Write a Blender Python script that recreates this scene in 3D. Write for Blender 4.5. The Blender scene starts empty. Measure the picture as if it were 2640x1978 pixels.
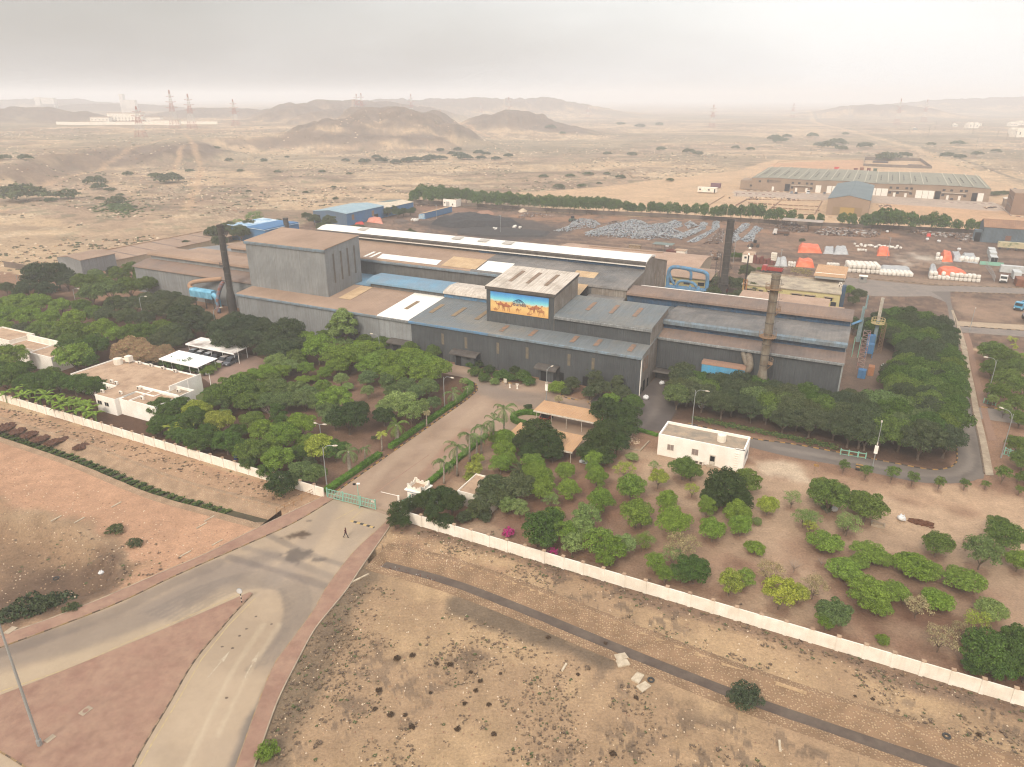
import bpy, bmesh, math, random
import numpy as np
from mathutils import Vector, Matrix, noise as mnoise
from mathutils.geometry import tessellate_polygon
R=math.radians; random.seed(7); rng=np.random.default_rng(5)
scene=bpy.context.scene; COL=scene.collection
# ---------------------------------------------------------------- camera
F,W2,H2,CH,PIT=1830.,1320.,989.,62.,R(22)
cp,sp=math.cos(PIT),math.sin(PIT)
cam=bpy.data.objects.new('camera',bpy.data.cameras.new('camera')); COL.objects.link(cam)
cam.data.sensor_width=36; cam.data.lens=36*F/2640; cam.data.clip_start=.5; cam.data.clip_end=30000
cam.location=(0,0,CH); cam.rotation_euler=(R(90)-PIT,0,0); scene.camera=cam
# ---------------------------------------------------------------- world, sun, exposure
SUN_EL,SUN_AZ=R(42),R(206)     # azimuth measured clockwise from +Y (the sun is high, behind and left of the viewer)
wd=bpy.data.worlds.new('World'); scene.world=wd; wd.use_nodes=True
nt=wd.node_tree; nt.nodes.clear()
def N(t,nt=nt,**k):
    n=nt.nodes.new(t)
    for a,b in k.items(): setattr(n,a,b)
    return n
out=N('ShaderNodeOutputWorld'); add=N('ShaderNodeAddShader')
sky=N('ShaderNodeTexSky',sky_type='NISHITA',sun_disc=False,sun_elevation=SUN_EL,sun_rotation=SUN_AZ,dust_density=6.0,air_density=1.4)
b1=N('ShaderNodeBackground'); b1.inputs[1].default_value=.05
nt.links.new(sky.outputs[0],b1.inputs[0])
tc=N('ShaderNodeTexCoord'); sep=N('ShaderNodeSeparateXYZ'); nt.links.new(tc.outputs['Generated'],sep.inputs[0])
def mth(op,a,b=None,c=None,nt=nt,clamp=False):
    n=nt.nodes.new('ShaderNodeMath'); n.operation=op; n.use_clamp=clamp
    for i,v in enumerate((a,b,c)):
        if v is None: continue
        if isinstance(v,(int,float)): n.inputs[i].default_value=v
        else: nt.links.new(v,n.inputs[i])
    return n.outputs[0]
# overcast deck: paler and brighter to the right and overhead, greyer to the left
gx=mth('MULTIPLY_ADD',sep.outputs[0],1.25,.45,clamp=True)
nz=N('ShaderNodeTexNoise'); nz.inputs['Scale'].default_value=2.6; nz.inputs['Detail'].default_value=6
mp=N('ShaderNodeMapping'); mp.inputs['Scale'].default_value=(1,1,4.5); nt.links.new(tc.outputs['Generated'],mp.inputs[0]); nt.links.new(mp.outputs[0],nz.inputs[0])
cl=mth('MULTIPLY_ADD',nz.outputs[0],.8,-.4)
gz=mth('MULTIPLY_ADD',sep.outputs[2],.95,0)
t=mth('ADD',mth('ADD',gx,cl),mth('MULTIPLY',gz,.55),clamp=True)
cr=N('ShaderNodeValToRGB'); cr.color_ramp.elements[0].color=(.47,.445,.425,1); cr.color_ramp.elements[1].color=(.93,.915,.905,1)
e=cr.color_ramp.elements.new(.5); e.color=(.70,.68,.665,1)
nt.links.new(t,cr.inputs[0])
hi=mth('MULTIPLY_ADD',mth('POWER',mth('MAXIMUM',sep.outputs[2],0.),1.6),.45,1.02)
b2=N('ShaderNodeBackground'); nt.links.new(cr.outputs[0],b2.inputs[0]); nt.links.new(hi,b2.inputs[1])
nt.links.new(b1.outputs[0],add.inputs[0]); nt.links.new(b2.outputs[0],add.inputs[1]); nt.links.new(add.outputs[0],out.inputs[0])
sl=bpy.data.lights.new('sun','SUN'); sl.energy=2.3; sl.angle=R(14); sl.color=(1,.93,.82)
so=bpy.data.objects.new('sun',sl); COL.objects.link(so)
sd=Vector((math.sin(SUN_AZ)*math.cos(SUN_EL),math.cos(SUN_AZ)*math.cos(SUN_EL),math.sin(SUN_EL)))
so.rotation_euler=sd.to_track_quat('Z','Y').to_euler(); so.location=(0,0,300)
vs=scene.view_settings; vs.view_transform='Standard'; vs.look='None'; vs.gamma=1; vs.use_curve_mapping=False; vs.exposure=0
cy=scene.cycles
cy.max_bounces=4; cy.diffuse_bounces=2; cy.glossy_bounces=2; cy.transmission_bounces=2; cy.transparent_max_bounces=6; cy.volume_bounces=1
cy.use_denoising=True; cy.filter_width=1.15; cy.use_adaptive_sampling=True; cy.adaptive_threshold=.02; cy.caustics_reflective=cy.caustics_refractive=False
# ---------------------------------------------------------------- geometry helpers
def ray(u,v):
    x=(u-W2)/F; y=-(v-H2)/F
    return (x,cp+y*sp,-sp+y*cp)
def G(u,v,z=0.):
    r=ray(u,v); t=(z-CH)/r[2]; return Vector((r[0]*t,r[1]*t,z))
def AT(u,v,Y):                      # point on the sight line at forward distance Y
    r=ray(u,v); t=Y/r[1]; return Vector((r[0]*t,Y,CH+r[2]*t))
SA=R(-26.6); OX,OY=28.35,146.27
AX=Vector((math.cos(SA),math.sin(SA),0)); BX=Vector((-math.sin(SA),math.cos(SA),0))
def W(a,b,z=0.): return Vector((OX,OY,z))+AX*a+BX*b
def AB(p): d=Vector((p[0]-OX,p[1]-OY,0)); return d.dot(AX),d.dot(BX)
def GAB(u,v,z=0.): return AB(G(u,v,z))
K0=.80
def c(r,g,b,k=1.0):
    f=lambda x:(x/255/12.92 if x<10 else ((x/255+.055)/1.055)**2.4)
    k*=K0; return (f(r)*k,f(g)*k,f(b)*k,1)
def wloc(o):
    p=Vector((0,0,0))
    while o is not None: p=p+o.location; o=o.parent
    return p
def tag(o,label=None,cat=None,group=None,kind=None):
    if label: o['label']=label
    if cat: o['category']=cat
    if group: o['group']=group
    if kind: o['kind']=kind
    return o
def empty(name,loc,label,cat,group=None,rz=0):
    o=bpy.data.objects.new(name,None); COL.objects.link(o); o.location=loc; o.rotation_euler=(0,0,rz); o.empty_display_size=.3
    return tag(o,label,cat,group)
class MB:
    def __init__(s): s.v=[]; s.f=[]; s.m=[]
    def face(s,pts,m=0):
        n=len(s.v); s.v+= [tuple(p) for p in pts]; s.f.append(tuple(range(n,n+len(pts)))); s.m.append(m); return s
    def mesh(s,vs,fs,m=0):
        n=len(s.v); s.v+=[tuple(p) for p in vs]; s.f+=[tuple(i+n for i in f) for f in fs]; s.m+=[m]*len(fs); return s
    def hexa(s,b,t,m=0):             # bottom quad, top quad (both counter-clockwise from above)
        return s.mesh(list(b)+list(t),[(3,2,1,0),(4,5,6,7),(0,1,5,4),(1,2,6,5),(2,3,7,6),(3,0,4,7)],m)
    def box(s,c0,X,Y,Z,m=0):         # centre, half vectors
        c0,X,Y,Z=map(Vector,(c0,X,Y,Z))
        q=[c0-X-Y-Z,c0+X-Y-Z,c0+X+Y-Z,c0-X+Y-Z]; return s.hexa(q,[p+2*Z for p in q],m)
    def abox(s,a0,a1,b0,b1,z0,z1,m=0):   # box in the site's own axes
        q=[W(a0,b0,z0),W(a1,b0,z0),W(a1,b1,z0),W(a0,b1,z0)]; d=Vector((0,0,z1-z0)); return s.hexa(q,[p+d for p in q],m)
    def xbox(s,x0,x1,y0,y1,z0,z1,m=0):
        return s.box(((x0+x1)/2,(y0+y1)/2,(z0+z1)/2),((x1-x0)/2,0,0),(0,(y1-y0)/2,0),(0,0,(z1-z0)/2),m)
    def prism(s,prof,a0,a1,m=0,fn=None,cap=True):   # profile [(b,z)..] swept from a0 to a1 in site axes
        fn=fn or W; n=len(prof)
        vs=[fn(a0,b,z) for b,z in prof]+[fn(a1,b,z) for b,z in prof]
        fs=[(i,(i+1)%n,n+(i+1)%n,n+i) for i in range(n)]
        if cap: fs+=[tuple(range(n-1,-1,-1)),tuple(range(n,2*n))]
        return s.mesh(vs,fs,m)
    def tube(s,pts,r,n=8,m=0,cap=True):
        pts=[Vector(p) for p in pts]; k=len(pts); rs=r if isinstance(r,(list,tuple)) else [r]*k
        vs=[]; up=None
        for i,p in enumerate(pts):
            d=(pts[min(i+1,k-1)]-pts[max(i-1,0)]).normalized()
            if up is None: up=Vector((0,0,1)) if abs(d.z)<.9 else Vector((1,0,0))
            x=d.cross(up).normalized(); y=x.cross(d).normalized(); up=y
            for j in range(n):
                a=2*math.pi*j/n; vs.append(p+x*(rs[i]*math.cos(a))+y*(rs[i]*math.sin(a)))
        fs=[(i*n+j,i*n+(j+1)%n,(i+1)*n+(j+1)%n,(i+1)*n+j) for i in range(k-1) for j in range(n)]
        if cap: fs+=[tuple(range(n-1,-1,-1)),tuple((k-1)*n+j for j in range(n))]
        return s.mesh(vs,fs,m)
    def lathe(s,c0,prof,n=16,m=0):   # [(r,z)..]
        c0=Vector(c0); vs=[c0+Vector((r*math.cos(2*math.pi*j/n),r*math.sin(2*math.pi*j/n),z)) for r,z in prof for j in range(n)]
        k=len(prof); fs=[(i*n+j,i*n+(j+1)%n,(i+1)*n+(j+1)%n,(i+1)*n+j) for i in range(k-1) for j in range(n)]
        fs+=[tuple(range(n-1,-1,-1)),tuple((k-1)*n+j for j in range(n))]
        return s.mesh(vs,fs,m)
    def blob(s,c0,rx,ry,rz,seed=0,amp=.2,n=9,m=0,flat=False):
        c0=Vector(c0); vs=[]; fs=[]; K=n//2+2
        for i in range(K+1):
            th=math.pi*i/K
            for j in range(n):
                ph=2*math.pi*j/n; d=Vector((math.sin(th)*math.cos(ph),math.sin(th)*math.sin(ph),math.cos(th)))
                k=1+amp*mnoise.noise(d*1.7+Vector((seed*3.1,seed*1.7,seed)))*2
                vs.append(c0+Vector((d.x*rx*k,d.y*ry*k,d.z*rz*k if not flat or d.z>0 else d.z*rz*.1)))
        fs=[(i*n+j,(i+1)*n+j,(i+1)*n+(j+1)%n,i*n+(j+1)%n) for i in range(K) for j in range(n)]
        return s.mesh(vs,fs,m)
    def build(s,name,mats,parent=None,origin=None,smooth=False,uv=True):
        o3=wloc(parent) if parent is not None else (Vector(origin) if origin is not None else Vector((0,0,0)))
        V=np.array([tuple(p) for p in s.v],dtype=float)-np.array(o3)
        me=bpy.data.meshes.new(name); me.from_pydata(V.tolist(),[],s.f)
        if not isinstance(mats,(list,tuple)): mats=[mats]
        for m in mats: me.materials.append(m)
        if len(mats)>1: me.polygons.foreach_set('material_index',s.m)
        if smooth: me.polygons.foreach_set('use_smooth',[True]*len(s.f))
        if uv:
            ul=me.uv_layers.new(name='UVMap'); data=[0.]*(2*len(me.loops))
            for p in me.polygons:
                n=p.normal; h=math.hypot(n.x,n.y)
                if h>.02: T=(-n.y/h,n.x/h,0)
                else: T=tuple(AX)
                S=(n.y*T[2]-n.z*T[1],n.z*T[0]-n.x*T[2],n.x*T[1]-n.y*T[0])
                for li in p.loop_indices:
                    q=me.vertices[me.loops[li].vertex_index].co; q=(q[0]+o3[0],q[1]+o3[1],q[2]+o3[2])
                    data[2*li]=q[0]*T[0]+q[1]*T[1]; data[2*li+1]=q[0]*S[0]+q[1]*S[1]+q[2]*S[2]
            ul.data.foreach_set('uv',data)
        ob=bpy.data.objects.new(name,me); COL.objects.link(ob)
        if parent is not None: ob.parent=parent
        else: ob.location=o3
        return ob
def copy_tree(o,parent=None,names=True):
    k=o.copy(); COL.objects.link(k)
    if parent is not None: k.parent=parent
    for ch in [x for x in KIDS.get(o.name,[])] : copy_tree(ch,k)
    return k
KIDS={}
def reg(root):                      # remember the children of a prototype before copying it
    KIDS[root.name]=list(root.children)
    for ch in root.children: reg(ch)
    return root
# ---------------------------------------------------------------- materials
def mat(name,c1,c2=None,amt=.5,scale=1.,rough=.85,var=.12,streak=None,bump=0.,bs=None,metal=0.,c3=None,amt3=.5,scale3=.2,
        ribs=0.,objcol=False,uvs=False,vcol=None,sharp=.12,spec=.3,tint=None,det=5):
    m=bpy.data.materials.new(name); m.use_nodes=True; nt=m.node_tree; nt.nodes.clear(); L=nt.links.new
    o=N('ShaderNodeOutputMaterial',nt); p=N('ShaderNodeBsdfPrincipled',nt); L(p.outputs[0],o.inputs[0])
    p.inputs['Roughness'].default_value=rough; p.inputs['Metallic'].default_value=metal; p.inputs['Specular IOR Level'].default_value=spec
    g=N('ShaderNodeNewGeometry',nt); src=g.outputs['Position']
    uvn=N('ShaderNodeUVMap',nt) if (uvs or streak or ribs) else None
    def nz(vec,sc,det=det,rg=.6,mpv=None):
        if mpv is not None:
            q=N('ShaderNodeMapping',nt); q.inputs['Scale'].default_value=mpv; L(vec,q.inputs[0]); vec=q.outputs[0]
        n=N('ShaderNodeTexNoise',nt); n.inputs['Scale'].default_value=sc; n.inputs['Detail'].default_value=det; n.inputs['Roughness'].default_value=rg
        L(vec,n.inputs[0]); return n.outputs[0]
    def mix(f,a,b,bt='MIX'):
        n=N('ShaderNodeMix',nt); n.data_type='RGBA'; n.blend_type=bt
        for sck,v in ((n.inputs[0],f),(n.inputs[6],a),(n.inputs[7],b)):
            if isinstance(v,(int,float)): sck.default_value=v
            elif isinstance(v,tuple): sck.default_value=v
            else: L(v,sck)
        return n.outputs[2]
    def ramp(v,lo,hi):
        n=N('ShaderNodeMapRange',nt); n.inputs[1].default_value=lo; n.inputs[2].default_value=hi; L(v,n.inputs[0]); return n.outputs[0]
    col=c1
    if vcol:
        a=N('ShaderNodeAttribute',nt); a.attribute_name=vcol; col=a.outputs['Color']
    if objcol:
        oi=N('ShaderNodeObjectInfo',nt); col=oi.outputs['Color']
    if c2 is not None:
        f=ramp(nz(src,scale),1-amt-sharp,1-amt+sharp)
        col=mix(f,col,c2)
    if c3 is not None:
        f=ramp(nz(src,scale3,8,.7),1-amt3-sharp,1-amt3+sharp)
        col=mix(f,col,c3)
    if streak is not None:      # narrow vertical runs: each sheet has its own tone, grime runs down
        sc,am,dc=streak
        f=ramp(nz(uvn.outputs[0],1.,4,.7,(sc,.06,1)),.42,.75); f2=mth('MULTIPLY',f,am,nt=nt)
        col=mix(f2,col,dc)
    if var:
        v=ramp(nz(src,max(scale*3.1,.9),6,.7),.3,.7); v=mth('MULTIPLY_ADD',v,2*var,1-var,nt=nt)
        cm=N('ShaderNodeCombineColor',nt)
        for i in range(3): L(v,cm.inputs[i])
        col=mix(1.,col,cm.outputs[0],'MULTIPLY')
    hts=[]
    if ribs:
        s2=N('ShaderNodeSeparateXYZ',nt); L(uvn.outputs[0],s2.inputs[0])
        w=mth('SINE',mth('MULTIPLY',s2.outputs[0],2*math.pi/ribs,nt=nt),nt=nt)
        bn=N('ShaderNodeBump',nt); bn.inputs['Strength'].default_value=.8; bn.inputs['Distance'].default_value=.035; L(w,bn.inputs['Height']); L(bn.outputs[0],p.inputs['Normal'])
    if bump:
        bn=N('ShaderNodeBump',nt); bn.inputs['Strength'].default_value=1; bn.inputs['Distance'].default_value=bump
        L(nz(src,bs or 3.,6,.7),bn.inputs['Height']); L(bn.outputs[0],p.inputs['Normal'])
    if isinstance(col,tuple): p.inputs[0].default_value=col
    else: L(col,p.inputs[0])
    m['nt']=1
    return m
# ---------------------------------------------------------------- the ground: one sheet with terrain, soils painted per vertex
def smooth(e0,e1,x): t=np.clip((x-e0)/(e1-e0),0,1); return t*t*(3-2*t)
_perm=rng.random((64,64,4))
def vnoise(x,y,s,k=0):
    x=x/s+17.3*k; y=y/s+9.1*k; xi=np.floor(x).astype(int); yi=np.floor(y).astype(int); fx=x-xi; fy=y-yi
    fx=fx*fx*(3-2*fx); fy=fy*fy*(3-2*fy); g=lambda a,b:_perm[a%64,b%64,k%4]
    return (g(xi,yi)*(1-fx)+g(xi+1,yi)*fx)*(1-fy)+(g(xi,yi+1)*(1-fx)+g(xi+1,yi+1)*fx)*fy
def fbm(x,y,s,k=0,o=5,rg=.55):
    a=0.;w=1.;t=0.
    for i in range(o): a=a+w*vnoise(x,y,s,k+i); t+=w; w*=rg; s/=2.03
    return a/t
def inpoly(x,y,P):
    P=np.array([(p[0],p[1]) for p in P]); r=np.zeros(x.shape,bool); n=len(P)
    m=(x>=P[:,0].min())&(x<=P[:,0].max())&(y>=P[:,1].min())&(y<=P[:,1].max())
    xs,ys=x[m],y[m]; q=np.zeros(xs.shape,bool)
    for i in range(n):
        x1,y1=P[i]; x2,y2=P[(i+1)%n]
        if y1==y2: continue
        k=((y1>ys)!=(y2>ys))&(xs<(x2-x1)*(ys-y1)/(y2-y1)+x1); q^=k
    r[m]=q; return r
def dseg(x,y,P):
    d=np.full(x.shape,1e9)
    for (p,q) in zip(P[:-1],P[1:]):
        vx,vy=q[0]-p[0],q[1]-p[1]; L=max(vx*vx+vy*vy,1e-9); t=np.clip(((x-p[0])*vx+(y-p[1])*vy)/L,0,1)
        d=np.minimum(d,np.hypot(x-p[0]-t*vx,y-p[1]-t*vy))
    return d
def px(L,z=0): return [G(u,v,z) for u,v in L]
# hills: ridge pixel (u,v), forward distance, spread across, spread in depth, bearing
HILLS=[]
def hill(u,v,Y,sx,sy,rot=0,base=0):
    p=AT(u,v,Y); HILLS.append((p.x,p.y,max(p.z-base,2),sx,sy,R(rot)))
hill(1305,287,1400,62,110); hill(1390,318,1360,70,70); hill(1440,335,1330,50,60)
hill(1010,290,1120,48,110,20); hill(930,298,1090,44,90,-10); hill(870,306,1060,50,80); hill(1085,300,1120,40,80,-15); hill(1150,318,1060,45,60,-15); hill(950,345,960,60,34); hill(1040,352,960,50,30); hill(1070,286,1230,70,100); hill(980,280,1280,60,80); hill(1210,330,1040,35,40)
hill(800,268,1750,120,160); hill(900,266,1800,90,150); hill(740,276,1600,80,100); hill(990,266,2000,130,150); hill(840,280,1500,60,90)
hill(1130,254,2700,420,200); hill(1330,256,2750,230,160); hill(1420,262,2700,120,120)
hill(440,362,760,30,42,0,4); hill(380,385,735,30,32,0,2); hill(500,358,800,28,40,0,4)
hill(60,285,1500,130,150); hill(-120,280,1500,180,200); hill(170,300,1450,80,90,0,0)
hill(2270,268,2600,150,140); hill(2640,252,3300,500,300); hill(2950,250,3300,500,400); hill(560,282,1900,180,120)
hill(300,268,2500,250,150); hill(100,256,3000,350,200)
PLATE=px([(-900,620),(-300,545),(0,500),(150,470),(280,440),(400,415),(520,400),(640,392),(760,388),(880,384),(960,366),(1040,352),(1100,345),(1130,330),(1130,285)])
PLP=[(p.x,p.y) for p in PLATE]; PLATEPOLY=PLATE+[Vector((300,9000,0)),Vector((-9000,9000,0)),Vector((-9000,600,0))]
def terrain(x,y):
    z=np.zeros(x.shape); far=y>330
    m=far; xx,yy=x[m],y[m]; zz=np.zeros(xx.shape); hm=np.zeros(xx.shape)
    wx=xx+(fbm(xx,yy,120,1)-.5)*120; wy=yy+(fbm(xx,yy,120,2)-.5)*120
    rg=1-.22*(1-2*np.abs(fbm(xx,yy,110,3,4,.5)-.5))**5-.07*(1-2*np.abs(fbm(xx,yy,40,1,3,.5)-.5))**4
    for hx,hy,hh,sx,sy,ro in HILLS:
        dx,dy=wx-hx,wy-hy; c0,s0=math.cos(ro),math.sin(ro); a=(dx*c0+dy*s0)/sx; b=(-dx*s0+dy*c0)/sy
        r2=a*a+b*b; k=hh*1.05*np.exp(-.5*r2**1.25); zz=np.maximum(zz,k)+np.minimum(zz,k)*.12; hm=np.maximum(hm,np.exp(-.5*r2))
    zz=zz*rg
    d=dseg(wx,wy,PLP); ins=inpoly(wx,wy,PLATEPOLY); sd=np.where(ins,d,-d)
    pl=smooth(-18,42,sd)*(13+6*(fbm(xx,yy,300,3)-.5)+5*smooth(100,500,sd)); zz=np.maximum(zz,pl)+np.minimum(zz,pl)*.15
    roll=smooth(330,600,yy); zz+=roll*((fbm(xx,yy,160,2)-.5)*5+(fbm(xx,yy,45,1)-.5)*1.8)
    er=smooth(.1,.9,np.clip(hm*1.2,0,1)); zz+=er*(np.abs(fbm(xx,yy,60,3,3,.5)-.5))*-9*roll
    esc=smooth(-18,-2,sd)*(1-smooth(25,50,sd))
    z[m]=np.maximum(zz,-1.2); H=np.zeros(x.shape); H[m]=hm; E=np.zeros(x.shape); E[m]=esc
    return z,H,E
CH_R=[(980,1450),(1165,1500),(1400,1590),(1600,1672),(1900,1790),(2200,1895),(2480,1990),(2900,2140)]   # floor line of the right-hand drain
CH_L=[(670,1340),(560,1311),(400,1266),(200,1185),(0,1118),(-250,1035),(-500,955)]
def lineAB(L,z=0): return [G(u,v,z) for u,v in L]
def offset(pts,d):
    o=[]
    for i,p in enumerate(pts):
        t=(pts[min(i+1,len(pts)-1)]-pts[max(i-1,0)]); t.z=0; t.normalize(); n=Vector((-t.y,t.x,0)); o.append(p+n*d)
    return o
def curve0(P):
    P=[Vector(p) for p in P]; P=[P[0]*2-P[1]]+P+[P[-1]*2-P[-2]]; o=[]
    for i in range(1,len(P)-2):
        for k in range(4):
            t=k/4; a,b,d,e=P[i-1],P[i],P[i+1],P[i+2]; o.append(.5*((2*b)+(d-a)*t+(2*a-5*b+4*d-e)*t*t+(3*b-a-3*d+e)*t**3))
    return o+[P[-2]]
def resample0(P): return P
HOL=px([(-200,1262),(0,1296),(150,1336),(262,1400),(318,1462),(300,1505),(150,1560),(0,1606),(-200,1668)])
def hollow(x,y):
    P=[(p.x,p.y) for p in HOL]; m=(x<-30)&(x>-140)&(y>60)&(y<110); z=np.zeros(x.shape)
    if m.any(): s=np.where(inpoly(x[m],y[m],P),1.,-1.)*dseg(x[m],y[m],P+[P[0]]); z[m]=-3.6*smooth(-.2,5.0,s+(fbm(x[m],y[m],5,1)-.5)*2)
    return z
def build_ground():
    fa=np.radians(np.linspace(-57,57,1250)); ca=np.radians(np.linspace(57,303,50)[1:-1]); az=np.concatenate([fa,ca]); na=len(az)
    rr=np.concatenate([[.3,8,18,28],np.geomspace(36,9300,640)]); nr=len(rr)
    A,Rr=np.meshgrid(az,rr); x=(np.sin(A)*Rr).ravel(); y=(np.cos(A)*Rr).ravel()
    z,hm,es=terrain(x,y)
    # sRGB-ish soil colours, later linearised
    base=np.array([212,182,146.])[None,:]*np.ones((len(x),1))
    def blend(m,col):
        m=np.clip(m,0,1)[:,None]; base[:]=base*(1-m)+np.array(col,float)[None,:]*m
    n1=fbm(x,y,90,0); n2=fbm(x,y,22,1); n3=fbm(x,y,7,2); n4=fbm(x,y,260,3); n5=fbm(x*.35,y,30,2)
    far=smooth(250,420,y)
    n6=fbm(x,y,3.2,0,4,.7); blend(far*smooth(.46,.56,n1)*.8,(176,148,124)); blend(far*smooth(.50,.60,n5)*.65,(148,126,106)); blend(far*smooth(.53,.60,n2)*smooth(.46,.56,n6)*.6,(232,206,170)); blend(far*smooth(.56,.62,n6)*.5,(150,126,104)); blend(far*smooth(.56,.62,n3)*smooth(.5,.56,n2)*.5,(236,212,178))
    blend(far*smooth(.50,.62,n4)*smooth(600,900,y)*.6,(150,136,112))
    scr=far*smooth(.56,.63,n3)*smooth(.45,.58,n1); blend(scr*.6,(118,112,86))
    blend(smooth(.3,.7,hm+(n2-.5)*.9+(n1-.5)*.5)*.9,(134,114,98)); blend(es*smooth(.40,.56,n1+(n2-.5)*.6)*.85,(142,120,102))
    blend(smooth(.4,.8,hm)*smooth(.5,.62,n3)*.5,(110,94,80))
    def region(P,col,soft=2.,amt=1.,nz_=0.):
        P=[(p[0],p[1]) for p in P]; X=[p[0] for p in P]; Y=[p[1] for p in P]; q=soft*3+3
        k=(x>min(X)-q)&(x<max(X)+q)&(y>min(Y)-q)&(y<max(Y)+q)
        if not k.any(): return
        xx,yy=x[k],y[k]; s=np.where(inpoly(xx,yy,P),1.,-1.)*dseg(xx,yy,P+[P[0]])
        s=s+(n3[k]-.5)*soft*3.2+(n2[k]-.5)*soft*3.2; e=.25+soft*.55; w=smooth(-e,e,s)*amt
        if nz_: w=w*smooth(.5-nz_*.8,.5+nz_*.5,n2[k]*.5+n3[k]*.5)
        m=np.zeros(x.shape); m[k]=w; blend(m,col)
    def line(L,col,w,amt=.8,z0=0):
        P=[(p.x,p.y) for p in px(L,z0)]; d=dseg(x,y,P); blend((1-smooth(w*.2,w*.8,d+(n3-.5)*w*.9))*amt*.75,col)
    # far tracks
    T=(216,178,140)
    for L,w in [([(60,490),(200,462),(330,420),(450,385),(560,367),(700,352),(820,345),(880,345)],5),([(430,470),(455,430),(500,398),(480,372)],5),([(480,540),(500,490),(520,440),(500,400)],6),
                ([(880,345),(950,300),(1010,312),(1100,330),(1270,358)],5),([(1270,335),(1285,318),(1300,300),(1300,290)],5),([(0,545),(120,510),(300,470)],4),([(0,350),(300,340),(550,345)],8),([(600,300),(800,290),(900,300)],6)]: line(L,T,w)
    line([(2640,490),(2480,430),(2350,380),(2200,340),(2100,316),(2090,300),(2085,285)],(222,190,152),14,.9)
    line([(2640,470),(2440,400),(2280,350),(2120,318),(2096,296),(2090,280)],(128,116,102),4,.9)
    line([(2640,382),(2440,345),(2260,322),(2180,300),(2140,285)],(170,156,142),6,.8); line([(1990,300),(2080,335),(2240,356),(2400,420)],(214,184,150),8,.5)
    # industrial plots beyond the yard
    region(px([(1250,500),(1560,478),(1900,440),(2000,410),(2420,415),(2560,470),(2640,490),(2640,610),(2000,565),(1600,548),(1330,520)]),(214,180,144),2.)
    region(px([(2000,420),(2220,412),(2230,440),(1960,445)]),(212,164,128),2.,.8); region(px([(2270,520),(2640,540),(2640,600),(2250,575)]),(216,172,134),3.,.7)
    region(px([(1890,490),(2560,520),(2600,545),(1890,505)]),(196,176,160),1.,.9)
    # compound, given in the site's own axes
    def rect(a0,a1,b0,b1): return [W(a0,b0),W(a1,b0),W(a1,b1),W(a0,b1)]
    region([W(-262,-65.6),W(97,-65.6),W(97,70),W(-224,70),W(-222,16),W(-240,10),W(-262,8)],(160,126,102),1.5)
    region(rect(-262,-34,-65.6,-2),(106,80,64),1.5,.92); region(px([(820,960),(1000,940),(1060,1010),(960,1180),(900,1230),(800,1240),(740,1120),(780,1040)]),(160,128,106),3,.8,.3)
    region(rect(-18,97,-65.6,-24),(192,162,134),1.5)
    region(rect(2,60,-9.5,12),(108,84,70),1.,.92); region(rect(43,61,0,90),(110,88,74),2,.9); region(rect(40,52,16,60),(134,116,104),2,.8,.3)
    region(px([(1560,1200),(1950,1160),(2150,1210),(2400,1260),(2640,1290),(2640,1420),(2400,1370),(2150,1330),(1900,1250)]),(210,178,146),3,.85,.3)
    region(px([(1900,1165),(2060,1190),(2100,1250),(1950,1240)]),(226,204,176),2,.8)
    region(rect(-18,97,-65.6,-44),(152,116,94),4,.5,.2); region(rect(-17,10,-62,-30),(142,104,84),3,.6,.25); region(rect(30,95,-65,-52),(126,88,70),3,.55,.2)
    # yard behind the works
    region([W(-212,105),W(-120,75),W(98,70),W(120,100),W(120,268),W(88,269),W(53,265),W(3,255),W(-53,253),W(-132,241),W(-222,238),W(-230,160)],(138,112,95),3)
    yk=inpoly(x,y,[W(-212,105),W(-120,75),W(98,70),W(120,268),W(-132,241),W(-222,238)]); blend(yk*smooth(.48,.58,fbm(x,y*1.6,13,1))*.5,(108,90,80)); blend(yk*smooth(.5,.58,fbm(x*.5,y*1.8,6,2))*.45,(168,142,120)); blend(yk*smooth(.54,.6,fbm(x,y,2.5,0))*.5,(96,82,74))
    for L in ([(1300,610),(1600,630),(1900,655),(2200,690),(2500,700)],[(1500,600),(1800,640),(2100,640),(2400,655),(2640,665)],[(2000,620),(2200,660),(2400,690),(2440,740)],[(1700,625),(1950,660),(2200,715)]): line(L,(172,146,124),2.2,.7); line([(u,v+5) for u,v in L],(104,88,78),1.5,.7)
    region([W(-150,228),W(-132,205),W(-60,225),W(50,232),W(50,262),W(-132,240)],(180,138,108),4,.8,.15); region([W(-60,240),W(-110,190),W(-60,170),W(40,190),W(40,240)],(164,130,106),6,.6,.3)
    region([W(-180,172),W(-168,205),W(-140,212),W(-118,205),W(-96,190),W(-90,165),W(-110,150),W(-160,160)],(92,84,80),4,.85)
    region([W(-215,215),W(-160,205),W(-140,230),W(-215,236)],(176,134,110),4,.6,.2)
    region(px([(2290,655),(2400,650),(2450,680),(2330,690)]),(226,214,196),3,.8,.25); region(px([(2180,720),(2420,735),(2640,760),(2640,735),(2400,715),(2170,700)]),(176,152,130),2,.6)
    region(px([(2455,765),(2640,785),(2640,835),(2480,830)]),(170,142,120),2,.9,.4)
    region([W(0,-14),W(0,12.5),W(14,12.5),W(11,-2),W(9,-16),W(-2,-24),W(-6,-16)],(98,90,86),1.2)
    # open land this side of the wall
    low=px([(-900,900),(0,1045),(845,1285),(690,1365),(400,1485),(0,1640),(-900,1900)])
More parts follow.
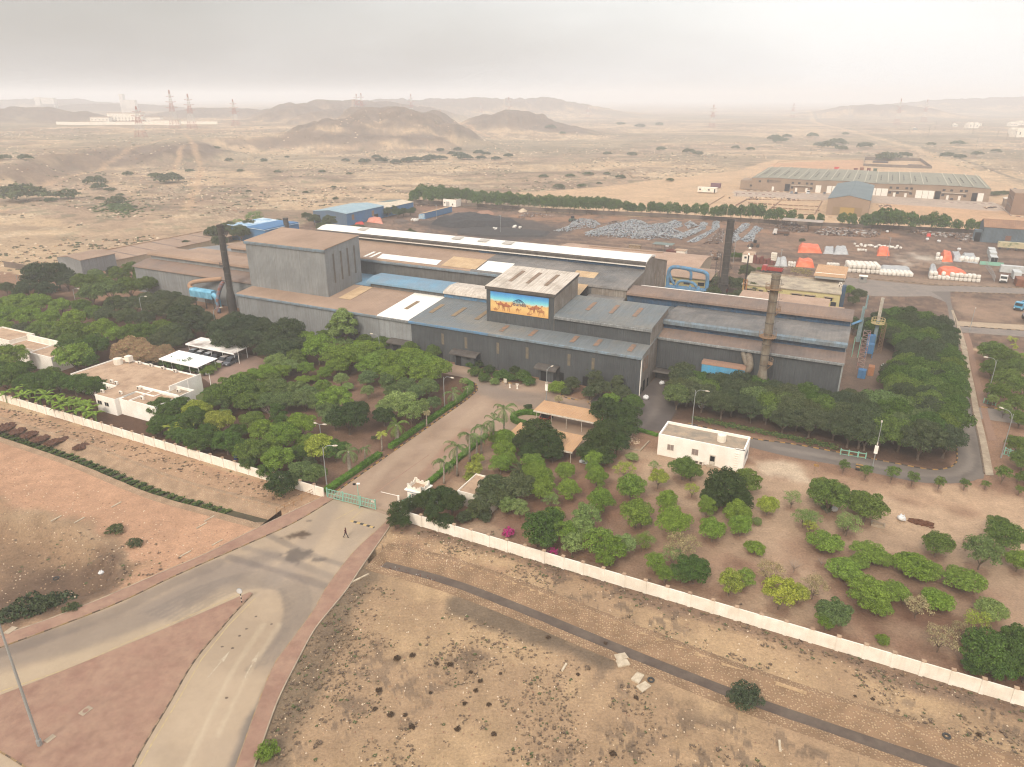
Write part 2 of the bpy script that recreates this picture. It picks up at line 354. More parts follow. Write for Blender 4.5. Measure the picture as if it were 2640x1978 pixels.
    region(low,(208,164,132),.6); region(HOL,(150,122,98),2,.9); region(px([(-100,1300),(100,1310),(230,1375),(320,1450),(300,1500),(270,1440),(150,1365),(0,1335)]),(190,164,134),1.5); region(px([(-600,880),(0,1042),(845,1283),(700,1350),(560,1311),(200,1185),(0,1118),(-500,955)]),(196,160,128),2.); region(px([(0,1290),(150,1330),(330,1480),(230,1560),(0,1650),(-400,1800),(-400,1250)]),(176,146,116),3,.9,.4)
    region(px([(0,1410),(280,1450),(300,1530),(180,1560),(0,1600)]),(120,98,82),3,.85,.4)
    br=px([(1000,1370),(1160,1370),(2640,1815),(3600,2100),(3600,2700),(500,2700),(657,1978),(720,1800),(810,1627),(894,1522)])
    region(br,(204,172,134),.5)
    region(br,(178,148,118),4,.75,.16); region(px([(1010,1370),(1160,1385),(1400,1480),(1250,1500),(1000,1440)]),(150,112,92),2.5,.8,.35)
    for L,w,cc in [([(1050,1352),(1300,1415),(1700,1545),(2200,1700),(2700,1850)],2.6,(134,110,94)),([(1180,1560),(1300,1600),(1420,1650),(1560,1710)],2.5,(112,98,84)),([(935,1470),(850,1640),(760,1760),(700,1900),(660,1978)],4.5,(122,106,88))]:
        P=[(p.x,p.y) for p in px(L)]; blend((1-smooth(w*.3,w,dseg(x,y,P)+(n3-.5)*w*1.4))*.75,cc)
    sp=inpoly(x,y,br)&(smooth(.55,.63,fbm(x,y,2.2,1,4,.7))>.55); blend(sp*smooth(.42,.56,n2+.0*n3)*.6,(124,106,90))
    # the two drains are sunk below the sheet
    for L,sd_ in ((CH_R,1.3),(CH_L,-1.3)):
        P=offset(resample0(curve0(lineAB(L))),sd_); d=dseg(x,y,[(p.x,p.y) for p in P]); z=np.where(d<2.4,-3.2,z)
    z=z+hollow(x,y)
    base[:]=base; lin=.71*np.where(base/255<.04045,base/255/12.92,((base/255+.055)/1.055)**2.4)
    V=np.stack([x,y,z],1); nv=len(V)
    i=np.arange(nr-1)[:,None]*na; j=np.arange(na)[None,:]; j2=(j+1)%na
    Q=np.stack([i+j,i+j2,i+na+j2,i+na+j],2).reshape(-1,4)
    me=bpy.data.meshes.new('ground'); me.vertices.add(nv); me.vertices.foreach_set('co',V.ravel())
    me.loops.add(Q.size); me.loops.foreach_set('vertex_index',Q[:,::-1].ravel().astype(np.int32)); me.polygons.add(len(Q))
    me.polygons.foreach_set('loop_start',np.arange(0,Q.size,4,dtype=np.int32)); me.update(calc_edges=True)
    me.polygons.foreach_set('use_smooth',np.ones(len(Q),bool))
    ca=me.color_attributes.new('soil','FLOAT_COLOR','POINT'); ca.data.foreach_set('color',np.concatenate([lin,np.ones((nv,1))],1).ravel().astype(np.float32))
    o=bpy.data.objects.new('ground',me); COL.objects.link(o); tag(o,kind='structure'); return o
def ground_mat():
    m=bpy.data.materials.new('desert_soil'); m.use_nodes=True; nt=m.node_tree; nt.nodes.clear(); L=nt.links.new
    o=N('ShaderNodeOutputMaterial',nt); p=N('ShaderNodeBsdfPrincipled',nt); L(p.outputs[0],o.inputs[0]); p.inputs['Roughness'].default_value=.95; p.inputs['Specular IOR Level'].default_value=.1
    a=N('ShaderNodeAttribute',nt); a.attribute_name='soil'; g=N('ShaderNodeNewGeometry',nt); col=a.outputs['Color']
    def nz(sc,det,rg=.65):
        n=N('ShaderNodeTexNoise',nt); n.inputs['Scale'].default_value=sc; n.inputs['Detail'].default_value=det; n.inputs['Roughness'].default_value=rg; L(g.outputs['Position'],n.inputs[0]); return n.outputs[0]
    def rmp(v,a0,b0,c0=0,d0=1):
        n=N('ShaderNodeMapRange',nt); 
        for i,k in enumerate((a0,b0,c0,d0)): n.inputs[i+1].default_value=k
        L(v,n.inputs[0]); return n.outputs[0]
    def mul(v,col):
        cm=N('ShaderNodeCombineColor',nt); [L(v,cm.inputs[i]) for i in range(3)]
        n=N('ShaderNodeMix',nt); n.data_type='RGBA'; n.blend_type='MULTIPLY'; n.inputs[0].default_value=1; L(col,n.inputs[6]); L(cm.outputs[0],n.inputs[7]); return n.outputs[2]
    col=mul(rmp(nz(.35,8,.7),.3,.7,.80,1.16),col)
    col=mul(rmp(nz(3.2,5,.75),.35,.65,.78,1.16),col); col=mul(rmp(nz(.045,8,.72),.35,.65,.84,1.12),col)
    # dark dry tufts
    tu=rmp(nz(.9,6,.75),.60,.66); gate=rmp(nz(.06,4,.6),.46,.56); f=mth('MULTIPLY',mth('MULTIPLY',tu,gate,nt=nt),.55,nt=nt)
    n=N('ShaderNodeMix',nt); n.data_type='RGBA'; L(f,n.inputs[0]); L(col,n.inputs[6]); n.inputs[7].default_value=c(96,82,68); col=n.outputs[2]
    # pale stones
    vo=N('ShaderNodeTexVoronoi',nt); vo.inputs['Scale'].default_value=3.1; L(g.outputs['Position'],vo.inputs[0])
    f=mth('MULTIPLY',mth('LESS_THAN',vo.outputs['Distance'],.10,nt=nt),rmp(nz(.15,4),.5,.65,0,.4),nt=nt)
    n=N('ShaderNodeMix',nt); n.data_type='RGBA'; L(f,n.inputs[0]); L(col,n.inputs[6]); n.inputs[7].default_value=c(226,206,180); col=n.outputs[2]
    L(col,p.inputs[0])
    bn=N('ShaderNodeBump',nt); bn.inputs['Distance'].default_value=.35; bn.inputs['Strength'].default_value=.9; L(nz(.8,9,.72),bn.inputs['Height']); L(bn.outputs[0],p.inputs['Normal'])
    return m
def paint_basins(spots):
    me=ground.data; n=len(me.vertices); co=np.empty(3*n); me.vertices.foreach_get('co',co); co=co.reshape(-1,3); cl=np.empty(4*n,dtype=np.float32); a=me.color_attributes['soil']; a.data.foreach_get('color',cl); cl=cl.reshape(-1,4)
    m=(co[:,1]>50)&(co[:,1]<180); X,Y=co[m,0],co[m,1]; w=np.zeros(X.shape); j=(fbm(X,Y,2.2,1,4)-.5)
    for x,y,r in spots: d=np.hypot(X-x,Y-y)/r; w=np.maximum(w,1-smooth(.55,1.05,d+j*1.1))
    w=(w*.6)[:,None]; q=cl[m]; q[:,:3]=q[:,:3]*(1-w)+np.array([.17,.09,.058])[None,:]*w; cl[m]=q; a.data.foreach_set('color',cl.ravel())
ground=build_ground(); ground.data.materials.append(ground_mat())
# ---------------------------------------------------------------- haze
hz=MB().xbox(-9800,9800,-9800,9800,-5,104)
hm_=bpy.data.materials.new('dust_haze'); hm_.use_nodes=True; hnt=hm_.node_tree; hnt.nodes.clear()
ho=N('ShaderNodeOutputMaterial',hnt); hv=N('ShaderNodeVolumePrincipled',hnt); hnt.links.new(hv.outputs[0],ho.inputs['Volume'])
hv.inputs['Color'].default_value=(.955,.97,1,1); hv.inputs['Density'].default_value=.00042; hv.inputs['Anisotropy'].default_value=0
haze=hz.build('haze',hm_,uv=False); tag(haze,kind='stuff',label='pale dusty haze over the far desert',cat='haze')
# ================================================================ materials of built things
DUST=c(176,146,122)
M_={}
def mm(k,*a,**kw):
    if k not in M_: M_[k]=mat(k,*a,**kw)
    return M_[k]
roof_dust=mm('dusty_brown_roof_sheet',c(164,138,118),c(146,122,104),.45,.12,var=.06,streak=(1.6,.28,c(134,110,94)),ribs=.75,c3=c(178,150,128),scale3=.05)
roof_dust2=mm('dark_brown_roof_sheet',c(134,118,108),c(116,104,98),.5,.15,var=.06,streak=(1.6,.3,c(104,94,90)),ribs=.75,c3=c(150,126,110),scale3=.06)
roof_grey=mm('blue_grey_roof_sheet',c(122,128,130),c(112,118,120),.5,.12,var=.06,streak=(1.7,.4,c(98,102,104)),ribs=.75,c3=c(146,140,130),scale3=.06,amt3=.4)
roof_soot=mm('sooty_grey_roof_sheet',c(124,122,120),c(104,102,100),.5,.12,var=.08,streak=(1.7,.35,c(92,92,92)),ribs=.75,c3=c(150,142,134),scale3=.07,amt3=.45)
roof_white=mm('new_white_roof_sheet',c(246,240,230,1.1),None,var=.03,streak=(1.5,.22,c(205,196,184)),ribs=.75)
roof_cream=mm('cream_translucent_sheet',c(214,184,144),c(196,164,128),.5,.3,var=.05,streak=(1.5,.3,c(180,150,116)),ribs=.75)
roof_stain=mm('stained_white_roof_sheet',c(222,210,196),c(180,166,150),.4,.25,var=.06,streak=(1.9,.7,c(140,126,112)),ribs=.75)
roof_blue=mm('pale_blue_roof_sheet',c(120,158,182),c(128,150,166),.5,.2,var=.05,streak=(1.5,.3,c(112,132,146)),ribs=.75)
wall_grey=mm('weathered_grey_cladding',c(152,154,154),c(136,138,138),.5,.18,var=.05,streak=(2.6,.7,c(118,114,108)),ribs=.5)
wall_grey2=mm('pale_grey_cladding',c(166,168,168),c(148,150,150),.5,.2,var=.05,streak=(1.9,.5,c(120,116,110)),ribs=.5)
wall_dark=mm('charcoal_cladding',c(88,92,94),c(78,81,83),.5,.2,var=.05,streak=(2.6,.6,c(66,68,70)),ribs=.5)
wall_mid=mm('sooty_grey_cladding',c(116,116,114),c(100,100,98),.5,.2,var=.06,streak=(2.2,.55,c(86,84,82)),ribs=.5)
wall_stain=mm('stained_pale_cladding',c(164,156,146),c(140,128,116),.5,.25,var=.08,streak=(1.3,.8,c(112,100,90)),ribs=.5)
trim_blue=mm('faded_blue_metal',c(92,138,176),c(104,128,146),.5,.5,var=.08,streak=(2.8,.6,c(92,100,106)))
trim_deep=mm('dark_blue_metal',c(66,96,126),c(74,88,104),.5,.3,var=.08,streak=(2.2,.5,c(64,70,76)),ribs=.5)
trim_grey=mm('grey_blue_eave_metal',c(128,146,158),c(120,126,128),.5,.5,var=.08,streak=(2.8,.7,c(82,86,90)))
trim_lgt=mm('corrugated_edge_metal',c(150,152,150),c(120,122,122),.5,1.,var=.15,streak=(3.2,.8,c(88,88,88)))
skyl=mm('tan_rooflight_sheet',c(156,134,104),c(138,116,92),.5,1.,var=.08,streak=(3.,.4,c(130,110,90)))
skyl2=mm('rusty_rooflight_sheet',c(160,122,96),c(132,116,104),.5,.8,var=.12)
black=mm('dark_opening',c(30,30,32),rough=.9,var=0)
steel=mm('sooty_steel',c(104,98,92),c(84,78,74),.5,.6,var=.12,streak=(1.2,.6,c(72,64,58)))
steel_l=mm('stained_pale_steel',c(140,132,118),c(112,96,80),.45,.5,var=.12,streak=(1.4,.8,c(104,84,68)))
galv=mm('galvanised_steel',c(170,172,170),rough=.5,metal=.3,var=.05)
blue_ins=mm('bright_blue_insulation',c(84,178,226),c(110,170,200),.5,.8,var=.08,streak=(.9,.5,c(60,110,140)))
blue_pipe=mm('blue_painted_pipe',c(96,150,190),c(104,128,146),.45,.7,var=.1,streak=(1.2,.4,c(112,112,108)))
white_w=mm('white_painted_wall',c(250,243,233,1.18),c(242,233,220,1.14),.5,.3,var=.025,streak=(.8,.12,c(196,180,160)))
cream_w=mm('cream_painted_block',c(246,238,224,1.16),c(236,224,206,1.1),.5,.4,var=.04,streak=(1.2,.2,c(180,160,138)))
yellow_w=mm('pale_yellow_wall',c(214,200,142),c(200,186,136),.5,.3,var=.05,streak=(.9,.2,c(160,146,116)))
flat_tan=mm('dusty_flat_roof',c(196,166,138),c(176,146,120),.5,.35,var=.07,c3=c(160,132,110),scale3=.7,amt3=.38)
flat_grey=mm('stained_screed_roof',c(182,160,136),c(150,138,122),.5,.5,var=.08,c3=c(132,122,110),scale3=.9,amt3=.35)
glass=mm('dark_window_glass',c(46,52,60),rough=.15,var=0,spec=.6)
blind=mm('taupe_blind_window',c(150,134,126),rough=.5,var=.05)
asph_p=mat('painted_asphalt',(1,1,1,1),vcol='soil',var=.05,scale=.4,rough=.9)
asph=mm('worn_asphalt',c(178,156,130),c(158,138,118),.5,.06,rough=.9,var=.07,c3=c(190,168,142),scale3=.25,sharp=.2,bump=.01,bs=8)
asph_d=mm('dark_worn_asphalt',c(134,124,116),c(116,108,104),.5,.1,rough=.9,var=.08,c3=c(152,138,126),scale3=.3,sharp=.2)
pavers=mm('brown_block_paving',c(166,138,116),c(150,124,106),.5,.1,rough=.9,var=.1,c3=c(176,152,130),scale3=.3,sharp=.18,bump=.01,bs=9)
redp=mm('red_brick_paving',c(158,122,104),c(144,110,94),.5,.12,rough=.9,var=.12,c3=c(170,138,116),scale3=.35,sharp=.16,bump=.01,bs=10)
conc=mm('pale_concrete',c(186,168,144),c(160,142,122),.5,.5,rough=.9,var=.1)
stonew=mm('river_stone_pitching',c(176,148,118),None,rough=.95,var=.15,bump=.05,bs=4)
yel=mm('yellow_kerb_paint',c(190,146,70),c(150,120,84),.5,1.5,var=.15)
blk=mm('black_kerb_paint',c(58,54,50),c(90,80,70),.5,1.5,var=.2)
arr=mm('worn_arrow_paint',c(200,184,160),c(176,156,132),.5,3.,var=.1)
whp=mm('white_road_paint',c(226,216,200),c(190,174,152),.45,2.,var=.1)
yline=mm('faded_yellow_paint',c(200,178,124),c(180,158,128),.5,2.,var=.1)
stain=mm('dark_road_stain',c(124,106,90),c(104,88,76),.5,.6,var=.1)
stain2=mm('tyre_darkened_asphalt',c(138,124,110),c(150,134,118),.5,.4,var=.1)
teal=mm('mint_green_painted_metal',c(140,200,178),c(150,190,168),.5,2.,var=.08)
blue_s=mm('bright_blue_shed_cladding',c(74,128,178),c(84,126,164),.5,.2,var=.05,streak=(2.2,.35,c(70,100,130)),ribs=.5)
blue_e=mm('faded_blue_shed_cladding',c(98,124,150),c(104,120,138),.5,.2,var=.05,streak=(2.2,.4,c(84,96,110)),ribs=.5)
rail_y=mm('ochre_handrail_paint',c(186,142,92),c(150,116,86),.5,2.,var=.1)
wood=mm('weathered_timber',c(170,146,118),c(140,118,96),.5,2.,var=.12)
bark=mm('grey_brown_bark',c(128,110,94),c(104,88,74),.5,3.,var=.15)
palebark=mm('pale_palm_bark',c(170,158,142),c(140,128,114),.5,3.,var=.12)
soilm=mm('dark_turned_soil',c(104,70,52),c(84,56,42),.5,2.,var=.2)
# ---------------------------------------------------------------- small builders
def flat(name,pts,z,m,kind='structure',paint=None,step=.7):
    if paint: return painted(name,pts,z,m,paint,step)
    P=[Vector((p[0],p[1],0)) for p in pts]; tri=tessellate_polygon([P])
    fs=[]
    for t in tri:
        a,b,d=P[t[0]],P[t[1]],P[t[2]]
        cr=(b-a).cross(d-a).z
        fs.append(tuple(t) if cr>0 else tuple(reversed(t)))
    mb=MB(); mb.mesh([(p.x,p.y,z) for p in P],fs); o=mb.build(name,m); return tag(o,kind=kind)
from mathutils.geometry import delaunay_2d_cdt
def painted(name,pts,z,m,paint,step):
    P=[(p[0],p[1]) for p in pts]; n=len(P); xs=[p[0] for p in P]; ys=[p[1] for p in P]; X,Y=np.meshgrid(np.arange(max(min(xs),-120),min(max(xs),140),step),np.arange(max(min(ys),-20),max(ys),step)); X,Y=X.ravel(),Y.ravel()
    X=X+(rng.random(X.shape)-.5)*step*.5; Y=Y+(rng.random(Y.shape)-.5)*step*.5; k=inpoly(X,Y,P); X,Y=X[k],Y[k]; k=dseg(X,Y,P+[P[0]])>step*.35; X,Y=X[k],Y[k]
    r=delaunay_2d_cdt([Vector(p) for p in P]+[Vector((a,b)) for a,b in zip(X,Y)],[(i,(i+1)%n) for i in range(n)],[],1,1e-5)
    V=[(v.x,v.y,z) for v in r[0]]; F_=[]
    for f in r[2]: a,b,d=(Vector(V[i]) for i in f[:3]); F_.append(tuple(f) if (b-a).cross(d-a).z>0 else tuple(reversed(f)))
    me=bpy.data.meshes.new(name); me.from_pydata(V,[],F_); me.materials.append(m); x=np.array([v[0] for v in V]); y=np.array([v[1] for v in V]); col=paint(x,y); lin=.74*np.where(col/255<.04045,col/255/12.92,((col/255+.055)/1.055)**2.4)
    ca=me.color_attributes.new('soil','FLOAT_COLOR','POINT'); ca.data.foreach_set('color',np.concatenate([lin,np.ones((len(V),1))],1).ravel().astype(np.float32)); o=bpy.data.objects.new(name,me); COL.objects.link(o); return tag(o,kind='structure')
def painter(base,lines=(),blobs=(),nz=(),grain=12.):
    def f(x,y):
        C=np.ones((len(x),1))*np.array([base],float); a=fbm(x,y,14,1); b=fbm(x,y,3.,2); 
        def bl(w,c_): C[:]=C*(1-np.clip(w,0,1)[:,None])+np.array([c_],float)*np.clip(w,0,1)[:,None]
        for lo,hi,am,c_,sc in nz: bl(smooth(lo,hi,fbm(x,y,sc,3))*am,c_)
        for L,w,am,c_ in lines:
            P=[(p.x,p.y) for p in (curve_pts([G(u,v) for u,v in L],6) if len(L)>2 else [G(u,v) for u,v in L])]; d=dseg(x,y,P); bl((1-smooth(w*.35,w,d+(b-.5)*w*.6))*am,c_)
        for (u,v,rx,ry,am,c_) in blobs: p=G(u,v); d=np.hypot((x-p.x)/rx,(y-p.y)/ry); bl((1-smooth(.5,1.15,d+(b-.5)*1.7+(fbm(x,y,1.1,3,4)-.5)*1.6))*am,c_)
        return C+((a-.5)*grain*1.4+(b-.5)*grain)[:,None]
    return f
def resample(pts,step):
    pts=[Vector((p[0],p[1],p[2] if len(p)>2 else 0)) for p in pts]; out=[pts[0]]; acc=0
    for a,b in zip(pts[:-1],pts[1:]):
        L=(b-a).length; d=step-acc
        while d<=L: out.append(a+(b-a)*(d/L)); d+=step
        acc=L-(d-step)
    if (out[-1]-pts[-1]).length>step*.3: out.append(pts[-1])
    return out
def curve_pts(pts,n=8):             # Catmull-Rom through points
    P=[Vector(p) for p in pts]; P=[P[0]*2-P[1]]+P+[P[-1]*2-P[-2]]; o=[]
    for i in range(1,len(P)-2):
        for k in range(n):
            t=k/n; a,b,d,e=P[i-1],P[i],P[i+1],P[i+2]
            o.append(.5*((2*b)+(d-a)*t+(2*a-5*b+4*d-e)*t*t+(3*b-a-3*d+e)*t**3))
    o.append(P[-2]); return o
def kerb(pts,w=.22,h=.15,step=.9,ms=None,z=0,name='kerb'):
    ms=ms or [yel,blk]; P=resample(pts,step); mb=MB()
    for i,(a,b) in enumerate(zip(P[:-1],P[1:])):
        d=(b-a).normalized(); n=Vector((-d.y,d.x,0))*(w/2); e=d*.004
        q=[a-n+e,b-n-e,b+n-e,a+n+e]; mb.hexa([p+Vector((0,0,z)) for p in q],[p+Vector((0,0,z+h)) for p in q],i%len(ms))
    o=mb.build(name,ms); return tag(o,kind='structure')
def part(mb,name,m,parent,label=None,smooth=False):
    o=mb.build(name,m,parent,smooth=smooth)
    if label: o['label']=label
    return o
def roof(parent,pts,a0,a1,m,name='roof',th=.14,label=None,fn=W):   # open profile of the top surface, front to back
    prof=list(pts)+[(b,z-th) for b,z in reversed(pts)]
    return part(MB().prism(prof[::-1],a0,a1,fn=fn),name,m,parent,label)
def wallb(parent,prof,a0,a1,m,name='wall',label=None,fn=W): return part(MB().prism(prof,a0,a1,fn=fn),name,m,parent,label)
def vlight(parent,a,b,z0,z1,w=.85,m=None,name='wall_light',d=.07,label=None):
    return part(MB().abox(a-w/2,a+w/2,b-d,b+.02,z0,z1),name,m or skyl,parent,label)
def slight(parent,a,b0,b1,z0,z1,w=1.0,m=None,name='rooflight',sk=0):
    q=[W(a-w/2,b0,z0+.02),W(a+w/2,b0,z0+.02),W(a+w/2+sk,b1,z1+.02),W(a-w/2+sk,b1,z1+.02)]
    return part(MB().hexa(q,[p+Vector((0,0,.05)) for p in q]),name,m or skyl,parent)
def alight(parent,a,b,z0,z1,w=.7,m=None,name='wall_light'):  # on a wall facing +a
    return part(MB().abox(a-.02,a+.07,b-w/2,b+w/2,z0,z1),name,m or skyl,parent)
# ================================================================ THE WORKS
# --- left hall
t=empty('factory_hall',W(-151,12,0),'long low brown-roofed hall with a raised roof strip left of the tall grey block','factory')
zl=lambda b:9.1+(b-12)*.18
wallb(t,[(12,0),(60,0),(60,8.5),(38,10.4),(18,10.2),(12,9.1)],-181,-121.5,wall_grey)
roof(t,[(11.5,8.7),(11.8,9.1),(12.4,9.3),(18,10.35)],-181.4,-121.5,roof_dust2)
wallb(t,[(18,10.2),(27,10.2),(27,11.9),(18,12.0)],-179.6,-121.6,wall_grey,'monitor_wall')
roof(t,[(17.2,11.8),(17.4,12.35),(18.2,12.65),(23,12.9),(28,12.2)],-180.4,-121.6,roof_dust,'monitor_roof')
roof(t,[(27,10.6),(38,10.6)],-179,-121.5,roof_dust); wallb(t,[(38,9),(50,9),(50,12.2),(38,12.4)],-163,-121.6,wall_grey,'monitor_wall')
roof(t,[(37.2,12.0),(37.5,12.6),(38.5,12.9),(44,13.2),(50.5,12.4)],-164,-121.6,roof_dust,'monitor_roof'); roof(t,[(50,9.8),(61,8.6)],-181,-121.5,roof_dust)
# --- tall block
t=empty('factory_block',W(-107,14,0),'tall grey corrugated block with a dusty brown roof and four upright lights','factory')
wallb(t,[(6.3,0),(21.5,0),(21.5,24.6),(6.3,23.2)],-121.4,-92.25,wall_grey)
part(MB().prism([(6.32,9.9),(21.48,11.4),(21.48,24.58),(6.32,23.18)],-92.24,-92.2),'end_wall',wall_grey,t)
roof(t,[(5.95,22.6),(6.0,23.1),(6.35,23.42),(21.7,24.85)],-121.7,-92.0,roof_dust); part(MB().prism([(5.9,22.5),(6.22,22.5),(6.22,23.2),(6.0,23.3),(5.9,23.1)],-121.75,-91.95),'eave_trim',trim_grey,t)
for b in (9.7,12.9,15.9,18.9): alight(t,-92.18,b,12.4+.1*b,20.8+.08*b,.62,mm('grey_brown_wall_light',c(118,110,102),c(104,98,92),.5,.8,var=.1))
# --- front hall
t=empty('factory_hall',W(-60,8,0),'long front hall running from pale grey to charcoal walls with a stepped roof','factory')
zf_=lambda b:9.3+.1*b
pf=[(0,0),(17.6,0),(17.6,zf_(17.6)-.1),(0,9.15)]
wallb(t,pf,-120.7,-70.42,wall_grey); wallb(t,pf,-70.4,-60.52,wall_grey2,label='paler ribbed wall bay'); wallb(t,pf,-60.5,-.02,wall_dark,label='charcoal front wall')
for a0,a1,m,l,tm in ((-121,-71.02,roof_dust,'dusty brown roof stretch',trim_grey),(-71,-61.02,roof_white,'new white roof bay',trim_lgt),(-61,.25,roof_grey,'blue-grey roof stretch',trim_blue)):
    roof(t,[(-.25,9.15),(0.2,9.36),(17.7,zf_(17.7)+.04)],a0,a1,m,label=l)
    part(MB().prism([(-.55,8.62),(-.3,8.62),(-.02,8.9),(-.02,9.12),(-.28,9.2),(-.5,9.05)],a0,a1 if a1<0 else -38),'eave_trim',tm,t)
part(MB().prism([(-.55,8.62),(-.3,8.62),(-.02,8.9),(-.02,9.12),(-.28,9.2),(-.5,9.05)],-37.98,.25),'eave_trim',trim_grey,t)
# upper tier at the right end
wallb(t,[(6.35,9.6),(20.3,9.6),(20.3,15.1),(6.35,13.9)],-23.6,-.03,wall_dark,'upper_wall')
roof(t,[(5.95,13.5),(6.1,13.9),(6.5,14.12),(20.5,15.45)],-23.55,.3,roof_grey,'upper_roof'); part(MB().prism([(5.75,13.1),(5.95,13.1),(6.3,13.4),(6.3,13.7),(6.0,13.8),(5.8,13.6)],-23.55,.3),'eave_trim',trim_lgt,t)
part(MB().prism([(0,0),(20.3,0),(20.3,15.2),(6.3,13.95),(6.3,9.75),(0,9.2)],-.0,.06),'end_wall',wall_stain,t,'pale stained end wall')
part(MB().prism([(-.12,0),(.25,0),(.25,9.25),(-.12,9.2)],.06,.2),'corner_trim',white_w,t)
part(MB().prism([(20.3,9),(30.5,9),(30.5,13.6),(20.3,13.2)],-23.6,-13.6),'link_roof',roof_soot,t)
# blue monitor on the front hall
wallb(t,[(17.7,10),(24.5,10),(24.5,13),(17.7,12.6)],-86.2,-42,wall_mid,'monitor_wall'); roof(t,[(17.05,12.3),(17.2,12.75),(17.7,13.02),(20.5,13.7),(24.6,13.6)],-87.2,-61.32,roof_blue,'monitor_roof',label='pale blue monitor roof')
roof(t,[(17.0,12.3),(17.2,12.78),(17.7,13.04),(20.5,13.72),(24.6,13.6)],-61.3,-42,roof_stain,'monitor_roof',label='white monitor roof stretch'); part(MB().prism([(17.5,10.4),(17.68,10.4),(17.68,12.4),(17.5,12.4)],-61.3,-42),'blue_fascia',trim_blue,t)
roof(t,[(18,11.2),(30,11.2)],-99,-86.3,roof_blue,'valley_roof'); part(MB().prism([(24.5,10),(30,10),(30,12),(24.5,12)],-86.2,-42),'valley_roof',roof_dust,t)
slight(t,-86.9,6.6,17.2,zf_(6.6)+.1,zf_(17.2)+.1,4.2,roof_cream,'rooflight',-.3)
slight(t,-66.1,6,12,zf_(6)+.1,zf_(12)+.1,1.1,skyl)
for a in (-58.4,-51.6,-44.8): slight(t,a,6,12.2,zf_(6)+.1,zf_(12.2)+.1,1.2,skyl)
for a in (-35.5,-27.7,-17.1,-11.3,-3.3): slight(t,a,1.4,5.2,zf_(1.4)+.1,zf_(5.2)+.1,1.1,skyl2)
for a in (-17.3,-11.4,-5.6): slight(t,a,11.3,17,14.62,15.15,1.0,skyl2)
for a in (-51.1,-44.4,-35.5,-27.7,-17,-11.1): vlight(t,a,0,4.3,7.1,.7,mm('tan_wall_light',c(132,118,98),c(112,104,92),.5,1.,var=.1))
for a,w,z1 in ((-18.7,1.1,1.9),(-15.6,1.2,1.3),(-12.7,1.5,1.9),(-6.2,1.,1.3),(-2.7,1.1,1.3)): part(MB().abox(a-w/2,a+w/2,-.06,.02,.05,z1+.4),'doorway',black,t)
for b,w,z1 in ((3.2,1.4,2.6),(6.2,.8,2.1),(1.,1.,1.6)): part(MB().abox(.05,.12,b-w/2,b+w/2,.05,z1),'doorway',black,t)
for b in (2.1,3.4,4.8): alight(t,.06,b,5,8.1,.7,skyl2)
def entrance(parent,a0,a1,z=3.3,d=2.6,sgn=0):
    p=MB(); p.prism([(-.05,z+.5),(-d*.6,z+.45),(-d,z),(-d-.05,z-.25),(-d+.1,z-.25),(-d*.58,z+.28),(-.05,z+.3)],a0,a1); o=part(p,'door_canopy',steel,parent)
    part(MB().abox(a0+1.,a1-1.,-1.5,-.02,0,z-.3),'entrance_lobby',wall_dark,parent)
    part(MB().abox(a0+1.4,a0+2.9,-1.56,-1.5,0,2.4),'door',black,parent)
entrance(t,-47.9,-40.3); entrance(t,-24.8,-19.2); entrance(t,-66.8,-60.2); entrance(t,-80.5,-77)
# --- sign tower
t=empty('sign_tower',W(-32.7,14,0),'charcoal block with a white stained roof carrying the painted camel billboard','factory')
wallb(t,[(6.3,9.5),(21.1,9.5),(21.1,20.6),(6.3,19.0)],-41.9,-23.72,wall_dark); part(MB().prism([(6.34,9.8),(21.08,9.8),(21.08,20.58),(6.34,18.98)],-23.7,-23.64),'end_wall',wall_stain,t)
roof(t,[(6.0,19.02),(21.4,20.95)],-42.1,-23.35,roof_stain); part(MB().prism([(5.9,18.2),(6.26,18.2),(6.26,18.95),(5.9,18.95)],-42.1,-23.4),'eave_trim',steel,t); part(MB().prism([(6.26,18.35),(21.4,20.2),(21.4,20.78),(6.26,18.9)],-23.6,-23.42),'eave_trim',steel,t)
part(MB().prism([(21.15,20.2),(21.42,20.2),(21.42,20.75),(21.15,20.75)],-42.1,-23.62),'eave_trim',steel,t)
for a in (-37.5,-32.8,-27.9): slight(t,a,10.5,18.3,19.62,20.6,1.0,mm('brown_rooflight_sheet',c(150,128,108),c(130,110,94),.5,1.,var=.08))
